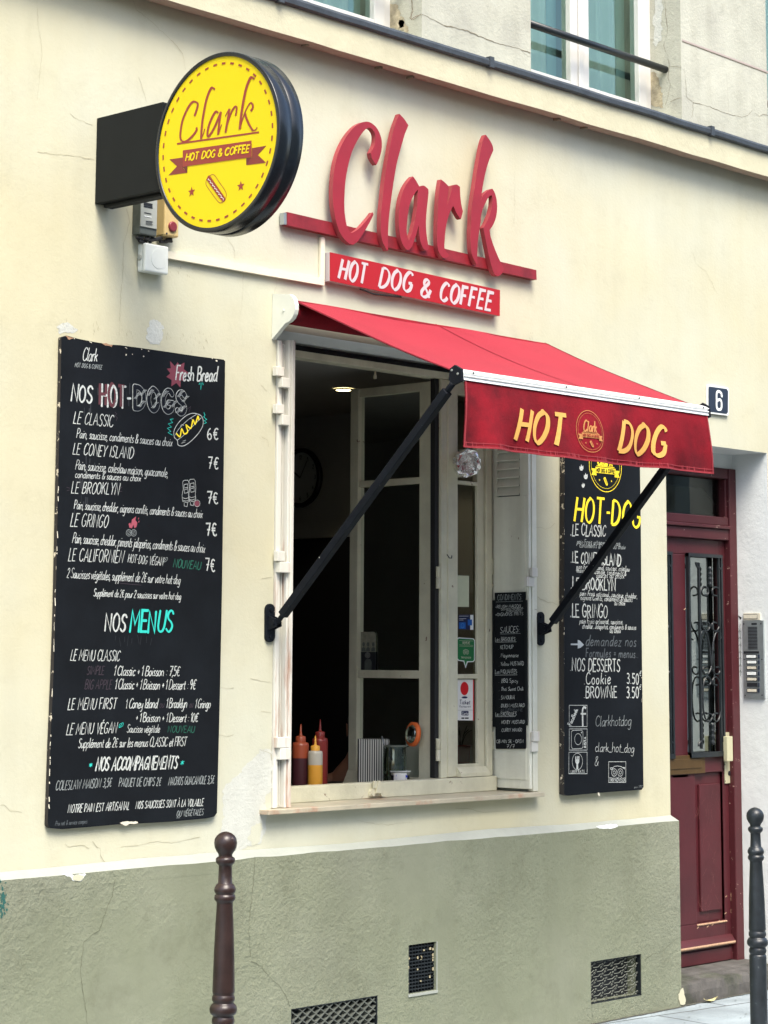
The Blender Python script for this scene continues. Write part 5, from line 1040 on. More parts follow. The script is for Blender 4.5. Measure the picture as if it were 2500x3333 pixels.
for ox in (0, 50):
    for pts in ([(1140, 1275), (1150, 1262), (1180, 1260), (1190, 1275), (1195, 1330), (1190, 1380), (1195, 1430), (1170, 1440), (1140, 1430), (1135, 1380), (1145, 1330), (1140, 1275)], [(1152, 1295), (1180, 1290), (1182, 1360), (1155, 1365), (1150, 1330), (1152, 1295)], [(1140, 1400), (1160, 1408), (1192, 1400)], [(1142, 1420), (1165, 1428), (1192, 1418)], [(1152, 1442), (1152, 1466), (1175, 1472), (1180, 1442)], [(1156, 1322), (1178, 1318)], [(1156, 1336), (1178, 1330)]):
        g.ribbon([zl((a + ox, b - ox * .16)) for a, b in pts], .0018, NF, .0012, 0)
g.poly([zl(p) + NF * .001 for p in circ_px((1255, 1448), 20, 24)] if False else [zl((1255 + 20 * math.cos(t / 8 * math.pi), 1448 + 24 * math.sin(t / 8 * math.pi))) + NF * .001 for t in range(16)], 1)
g.ribbon([zl((1255 + 23 * math.cos(t / 8 * math.pi), 1446 + 27 * math.sin(t / 8 * math.pi))) for t in range(17)], .0014, NF, .0016, 0)
g.build('sausage_drawing', [M['chalk'], M['pink']], bp)
g = MB(); g.poly([zl(p) + NF * .001 for p in ((715, 1640), (708, 1610), (722, 1600), (728, 1620), (735, 1575), (768, 1550), (762, 1580), (778, 1600), (770, 1635), (755, 1645), (745, 1615), (735, 1645))], 0)
for p in ((790, 1560), (792, 1585)): g.ribbon([zl(p), zl((p[0] - 4, p[1] + 14))], .003, NF, .001, 0)
for cx in (710, 748):
    g.ribbon([zl((cx + 22 * math.cos(t / 8 * math.pi), 1682 + 26 * math.sin(t / 8 * math.pi))) for t in range(17)], .0018, NF, .0012, 1); g.ribbon([zl((cx + 13 * math.cos(t / 6 * math.pi), 1682 + 15 * math.sin(t / 6 * math.pi))) for t in range(13)], .0014, NF, .0012, 1); g.ribbon([zl((cx - 6, 1688)), zl((cx + 6, 1676))], .0016, NF, .0012, 1)
g.build('flame_drawing', [mat('pink_chalk', (.34, .07, .10), .9), M['chalkdim']], bp)
g = MB()
for zf, c0, m_ in ((z3, (998, 1898), 0), (z4, (645, 1254), 1)):
    for pts in ([(-14, 18), (-12, -4), (4, -14), (20, -18), (16, 4), (2, 14), (-14, 18)], [(-14, 22), (0, 2), (10, -8)]): g.ribbon([pb(zf((c0[0] + a, c0[1] + b))) for a, b in spline(pts, 3)], .0016, NF, .0012, m_)
for pts in ([(598, 715), (612, 730), (600, 745), (618, 762), (608, 785)], [(212, 1318), (238, 1325)], [(214, 1345), (236, 1338)], [(630, 1338), (655, 1315)], [(632, 1352), (656, 1350)], [(740, 1045), (765, 1052)], [(750, 1060), (758, 1036)], [(1180, 690), (1205, 670), (1190, 720)], [(640, 2085), (810, 2100)]): g.ribbon([pb(z3(p)) for p in pts], .0022, NF, .001, 2)
g.build('small_marks', [M['chalkdim'], M['teal'], M['purple']], bp)
L4('NOS', (516, 495), (678, 508), 138, 17, name='heading', rnd=True, brush=.25, sub=6, slant=.15); L4('MENUS', (716, 508), (1052, 508), 166, 24, M['teal'], name='heading', rnd=True, brush=.25, sub=6, slant=.15)
L4('LE MENU CLASSIC', (240, 736), (632, 741), 86, 8.5, name='item_name'); L4('SIMPLE', (372, 850), (508, 850), 68, 8, M['purple']); L4('1 Classic + 1 Boisson : 7,5€', (586, 856), (1112, 862), 78, 9, gap=.4)
L4('BIG APPLE', (356, 966), (568, 966), 76, 8, M['purple']); L4('1 Classic + 1 Boisson + 1 Dessert : 9€', (596, 965), (1238, 968), 80, 9, gap=.3)
L4('LE MENU FIRST', (220, 1131), (604, 1122), 90, 9, name='item_name'); L4('1 Coney Island', (682, 1120), (935, 1115), 76, 9, gap=.3); L4('ou', (952, 1114), (990, 1112), 60, 6, M['purple']); L4('1 Brooklyn', (1006, 1116), (1172, 1115), 76, 9, gap=.3); L4('ou', (1192, 1114), (1222, 1112), 60, 6, M['purple']); L4('1 Gringo', (1236, 1118), (1360, 1116), 72, 8.5, gap=.3)
L4('+ 1 Boisson + 1 Dessert : 10€', (762, 1226), (1258, 1228), 72, 9, gap=.3); L4('LE MENU VÉGAN', (208, 1331), (608, 1316), 90, 8.5, name='item_name'); L4('Saucisse végétale', (692, 1312), (955, 1312), 64, 6.5, gap=.3); L4('NOUVEAU', (1020, 1312), (1232, 1314), 54, 7, M['green'])
L4('Supplément de 2€ sur les menus CLASSIC et FIRST', (302, 1436), (1165, 1420), 76, 7.5, gap=.4)
L4('NOS ACCOMPAGNEMENTS', (442, 1618), (1092, 1600), 102, 14, name='heading', brush=.2, rnd=True); L4('*', (388, 1600), (418, 1598), 52, 8, M['teal']); L4('*', (1114, 1586), (1146, 1584), 56, 8, M['teal'])
L4('COLESLAW MAISON 3,5€', (122, 1776), (568, 1746), 74, 7, M['chalkdim']); L4('PAQUET DE CHIPS 2€', (628, 1746), (962, 1738), 68, 7, M['chalkdim']); L4('NACHOS GUACAMOLE 3,5€', (1024, 1736), (1388, 1720), 64, 7, M['chalkdim'])
L4('NOTRE PAIN EST ARTISANAL', (220, 1956), (710, 1930), 66, 8.5); L4('NOS SAUCISSES SONT À LA VOLAILLE', (762, 1922), (1303, 1898), 58, 8); L4('OU VÉGÉTALES', (1090, 1986), (1303, 1972), 48, 6.5, M['chalkdim']); L4('Prix net & service compris', (120, 2058), (375, 2040), 38, 4.5, M['chalkgrey'])
g = MB(); g.ribbon([pb(z4((1090, 1996))), pb(z4((1118, 1994)))], .002, NF, .001, 0); g.ribbon([pb(z4((640, 105))), pb(z4((810, 108)))], .0016, NF, .001, 1); g.ribbon([pb(z4((785, 246))), pb(z4((860, 250)))], .0016, NF, .001, 1); g.build('underline', [M['chalkdim'], M['purple']], bp)

RB = thing('menu_board', 'narrow tall blackboard between the window and the door with yellow heading and emblem', 'menu board', (8.6, 0, 1.05))
zR = Z(1750, 1350, .56519); YRB = -.032; pq = py_(YRB); ZQ = lambda p: pq(zR(p))
pts = [zR(p) for p in ((156, 140), (170, 128), (570, 182), (588, 200), (594, 600), (600, 1300), (610, 2145), (598, 2160), (420, 2172), (175, 2194), (153, 2186), (152, 1200))]
rp = board_body(RB, pts, pq, (0, .028, 0))
def LR_(s, p0, p1, h, w=7, m=None, name='text_line', **kw): return tl(rp, zR, pq, NF, s, p0, p1, h, w, m or M['chalk'], name, **kw)
g = MB(); emblem_parts(g, ZQ((390, 290)), (pq(zR((390, 137))) - pq(zR((390, 290)))).length, EX, NF, .001, 0, 1); g.build('emblem', [M['yellowc'], M['blackp']], rp)
g = MB()
for cx, cy, q in ((252, 303, 1), (277, 352, 1), (262, 405, .75)):
    g.poly([ZQ((cx + a * q, cy + b * q)) + NF * .001 for a, b in ((-12, 8), (-11, -8), (-5, -2), (-2, -18), (4, -4), (10, -12), (11, 6), (4, 20), (-6, 18))], 0)
g.build('splash_drawing', M['chalk'], rp)
LR_('HOT-DOG', (208, 612), (588, 650), 146, 19, M['yellowc'], name='heading', brush=.4, slant=.16, sub=6, gap=1.4)
for s, p0, p1, h in (('.LE CLASSIC', (188, 694), (390, 700), 66), ('.LE CONEY ISLAND', (190, 850), (476, 870), 64), ('.LE BROOKLYN', (190, 1002), (446, 1014), 66), ('.LE GRINGO', (187, 1164), (400, 1170), 74)): LR_(s, p0, p1, h, 9, name='item_name', slant=.05, rnd=True, jit=.06)
for s, p0, p1 in (('pain Frais artisanal, saucisse,', (225, 744), (478, 756)), ('condiments & sauces au choix', (240, 764), (503, 774)), ('pain Frais artisanal, saucisse, coleslaw', (222, 888), (527, 902)), ('maison, guacamole, condiments &', (224, 908), (508, 928)), ('sauces au choix', (336, 938), (496, 944)),
                  ('pain Frais artisanal, saucisse, cheddar,', (242, 1040), (572, 1058)), ('oignons Confits, condiments & sauces', (246, 1066), (543, 1078)), ('au choix', (440, 1096), (502, 1098)), ('pain Frais artisanal, saucisse,', (240, 1202), (490, 1206)), ('cheddar, Jalapeños, condiments & sauces', (256, 1230), (564, 1238)), ('au choix', (414, 1256), (476, 1258))):
    LR_(s, p0, p1, 30, 4.2, M['chalkdim'] if p0[1] < 800 else M['chalk'], slant=.2, jit=.06)
g = MB(); g.ribbon([ZQ((190, 1322)), ZQ((232, 1322))], .0075, NF, .001, 0); g.poly([ZQ(p) + NF * .001 for p in ((230, 1296), (244, 1302), (266, 1325), (246, 1342), (230, 1346))], 0); g.build('arrow_drawing', mat('grey_chalk', (.27, .31, .34), .9), rp)
LR_('demandez nos', (274, 1330), (565, 1334), 62, 7, M['chalkgrey'], slant=.2); LR_('Formules = menus..', (276, 1395), (578, 1400), 52, 7, M['chalkgrey'], slant=.15)
LR_('.NOS DESSERTS', (186, 1474), (472, 1480), 72, 8.5, name='item_name', slant=.03); LR_('.Cookie', (265, 1553), (418, 1550), 66, 8.5, name='item_name', slant=.05); LR_('3.50', (512, 1546), (580, 1554), 60, 8.5, name='price', slant=.05); LR_('€', (583, 1502), (594, 1503), 28, 4, name='price')
LR_('.BROWNiE', (265, 1632), (456, 1628), 66, 8.5, name='item_name', slant=.05); LR_('3.50', (510, 1630), (580, 1630), 62, 8.5, name='price', slant=.05); LR_('€', (583, 1582), (594, 1583), 28, 4, name='price')
def frame4(g, a, b, c, d, w=.0024): g.ribbon([ZQ(p) for p in ((a, b), (c, b), (c, d), (a, d), (a, b))], w, NF, .001, 0)
g = MB(); frame4(g, 181, 1673, 284, 1796); g.ribbon([ZQ(p) for p in spline([(278, 1690), (266, 1684), (258, 1700), (258, 1740), (259, 1794)], 4)], .0105, NF, .001, 0); g.ribbon([ZQ((247, 1722)), ZQ((278, 1722))], .008, NF, .001, 0)
text(g, 'FaceBook', lambda p: ZQ((200 + p[0] * .36 - p[1] * .3, 1790 - p[0] - p[1] * .1)) if False else ZQ((193 + p[0] * .40 + p[1] * .8, 1790 - p[0] * .95 + p[1] * .3)), (0, 0), (96, 0), 26, 3.4, NF, .001, 0, slant=0); g.build('social_icon', M['chalk'], rp)
g = MB(); frame4(g, 181, 1809, 284, 1931); g.ribbon([ZQ(p) for p in ((200, 1818), (252, 1816), (260, 1826), (260, 1915), (252, 1922), (200, 1924), (193, 1912), (193, 1828), (200, 1818))], .0024, NF, .001, 0)
g.ribbon([ZQ((232 + 20 * math.cos(t / 10 * math.pi), 1868 + 32 * math.sin(t / 10 * math.pi))) for t in range(21)], .0022, NF, .001, 0); g.poly([ZQ((252 + 4 * math.cos(t), 1830 + 5 * math.sin(t))) + NF * .001 for t in range(6)])
text(g, 'INSTA', lambda p: ZQ((278 + p[1], 1918 - p[0])), (0, 0), (62, 0), 12, 2.6, NF, .001, 0, slant=0); g.build('social_icon', M['chalk'], rp)
g = MB(); frame4(g, 179, 1943, 284, 2067); g.ribbon([ZQ((228 + 30 * math.cos(t / 10 * math.pi), 1997 + 48 * math.sin(t / 10 * math.pi))) for t in range(21)], .0022, NF, .001, 0)
g.poly([ZQ(p) + NF * .001 for p in ((216, 1966), (221, 1966), (221, 1985), (225, 1985), (225, 1966), (230, 1966), (230, 1985), (234, 1985), (234, 1966), (239, 1966), (239, 2000), (232, 2012), (233, 2040), (222, 2040), (223, 2012), (216, 2000))]); text(g, 'UBER EATS', ZQ, (190, 2064), (268, 2062), 16, 2.6, NF, .0012, 0, slant=0); g.build('social_icon', M['chalk'], rp)
g = MB(); frame4(g, 408, 1998, 507, 2117)
for cx in (440, 475):
    for rr in (16, 7): g.ribbon([ZQ((cx + rr * .95 * math.cos(t / 8 * math.pi), 2060 + rr * 1.35 * math.sin(t / 8 * math.pi))) for t in range(17)], .0024, NF, .001, 0)
for pts in ([(422, 2045), (440, 2025), (458, 2022), (480, 2026), (500, 2040)], [(422, 2045), (416, 2034), (430, 2032)], [(500, 2040), (503, 2032), (490, 2030)], [(452, 2086), (458, 2096), (464, 2086)]): g.ribbon([ZQ(p) for p in pts], .0026, NF, .001, 0)
text(g, 'TRIPADVISOR', ZQ, (412, 2113), (505, 2113), 22, 2.8, NF, .0012, 0, slant=0); g.build('social_icon', M['chalk'], rp)
LR_('Clarkhotdog', (332, 1794), (536, 1790), 62, 4, M['chalkdim'], slant=.12, gap=.4); LR_('clark_hot_dog', (330, 1940), (553, 1946), 54, 4, M['chalk'], slant=.15, gap=.5); LR_('&', (326, 2021), (348, 2020), 56, 4); LR_('pix TTC', (556, 2150), (604, 2147), 12, 2, M['chalkdim'])
g = MB()
for _ in range(16):
    t = random.random(); q = ZQ((random.choice((153, 608 if t > .9 else 598)), 200 + 1950 * t)); g.ribbon([q, q - V((0, 0, random.uniform(.003, .02)))], random.uniform(.001, .003), NF, .0005, 0)
for p in ((350, 2176), (354, 2184)): q = ZQ(p); g.ribbon([q, q - V((0, 0, .01))], .012, NF, .0005, 0)
merge(rp, g.build('chipped_edge', M['label'], rp))

SB = thing('condiment_board', 'small narrow blackboard of condiments and sauces hanging on the folded white shutter', 'menu board', (SX - .01, 0, 1.5))
XB = SX - .012; pc = px_(XB); q6 = lambda p: pc(z6(p)); q7 = lambda p: pc(z7(p))
g = MB(); g.prism([tuple(p) for p in (q6((1028, 1757)), q6((1358, 1746)), q7((1362, 1440)), q7((1352, 1452)), q7((1040, 1452)), q7((1037, 1400)))], (.006, 0, 0)); sbp = g.build('panel', M['board'], SB)
g = MB()
for a, b, w in (((1018, 1838), (1026, 1214), 16), ((1366, 1834), (1376, 1198), 14)):
    A, B = q6(a), q7(b); g.box((XB - .003, A.y - .006, B.z), (XB + .004, A.y + .006, A.z))
g.build('side_strip', M['satinblack'], SB)
def C6(s, p0, p1, h, w=5, m=None, name='text_line', **kw): return tl(sbp, z6, pc, NL, s, p0, p1, h, w, m or M['chalk'], name, slant=.06, **kw)
def C7(s, p0, p1, h, w=5, m=None, name='text_line', **kw): return tl(sbp, z7, pc, NL, s, p0, p1, h, w, m or M['chalk'], name, slant=.06, jit=.05, **kw)
C6('CONDIMENTS:', (1062, 1838), (1325, 1830), 60, 6, M['chalkdim'], 'heading'); C6('>RELISH MAISON', (1035, 1925), (1312, 1914), 32, 5); C6('OIGNONS-POIVRONS-', (1100, 1947), (1348, 1932), 20, 3.5); C6('CORNICHONS-', (1156, 1970), (1330, 1956), 20, 3.5)
C7('>OIGNONS FRITS', (1035, 18), (1338, 8), 32, 5); C7('SAUCES:', (1090, 200), (1298, 192), 66, 7, name='heading')
for s, p0, p1, h in (('Les BASIQUES:', (1037, 290), (1262, 285), 42), ('. KETCHUP', (1072, 375), (1232, 370), 40), ('. Mayonnaise', (1076, 464), (1288, 460), 44), ('. Yellow MUSTARD', (1076, 555), (1345, 548), 42), ('Les PIQUANTES:', (1036, 640), (1280, 635), 42), ('. BBQ Spicy', (1080, 736), (1282, 735), 42), ('. Thaï Sweet Chili', (1080, 825), (1340, 820), 40), ('. SAMOURAÏ', (1080, 916), (1246, 914), 40), ('. DIJON MUSTARD', (1080, 1003), (1354, 1000), 38), ('Les EXOTIQUES', (1038, 1095), (1264, 1092), 40), ('. HONEY MUSTARD', (1085, 1181), (1354, 1178), 36), ('. CURRY MANGO', (1088, 1268), (1328, 1262), 36), ('CB MIN 5€ - OPEN', (1052, 1388), (1340, 1385), 34), ('7/7', (1156, 1444), (1248, 1444), 40)): C7(s, p0, p1, h, 5.5)
C7('ALGERIENNE', (1096, 1046), (1334, 1046), 30, 4, M['chalkgrey'])
g = MB()
for zf, a, b, m_ in ((z6, (1046, 1856), (1335, 1846), 1), (z7, (1092, 212), (1310, 205), 1), (z7, (1040, 300), (1265, 295), 0), (z7, (1034, 655), (1275, 652), 0), (z7, (1038, 1104), (1256, 1102), 0)): g.ribbon([pc(zf(a)), pc(zf(b))], .0016, NL, .001, m_)
g.build('underline', [M['chalk'], M['chalkdim']], sbp)

# ------------------------------------------------------------------ house number, intercom, wires on the wall
HN = thing('house_number', 'small dark blue enamel number plate above the door', 'house number', (9.62, 0, 2.95))
zn = Z(2280, 1230, 120 / 1659); pn = lambda p, y=-.014: at(*zn(p), y)
g = MB(); 
def inset(k): return [(330 + k, 300 + k * .9), (1250, 440 + k * .8 if False else 430), (1290, 520), (1285, 1640), (1210, 1690), (420, 1600), (335, 1540)]
g.prism([tuple(pn(p)) for p in ((335, 340), (400, 300), (1220, 425), (1290, 520), (1280, 1660), (1210, 1700), (400, 1590), (335, 1500))], (0, .012, 0)); pl_ = g.build('rim', M['enamel'], HN, bev=.002)
g = MB(); g.poly([tuple(pn(p, -.0155)) for p in ((365, 440), (410, 388), (1180, 498), (1245, 600), (1235, 1550), (1170, 1615), (430, 1515), (365, 1420))]); g.build('blue_field', M['blueplate'], HN)
g = MB(); g.ribbon([pn(p, -.0155) for p in spline([(985, 830), (945, 800), (930, 700), (850, 620), (760, 620), (720, 720), (718, 1000), (720, 1280), (760, 1400), (840, 1425), (905, 1400), (940, 1300), (935, 1100), (890, 990), (820, 980), (740, 1030)], 6)], .0145, NF, .0015, 0)
g.build('number_digit', M['labelw'], HN)
IC = thing('intercom', 'grey metal door intercom with name labels on the pale reveal wall', 'intercom', (DX1, .1, 1.5))
zf = Z(2420, 1960, 80 / 520); pi_ = px_(DX1 - .012); qi = lambda p: pi_(zf(p))
A, B = qi((-22, 388)), qi((448, 2040))
g = MB(); g.box((DX1 - .012, A.y, B.z), (DX1 - .001, B.y, A.z))
for p in ((8, 460), (368, 455), (15, 1210), (390, 1210), (38, 1970), (395, 1968)): g.lathe(qi(p), [(.004, 0), (.003, .002)], 8, 1, ax=(-1, 0, 0))
ip = g.build('panel', [M['steel'], M['dark']], IC, bev=.002)
g = MB(); C0, C1 = qi((95, 522)), qi((300, 1010))
for i in range(16):
    za = C0.z + (C1.z - C0.z) * i / 16; g.box((DX1 - .0135, C0.y, za - (C0.z - C1.z) / 16 * .55), (DX1 - .0122, C1.y, za))
A, B = qi((8, 1036)), qi((330, 1085)); g.box((DX1 - .014, A.y, B.z), (DX1 - .0122, B.y, A.z)); A, B = qi((170, 440)), qi((285, 480)); g.box((DX1 - .0132, A.y, B.z), (DX1 - .0122, B.y, A.z))
g.build('speaker_grille', M['dark'], IC)
for (x0, y0, x1, y1, lm) in ((55, 1105, 285, 1190, 'labelw'), (68, 1225, 290, 1310, 'labelw'), (68, 1345, 288, 1428, 'label'), (68, 1460, 290, 1555, 'labelw'), (68, 1585, 295, 1672, 'label'), (78, 1705, 298, 1790, None), (75, 1822, 298, 1912, 'label')):
    g = MB(); A, B = qi((x0, y0)), qi((x1, y1)); g.box((DX1 - .0145, A.y, B.z), (DX1 - .0122, B.y, A.z), 0)
    if lm:
        A, B = qi((x0 + 14, y0 + 14)), qi((x1 - 14, y1 - 14)); g.box((DX1 - .016, A.y, B.z), (DX1 - .0146, B.y, A.z), 1)
    g.build('name_label', [M['dark'], M[lm or 'labelw']], IC)
    g = MB(); A, B = qi((312, y0 + 2)), qi((348, y1 - 2)); g.box((DX1 - .017, A.y, B.z), (DX1 - .0122, B.y, A.z)); g.build('call_button', M['blueplate'], IC, bev=.002)
NP = thing('name_plate', 'small framed cream name plate just above the intercom', 'name plate', (DX1, .1, 1.7))
A, B = qi((-12, 235)), qi((345, 385)); g = MB(); g.box((DX1 - .010, A.y, B.z + .002), (DX1 - .001, B.y, A.z)); np_ = g.build('plate', M['label'], NP, bev=.001)
A, B = qi((0, 250)), qi((292, 355)); g = MB(); g.box((DX1 - .0112, A.y, B.z), (DX1 - .0101, B.y, A.z)); g.build('frame', M['dark'], NP)
A, B = qi((2, 262)), qi((284, 345)); g = MB(); g.box((DX1 - .0122, A.y, B.z), (DX1 - .0113, B.y, A.z)); g.build('card', M['label'], NP)

zE = Z(400, 640, .13261)
TB = thing('transformer_box', 'grey vented electrical box with printed label hanging under the sign bracket', 'electrical box', (5.66, 0, 3.33))
def ebox(g, x0, y0, x1, y1, yf, yb=-.001, mi=0):
    A, B = at(*zE((x0, y0)), yf), at(*zE((x1, y1)), yf); g.box((A.x, yf, B.z), (B.x, yb, A.z), mi); return A, B
g = MB(); A, B = ebox(g, 428, 140, 835, 985, -.047); zTopE = 3.56
g = MB(); g.box((A.x, -.047, B.z), (B.x, -.001, zTopE)); g.build('case', M['greydark'], TB, bev=.004)
g = MB(); A2, B2 = at(*zE((440, 140)), -.05), at(*zE((825, 800)), -.05); g.box((A2.x, -.052, B2.z), (B2.x, -.0475, 3.55))
for yy in (190, 230, 275): a, b = at(*zE((515, yy)), -.053), at(*zE((730, yy + 22)), -.053); g.box((a.x, -.0535, b.z), (b.x, -.0521, b.z + .006), 1)
a, b = at(*zE((530, 380)), -.053), at(*zE((700, 520)), -.053); g.box((a.x, -.0535, b.z), (b.x, -.0521, b.z + .004), 2); g.box((a.x, -.0535, a.z - .004), (b.x, -.0521, a.z), 1)
for i, yy in enumerate((600, 625, 648, 668, 688)): g.ribbon([at(*zE((560, yy)), -.052), at(*zE((735 - 12 * (i % 3), yy + 22)), -.052)], .0014 if i else .003, NF, .0008, 1)
g.build('vented_cover', [M['grey'], M['dark'], M['labelw']], TB, bev=.002)
g = MB()
for _ in range(16):
    a = at(*zE((random.uniform(330, 1100), random.uniform(985, 1110))), -.03); g.tube([a, a + V((random.uniform(.01, .05), random.uniform(-.01, .015), random.uniform(-.008, .012)))], random.uniform(.004, .008), 6)
g.build('cable_tangle', M['rubber'], TB)
YBx = thing('emergency_switch_box', 'yellowed switch box with dull red round button half hidden by the round sign', 'switch box', (5.76, 0, 3.33))
g = MB(); A, B = at(*zE((1036, 130)), -.056), at(*zE((1372, 1010)), -.056); g.box((A.x, -.056, B.z), (B.x, -.001, 3.60)); g.build('case', M['beige'], YBx, bev=.006)
g = MB(); c0 = at(*zE((1212, 740)), -.056); g.lathe(c0, [(.021, 0), (.021, .006), (.017, .008)], 28, ax=(0, -1, 0)); g.build('button', M['redbutton'], YBx)
g = MB(); g.lathe(at(*zE((1073, 905)), -.056), [(.004, 0), (.004, .002)], 10, ax=(0, -1, 0)); g.build('screw', M['dark'], YBx)
JB = thing('junction_box', 'white plastic junction box with round knockout below the switch box', 'junction box', (5.7, 0, 3.15))
g = MB(); A, B = at(*zE((556, 1130)), -.048), at(*zE((1112, 1915)), -.048); g.box((A.x, -.030, B.z), (B.x, -.001, A.z)); g.box((A.x - .001, -.048, B.z - .001), (B.x + .001, -.0305, A.z + .001)); jb = g.build('case', M['boxwhite'], JB, bev=.006)
g = MB(); c0 = at(*zE((880, 1525)), -.048); g.lathe(c0, [(.0405, 0), (.040, .0012)], 40, ax=(0, -1, 0)); g.build('lid_disc', M['boxwhite'], JB)
g = MB(); g.lathe(V((A.x, -.016, (A.z + B.z) / 2)), [(.012, 0), (.012, .003), (.008, .003), (.008, .005)], 20, ax=(-1, 0, 0)); g.build('knockout', M['grey'], JB)
CT = thing('cable_trunking', 'painted cable trunking running from the junction box to the light box', 'cable trunking', (6.2, 0, 3.2))
a, b, c, d = at(546, 816, -.02), at(1054, 906, -.02), at(1054, 929, -.02), at(546, 840, -.02)
g = MB(); g.prism([tuple(p) for p in (a, b, c, d)], (0, .019, 0)); g.build('horizontal_run', M['trunk'], CT, bev=.005)
g = MB(); A, B = at(1045, 770, -.016), at(1057.5, 906, -.016); g.box((A.x, -.017, c.z), (B.x, -.001, A.z)); g.build('vertical_run', M['trunk'], CT, bev=.003)

# ------------------------------------------------------------------ stickers on the window
yS = FY - .0
def sticker(name, label, cat, poly, m, y=None):
    g = MB(); y = (FY + .004) if y is None else y; P = [at(*p, y) for p in poly]; c0 = sum(P, V()) / len(P); t = thing(name, label, cat, c0)
    g.prism([tuple(p) for p in P], (0, .0008, 0)); return t, g.build('sheet', m, t), y
_, pa_, _ = sticker('paper_note', 'blank cream paper note taped inside the narrow window pane', 'paper', [z6(p) for p in ((610, 1568), (752, 1574), (752, 1910), (622, 1906))], M['paper'])
t, s0, y = sticker('payment_sticker', 'dark blue card payment sticker on the window pane below the paper note', 'sticker', [z7(p) for p in ((640, 3), (795, 2), (802, 8), (802, 168), (640, 155))], M['navy'])
g = MB(); ys = y - .0006
for a, b, c, d, m_ in ((765, 5, 800, 166, 1), (738, 55, 785, 118, 0), (645, 85, 716, 155, 0)): g.poly([tuple(at(*z7(p), ys - .0003 * (2 if m_ == 0 else 0))) for p in ((a, b), (c, b), (c, d), (a, d))], m_)
g.ribbon([at(*z7((680 + 16 * math.cos(k / 6 * math.pi), 120 + 26 * math.sin(k / 6 * math.pi))), ys) for k in range(13)], .002, NF, .0012, 2)
for yy, x1 in ((18, 745), (45, 720), (60, 690)): g.ribbon([at(*z7((645, yy)), ys), at(*z7((x1, yy)), ys)], .0015, NF, .0006, 1)
g.build('print', [M['bluep'], M['labelw'], mat('light_blue_print', (.05, .28, .65), .5)], s0)
t, s0, y = sticker('review_sticker', 'green speech bubble review sticker with white outline on the window pane', 'sticker', [z7(p) for p in ((640, 248), (798, 258), (816, 275), (814, 495), (798, 514), (738, 516), (716, 580), (694, 508), (638, 500), (622, 480), (622, 265))], M['labelw'])
ys = y - .0007; g = MB(); g.poly([tuple(at(*z7(p), ys)) for p in ((644, 258), (794, 268), (808, 282), (806, 490), (794, 504), (730, 506), (716, 555), (700, 498), (642, 490), (630, 474), (630, 272))], 0)
ps = py_(ys); P7 = lambda p: ps(z7(p))
for cx in (702, 733):
    for rr in (17, 8): g.ribbon([P7((cx + rr * .8 * math.cos(k / 7 * math.pi), 407 + rr * 1.35 * math.sin(k / 7 * math.pi))) for k in range(15)], .0016, NF, .0008, 1)
g.ribbon([P7(p) for p in ((690, 388), (717, 376), (745, 390))], .0016, NF, .0008, 1)
for yy in (285, 332, 345): g.ribbon([P7((645, yy - 4)), P7((795, yy + 2))], .001, NF, .0008, 1)
text(g, 'REPÉRÉ', P7, (682, 318), (760, 321), 24, 4, NF, .0008, 1, slant=0); text(g, 'TRIPADVISOR', P7, (665, 474), (772, 476), 18, 3, NF, .0008, 1, slant=0); g.build('print', [M['greens'], M['label']], s0)
t, s0, y = sticker('meal_voucher_sticker', 'white sticker with red oval and red edge on the lowest window pane', 'sticker', [z7(p) for p in ((634, 700), (795, 700), (806, 708), (806, 1145), (636, 1143), (622, 1128), (622, 714))], M['paperw'])
ys = y - .0007; ps = py_(ys); g = MB()
g.poly([tuple(P7(p)) for p in ((795, 700), (806, 708), (806, 1145), (795, 1145))], 1); g.poly([tuple(P7((703 + 44 * math.cos(k / 14 * math.pi), 800 + 72 * math.sin(k / 14 * math.pi)))) for k in range(28)], 1)
g.poly([tuple(P7((704 + 32 * math.cos(k / 10 * math.pi), 896 + 11 * math.sin(k / 10 * math.pi)))) for k in range(20)], 2)
g.poly([tuple(P7(p)) for p in ((670, 1048), (676, 1042), (742, 1042), (748, 1048), (748, 1086), (742, 1092), (676, 1090), (670, 1084))], 2); g.ribbon([P7((630, 1034)), P7((795, 1032))], .0008, NF, .0005, 3)
text(g, 'Ticket', P7, (648, 968), (762, 968), 44, 7, NF, .0006, 2, slant=.1); text(g, 'Restaurant', P7, (648, 1003), (770, 1003), 22, 3.2, NF, .0006, 2, slant=.12); text(g, 'Carte', P7, (677, 1083), (742, 1083), 30, 4.5, NF, .0012, 0, slant=0)
for a, b in ((670, 702), (708, 748)): g.poly([tuple(P7(p)) for p in ((a, 1112), (b, 1112), (b, 1128), (a, 1128))], 3)
g.build('print', [M['paperw'], M['redprint'], M['navy'], M['dark']], s0)
# two photo prints on the open casement
zp = Z(1140, 1980, 300 / 1070); po = px_(OX - .001)
def print_on(label, poly, m):
    P = [po(zp(p)) for p in poly]; t = thing('photo_print', label, 'photo print', sum(P, V()) / 4); g = MB(); g.prism([tuple(p) for p in P], (.0008, 0, 0)); return g.build('sheet', m, t)
s1 = print_on('faded print of three figures stuck at the edge of the open casement pane', ((125, 275), (275, 272), (295, 300), (297, 505), (125, 505)), M['photo'])
s2 = print_on('dark print with a small heart below the three figures print', ((125, 506), (297, 506), (297, 738), (125, 738)), M['dark'])
g = MB(); q = lambda p: po(zp(p)) + NL * .0006
for cx in (157, 208, 268):
    g.poly([q((cx + 15 * math.cos(k / 8 * math.pi), 418 + 26 * math.sin(k / 8 * math.pi))) for k in range(16)], 0); g.poly([q(p) for p in ((cx - 24, 500), (cx - 20, 465), (cx, 445), (cx + 20, 465), (cx + 24, 500))], 0)
g.build('figures', M['greydark'], s1)
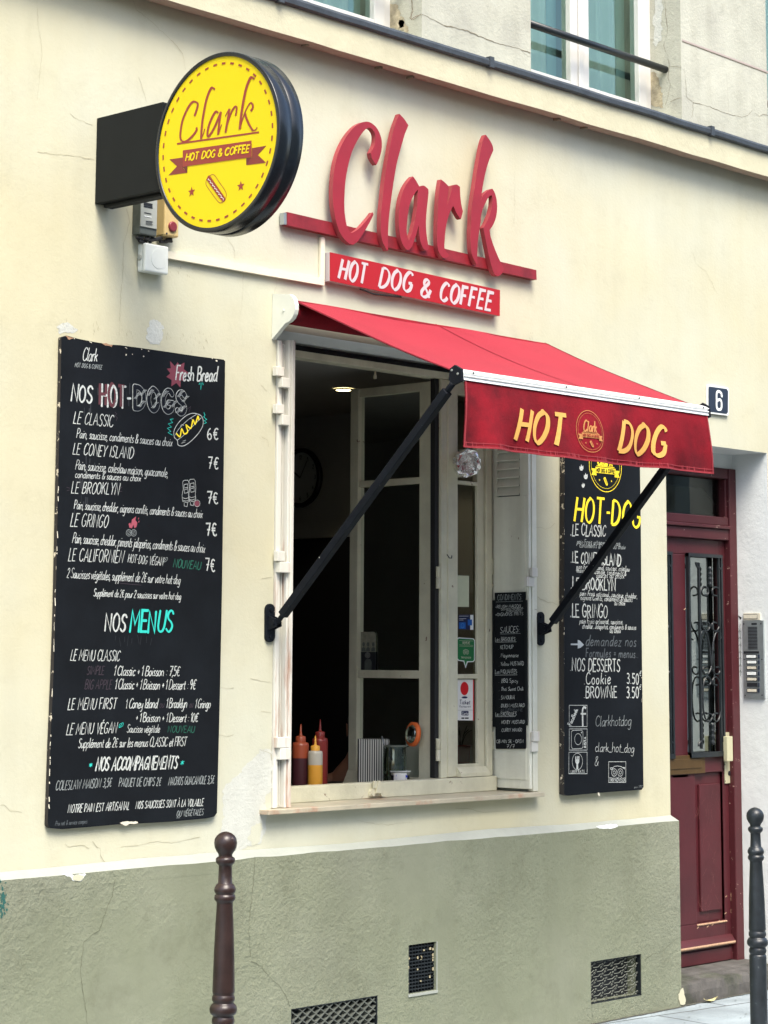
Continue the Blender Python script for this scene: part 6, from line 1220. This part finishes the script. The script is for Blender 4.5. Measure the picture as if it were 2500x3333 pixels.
g = MB(); g.poly([q((203 + 33 * math.cos(k / 8 * math.pi), 545 + 36 * math.sin(k / 8 * math.pi))) for k in range(16)], 0); g.poly([q(p) for p in ((168, 735), (168, 620), (185, 590), (235, 590), (250, 620), (248, 735))], 1)
g.ribbon([q(p) for p in spline([(203, 572), (183, 545), (190, 530), (203, 540), (216, 530), (223, 545), (203, 572)], 3)], .0014, NL, .0006, 1); g.build('figures', [M['greyprint'], M['greydark']], s2)

# ------------------------------------------------------------------ things on the counter
ZC = 1.093
def bottle(label, px, y, rad, top, body, liquid, cap, fill):
    c0 = at(px, 2500, y); o = V((c0.x, y, ZC)); h = at(px, top, y).z - ZC; t = thing('sauce_bottle', label, 'sauce bottle', o, 'squeeze bottles on the counter')
    hb = h * .735; g = MB(); g.lathe(o, [(0, 0), (rad * .95, 0), (rad, .006), (rad, hb * fill)], 24, 0, cap=False); g.lathe(o, [(rad * 1.001, hb * fill), (rad * 1.001, hb * .93), (rad * .93, hb * .985), (rad * .6, hb), (0, hb)], 24, 1, cap=False); g.build('body', [liquid, body], t)
    g = MB(); g.lathe(o, [(rad * .62, hb * 1.0), (rad * .62, hb * 1.0 + h * .075), (rad * .56, hb + h * .085), (rad * .2, hb + h * .095), (rad * .15, hb + h * .13), (rad * .06, h), (0, h)], 20, cap=False); g.build('nozzle_cap', cap, t)
bottle('tall orange red squeeze bottle of dark sauce at the left end of the counter', 978, .44, .0365, 2357, M['ketchup2'], M['bbq'], M['ketchup2'], .68)
bottle('tall red ketchup squeeze bottle behind the mustard bottle', 1041, .54, .0355, 2341, M['ketchup'], M['ketchup'], M['ketchup'], .9)
bottle('short yellow mustard squeeze bottle in front of the red bottles', 1026, .37, .0325, 2394, M['milky'], M['mustard'], M['mustardcap'], .66)
def turned(o, ang): return lambda a, b, c: o + V((a * math.cos(ang) - b * math.sin(ang), a * math.sin(ang) + b * math.cos(ang), c))
c0 = at(1215, 2500, .50); ang = math.radians(-44)
ob = bpy.data.objects.new('striped_box', None)
g = MB(); bw, bd, bh = .0705, .045, at(1215, 2405, .50).z - ZC
g.box((-bw, -bd, 0), (bw, bd, bh)); me_o = g.build('striped_box', M['stripes'], loc=(0, 0, 0), bev=.002); me_o.location = (c0.x, .50, ZC); me_o.rotation_euler = (0, 0, ang); tag(me_o, 'black and white striped box between the bottles and the glass jar', 'box')
c0 = at(1284, 2500, .37); o = V((c0.x, .37, ZC)); JR = thing('glass_jar', 'clip top glass jar with orange rubber seal and open lid on the counter', 'jar', o)
hj = at(1284, 2428, .37).z - ZC; rj = .054
g = MB(); g.lathe(o, [(0, .001), (rj * .95, .001), (rj, .008), (rj, hj * .72), (rj * .90, hj * .90), (rj * .92, hj)], 32, cap=False); g.build('body', M['jarglass'], JR)
g = MB(); g.lathe(o + V((0, 0, hj)), [(rj * .90, -.004), (rj * .98, -.003), (rj * .98, .003), (rj * .88, .004)], 32, cap=False); g.build('rim', mat('dull_glass_rim', (.13, .15, .12), .3), JR)
g = MB()
for _ in range(40):
    t_ = random.random() * 6.28; rr = random.uniform(.1, .85) * rj; b = o + V((rr * math.cos(t_), rr * math.sin(t_), random.uniform(.01, hj * .5)))
    g.face([b, b + V((.012, .004, .008)), b + V((.018, .0, .02)), b + V((.004, -.004, .014))])
g.build('contents', M['herb'], JR)
A = at(1345, 2390, .33); ax = V((-.935, .30, .10)).normalized()
g = MB(); 
for k in range(1): g.lathe(A, [(.043, -.008), (.055, -.009), (.0555, .009), (.043, .010)], 32, 0, ax=ax, cap=False); g.lathe(A, [(.043, -.008), (.043, .010)], 32, 0, ax=ax, cap=False)
g.build('seal', M['orange'], JR)
g = MB(); g.lathe(A, [(0, .020), (.032, .022), (.042, .012), (.042, -.004)], 32, ax=ax, cap=False); g.build('lid', M['jarglass'], JR)
g = MB(); hg = o + V((rj, .02, hj - .004)); g.tube([hg, (hg + A) / 2 + V((0, 0, -.03)), A + V((.0, 0, -.047)), A + V((.006, 0, -.02))], .0022, 6); g.build('lid_wire', M['iron'], JR); g = MB(); g.tube([o + V((-rj, -.02, hj - .005)), o + V((-rj - .012, -.03, hj - .045)), o + V((-rj + .004, -.03, hj - .06))], .0035, 6); g.build('wire_clip', M['iron'], JR)
g = MB(); g.tube([at(1255, 2437, .40), at(1243, 2396, .44)], .003, 6); g.build('spoon', M['steel'], JR)
c0 = at(1303, 2530, .315); o = V((c0.x, .315, ZC)); rc = .046; hc = at(1303, 2509, .315).z - ZC
TC = thing('tips_cup', 'white enamel tips cup with a handwritten label behind the window rail', 'cup', o)
g = MB(); g.lathe(o, [(0, .001), (rc * .88, .001), (rc * .90, hc * .94)], 28, 1, cap=False); g.lathe(o, [(rc * .90, hc * .94), (rc * 1.02, hc * .955), (rc * 1.03, hc), (rc * .95, hc), (rc * .86, hc * .6), (0, hc * .58)], 28, 0, cap=False); g.build('cup', [M['enamel'], M['dark']], TC)
g = MB(); dirc = V((-.72, -.70, 0)).normalized(); sd_ = V((.70, -.72, 0))
lab = lambda a, z: o + (dirc * math.cos(a) + sd_ * math.sin(a)) * (rc * .945) + V((0, 0, z))
g.grid(lambda i, j: lab(-.78 + 1.5 * i, .004 + (hc * .90 - .004) * j), 10, 1); lb_ = g.build('paper_label', M['paperw'], TC)
g = MB(); pt = lambda p: lab(-.78 + 1.5 * p[0] / 100, hc * .9 * (1 - p[1] / 40)) + dirc * .0015
text(g, 'TIPS', pt, (16, 36), (96, 36), 29, 6.0, dirc, .0006, 0, slant=0, gap=1.6, jit=.04); g.build('handwriting', M['inkblue'], lb_)
# foil duct, plant pot, brown board
c0 = at(1522, 1508, .13); g = MB(); axf = V((-.50, -.86, -.06)).normalized(); NR, NSg = 17, 22
pr_ = [(.055, -.17), (.058, -.15), (.061, -.13), (.057, -.11), (.062, -.09), (.058, -.075), (.064, -.06), (.061, -.04), (.064, -.02), (.062, -.005), (.064, .008), (.056, .014), (.048, .010), (.043, -.01), (.038, -.03), (.025, -.035), (.002, -.03)]
e1 = axf.cross(V((0, 0, 1))).normalized(); e2 = axf.cross(e1); fv = []
for k, (rr, h) in enumerate(pr_):
    for q in range(NSg):
        t_ = 2 * math.pi * (q + .5 * (k % 2)) / NSg; j_ = random.uniform(-.006, .006); fv.append(c0 + axf * (h + random.uniform(-.009, .009)) + (e1 * math.cos(t_) + e2 * math.sin(t_)) * (rr + j_))
ff = []
for k in range(NR - 1):
    for q in range(NSg):
        a, b, c, d = k * NSg + q, k * NSg + (q + 1) % NSg, (k + 1) * NSg + (q + 1) % NSg, (k + 1) * NSg + q; ff += [(a, b, c), (a, c, d)]
g.mesh(fv, ff); tag(g.build('foil_duct', M['foil'], loc=c0), 'crumpled silver foil duct end poking out above the narrow window pane', 'duct')
c0 = at(1505, 2480, .40); o = V((c0.x - .01, .40, ZC)); PT = thing('plant_pot', 'faded red plastic plant pot behind the lowest window pane', 'plant pot', o); hp = at(1505, 2428, .40).z - ZC
g = MB(); g.lathe(o, [(0, 0), (.034, 0), (.046, hp), (.048, hp), (.048, hp + .004), (.042, hp + .004), (.04, hp - .02), (0, hp - .02)], 24, cap=False); g.build('pot', M['pot'], PT)
g = MB()
for k in range(7):
    t_ = k * .9; g.tube([V(p) for p in spline([tuple(o + V((0, 0, hp - .02))), tuple(o + V((.02 * math.cos(t_), .02 * math.sin(t_), hp + .05))), tuple(o + V((.055 * math.cos(t_), .05 * math.sin(t_), hp + .075 + .01 * (k % 3))))], 4)], .002, 5)
g.build('leaves', mat('dull_leaf', (.03, .045, .02), .7), PT)
P = [at(*zp(p), .95) for p in ((498, 1330), (520, 1318), (760, 1320), (850, 1340), (850, 1560), (640, 1570), (560, 1450))]
g = MB(); g.prism([tuple(p) for p in P], (.02, .03, 0)); bo = g.build('serving_board', M['woodboard'], bev=.004); tag(bo, 'brown wooden board standing in the dim room behind the jar lid', 'board')
CL = thing('wall_clock', 'black rimmed round wall clock in the dim room', 'clock', (8.99, 2.44, 2.53)); c0 = V((8.985, 2.43, 2.70))
g = MB(); g.lathe(c0, [(.165, 0), (.172, .012), (.168, .03), (.150, .034), (.146, .016)], 48, ax=(-1, 0, 0), cap=False); g.build('rim', mat('black_gloss_plastic', (.008, .009, .011), .25), CL)
g = MB(); g.poly(circ(c0 + V((-.015, 0, 0)), .147, -EY, EZ, 48)[:-1]); fcl = g.build('clock_face', M['clockface'], CL)
g = MB()
pk = lambda a, b: c0 + V((-.016, -a, b))
for i, s in enumerate(('12', '1', '2', '3', '4', '5', '6', '7', '8', '9', '10', '11')):
    t_ = i * math.pi / 6; cx, cy = .118 * math.sin(t_), .118 * math.cos(t_); wd = .020 if len(s) > 1 else .010
    text(g, s, lambda p: pk(p[0], -p[1]), (cx - wd / 2, -cy + .011), (cx + wd / 2, -cy + .011), .022, .0035, NL, .001, 0, slant=0, gap=1.4)
g.ribbon([pk(0, 0), pk(-.055, .038)], .008, NL, .002, 0); g.ribbon([pk(0, 0), pk(.055, .095)], .005, NL, .003, 0); g.build('hands_and_numerals', M['dark'], fcl)
LP = thing('ceiling_light', 'small round glowing ceiling spotlight in the dim room', 'ceiling light', (8.146, 1.304, 3.04))
g = MB(); g.lathe((8.146, 1.304, 3.048), [(.05, 0), (.05, -.006), (.040, -.008)], 28, cap=False); g.build('ring', M['grey'], LP)
g = MB(); g.poly(circ(V((8.146, 1.304, 3.042)), .040, EX, EY, 28)[:-1]); g.build('lamp', M['lampglow'], LP)
ll = bpy.data.lights.new('ceiling_spot', 'SPOT'); ll.energy = 2.2; ll.color = (1, .80, .52); ll.spot_size = 2.2; ll.shadow_soft_size = .04; lo = bpy.data.objects.new('ceiling_spot', ll); COL.objects.link(lo); lo.parent = LP; lo.location = (0, 0, -.03)
hk = at(1221, 1220, FY + .03); g = MB(); g.lathe(hk - V((0, 0, .018)), [(.007, 0), (.008, .012), (.005, .02), (.003, .034)], 10); g.build('ceiling_hook', M['white'], wf)

# ------------------------------------------------------------------ the person inside
def skin_mesh(name, verts, edges, radii, m, parent, sub=2):
    me = bpy.data.meshes.new(name); base = wloc(parent); me.from_pydata([V(v) - base for v in verts], edges, []); o = bpy.data.objects.new(name, me); COL.objects.link(o); o.parent = parent
    md = o.modifiers.new('skin', 'SKIN'); me.skin_vertices[0].data[0].use_root = True
    for i, q in enumerate(radii): me.skin_vertices[0].data[i].radius = q if isinstance(q, tuple) else (q, q)
    md.use_smooth_shade = True; o.modifiers.new('sub', 'SUBSURF').levels = sub; o.modifiers['sub'].render_levels = sub
    me.materials.append(m); return o
hc_ = at(1187, 2374, 1.0); HX, HY, HZ = hc_.x, 1.0, hc_.z
PS = thing('person', 'person with short black hair and black v neck top sitting behind the open casement', 'person', (HX - .05, HY + .02, .13))
fw = V((-.62, -.77, -.10)).normalized(); sdv = V((.78, -.62, 0)).normalized(); upv = V((-.05, .02, 1)).normalized()
def hp_(a, b, c): return V((HX, HY, HZ)) + sdv * a + fw * b + upv * c        # right of picture, forward, up
N0 = hp_(-.035, -.03, -.155); CH = hp_(-.06, -.05, -.36)
sk = []; ed = []; rd = []
def add(p, rr, par=None):
    sk.append(tuple(p)); rd.append(rr)
    if par is not None: ed.append((par, len(sk) - 1))
    return len(sk) - 1
pel = add(V((HX - .06, HY + .06, .66)), (.15, .11)); w1 = add(V((HX - .06, HY + .05, .82)), (.13, .095), pel); ch = add(CH + V((0, 0, -.08)), (.165, .105), w1); cl = add(hp_(-.045, -.04, -.25), (.10, .075), ch); nk = add(N0, .053, cl); hd0 = add(hp_(-.005, -.02, -.04), (.060, .068), nk)
for sgn in (-1, 1):
    sh = add(hp_(-.05 + sgn * .185, -.05, -.285), .055, cl); elb = add(hp_(-.06 + sgn * .24, -.02, -.52), .042, sh); wr = add(hp_(-.03 + sgn * .13, .17, -.60), .027, elb); pm = add(hp_(-.02 + sgn * .09, .24, -.605), (.036, .020), wr)
    for kf, (ln, off) in enumerate(((.070, -.027), (.080, -.009), (.075, .009), (.060, .027))):
        k0 = add(hp_(-.02 + sgn * .075 + off * .9, .285, -.602), .0095, pm); k1 = add(hp_(-.02 + sgn * .06 + off, .285 + ln * .5, -.612), .0085, k0); add(hp_(-.02 + sgn * .05 + off, .285 + ln * .75, -.64), .0075, k1)
    th = add(hp_(-.02 + sgn * .05, .25, -.60), .011, pm); add(hp_(-.02 + sgn * .02, .285, -.605), .0085, th)
    hip = add(V((HX - .06, HY + .06, .62)) + sdv * sgn * .09, .085, pel); kn = add(hip_k := (V((HX - .06, HY + .06, .60)) + sdv * sgn * .13 + fw * .40), .058, hip); an = add(V((HX - .06, HY + .06, .22)) + sdv * sgn * .13 + fw * .36, .038, kn); add(V((HX - .06, HY + .06, .165)) + sdv * sgn * .14 + fw * .50, .032, an)
skin_mesh('body', sk, ed, rd, M['skin'], PS)
g = MB()                                            # head
def head(i, j):
    th, ph = 2 * math.pi * i, math.pi * j; x, y, z = math.sin(ph) * math.sin(th), math.sin(ph) * math.cos(th), math.cos(ph)
    low = max(0, -z); a = x * (.074 - .022 * low ** 1.5); b = y * (.092 - .012 * low) + (.018 * low if y > 0 else -.004); c = z * .118
    if y > .6 and abs(x) < .5:
        b += .020 * math.exp(-((x / .16) ** 2) - ((z + .10) / .16) ** 2) - .008 * (math.exp(-(((abs(x) - .36) / .15) ** 2) - ((z - .10) / .11) ** 2)) + .006 * math.exp(-((x / .28) ** 2) - ((z + .46) / .07) ** 2)
    return hp_(a, b, c)
g.grid(head, 48, 32); hd_ = g.build('head', M['skin'], PS)
g = MB()
for s in (-1, 1): g.lathe(hp_(s * .029, .078, .010), [(0, .010), (.008, .008), (.011, 0), (.008, -.006)], 12, ax=fw, cap=False)
g.build('eyes', M['eyew'], PS)
g = MB(); 
for s in (-1, 1): g.ribbon([hp_(s * .013, .096, .031), hp_(s * .029, .095, .036), hp_(s * .045, .084, .030)], .006, fw, .002, 0)
g.build('eyebrows', M['hair'], PS)
g = MB(); g.ribbon([hp_(-.024, .086, -.056), hp_(-.008, .095, -.053), hp_(.008, .095, -.053), hp_(.024, .086, -.056)], .010, fw, .003, 0); g.build('mouth', M['lip_'], PS)
for s in (-1, 1):
    g = MB(); g.grid(lambda i, j: hp_(s * (.072 + .016 * j), -.004 + .018 * math.sin(2 * math.pi * i) * (.5 + j * .5) - .008 * j, -.004 + .033 * math.cos(2 * math.pi * i) * (.5 + j * .5)), 16, 3); g.grid(lambda i, j: hp_(s * (.088 - .010 * j), -.012 + .018 * math.sin(2 * math.pi * i) * (1 - j), -.004 + .033 * math.cos(2 * math.pi * i) * (1 - j)), 16, 3); g.build('ear', M['skin'], PS)
g = MB()
def hairf(i, j):
    th = 2 * math.pi * i; lim = .55 if math.cos(th) > .35 else (.60 if math.cos(th) > -.1 else .72); ph = math.pi * j * lim; x, y, z = math.sin(ph) * math.sin(th), math.sin(ph) * math.cos(th), math.cos(ph)
    q = 1.09 + .05 * noise.noise(V((x * 6, y * 6, z * 6))); return hp_(x * .076 * q, y * .094 * q - .006, z * .118 * q + .004)
g.grid(hairf, 60, 24); g.build('hair', M['hair'], PS)
sk2 = [tuple(V((HX - .06, HY + .06, .62))), tuple(V((HX - .06, HY + .05, .82))), tuple(CH + V((0, 0, -.08))), tuple(hp_(-.045, -.05, -.285)), tuple(hp_(-.235, -.05, -.295)), tuple(hp_(-.28, -.03, -.40)), tuple(hp_(.135, -.05, -.295)), tuple(hp_(.18, -.03, -.40))]
skin_mesh('shirt', sk2, [(0, 1), (1, 2), (2, 3), (3, 4), (4, 5), (3, 6), (6, 7)], [(.165, .125), (.145, .11), (.18, .12), (.095, .075), .066, .060, .066, .060], M['shirt'], PS)
g = MB(); g.poly([hp_(-.12, .058, -.215), hp_(-.05, .066, -.19), hp_(.03, .062, -.215), hp_(.0, .082, -.30), hp_(-.04, .098, -.385), hp_(-.085, .088, -.30)]); g.build('neckline', M['skin'], PS)
ST = tag((lambda g: (g.lathe((HX - .06, HY + .06, .125), [(.20, 0), (.20, .012), (.03, .02), (.028, .36), (.19, .38), (.195, .42), (0, .43)], 24, cap=False), g.build('stool', M['counter'], loc=(HX - .06, HY + .06, .125)))[1])(MB()), 'dark round stool under the seated person', 'stool')

# ------------------------------------------------------------------ bollards and litter on the pavement
BP = [(187, 0), (192, 30), (205, 62), (230, 92), (262, 111), (300, 117), (340, 112), (375, 97), (405, 76), (420, 70), (434, 70), (442, 82), (452, 95), (470, 99), (490, 97), (503, 90), (515, 76), (530, 67), (600, 69), (700, 73), (708, 80), (716, 92), (728, 96), (738, 104), (758, 110), (780, 109), (795, 100), (803, 95), (812, 95), (820, 103), (838, 109), (858, 106), (872, 99), (885, 85), (905, 82), (1100, 92), (1400, 104), (1760, 113), (1780, 110), (1790, 104), (1800, 106), (1812, 114), (1835, 116), (1855, 114), (1868, 102), (1878, 104), (1888, 118), (1910, 134), (1935, 140), (1962, 138), (1985, 126), (1997, 106), (2006, 103), (2016, 108), (2035, 115), (2060, 115), (2080, 108), (2090, 101), (2096, 100), (2102, 110), (2115, 113), (2600, 114), (3420, 116)]
def bollard(label, m, x, ztop):
    o = V((x, -.9, 0)); t = thing('bollard', label, 'bollard', o, 'bollards along the pavement edge'); s = .000335
    prof = [(rr * s, ztop - (h - 187) * s) for h, rr in BP[:-1]] + [(.0388, 0)]
    g = MB(); g.lathe(o, prof[:11][::-1], 48, cap=False); g.build('ball', m, t)
    g = MB(); g.lathe(o, prof[10:][::-1], 48, cap=False); g.build('post', m, t)
bollard('brown painted cast iron bollard with ball top in front of the left menu board', M['bollardbrown'], at(735, 2712, -.9).x, 1.087)
bollard('grey black cast iron bollard with ball top in front of the street door', M['bollardblack'], at(2457.5, 2630, -.9).x, 1.022)
def ground(px, py, z=.006):
    d = ray(px, py); t = (z - EYE) / d.z; return V((d.x * t, d.y * t - DIST, z))
for (a, b), lab, sz in (((2312, 3258), 'curled pale yellow leaf on the pavement below the door step', .055), ((2365, 3236), 'small dry leaf at the foot of the door step behind the curled leaf', .03), ((2398, 3232), 'dry leaf scrap at the step next to the black bollard', .03), ((2494, 3214), 'brown dry leaf at the right edge beyond the black bollard', .04)):
    c0 = ground(a, b); g = MB(); n_ = 8
    up_ = [c0 + V((sz * (i / n_ - .5) * 2, sz * .35 * math.sin(math.pi * i / n_) - .01 * i / n_, .004 + .016 * (i / n_ - .5) ** 2 * 4)) for i in range(n_ + 1)]; dn = [c0 + V((sz * (i / n_ - .5) * 2, -sz * .3 * math.sin(math.pi * i / n_), .002 + .012 * (i / n_ - .5) ** 2 * 4)) for i in range(n_ + 1)]; md_ = [(p + q) / 2 - V((0, 0, .003)) for p, q in zip(up_, dn)]
    for A_, B_ in ((up_, md_), (md_, dn)):
        for i in range(n_): g.face([A_[i], A_[i + 1], B_[i + 1], B_[i]], 0, True)
    tag(g.build('fallen_leaf', M['leaf']), lab, 'leaf', 'fallen leaves on the pavement')

# ------------------------------------------------------------------ the houses across the street (seen mirrored in the glass)
def house(x0, x1, h, m, label):
    y = -11.6; t = thing('town_house', label, 'building', ((x0 + x1) / 2, y, 0), 'houses across the street'); g = MB(); holes = []
    n = int((x1 - x0) / 2.4); st = (x1 - x0) / n
    for k in range(4):
        for i in range(n):
            z0 = .9 + k * 2.9
            if z0 + 1.8 < h: holes.append((x0 + st * (i + .28), x0 + st * (i + .72), z0, z0 + 1.85))
    wall_holes(g, y, x0, x1, 0, h, holes, -.2); g.face([(x0, y, h), (x1, y, h), (x1, y - 6, h), (x0, y - 6, h)])
    for z in (3.2, 6.1, 9.0):
        if z < h: g.box((x0, y + .002, z), (x1, y + .14, z + .16))
    g.build('wall', m, t)
    for (a, b, c, d) in holes:
        w = MB(); w.face([(a, y - .19, c), (b, y - .19, c), (b, y - .19, d), (a, y - .19, d)], 1); w.box(((a + b) / 2 - .04, y - .18, c), ((a + b) / 2 + .04, y - .13, d)); w.box((a, y - .18, c + .9), (b, y - .13, c + .97)); w.build('window', [M['pvc'], M['oppglass']], t)
house(-6, 8, 7.5, M['opp'], 'pale plastered house across the street left of the middle'); house(8, 22, 8.1, M['opp2'], 'grey stone house across the street in the middle'); house(22, 42, 8.4, M['opp'], 'tall pale house across the street on the right')
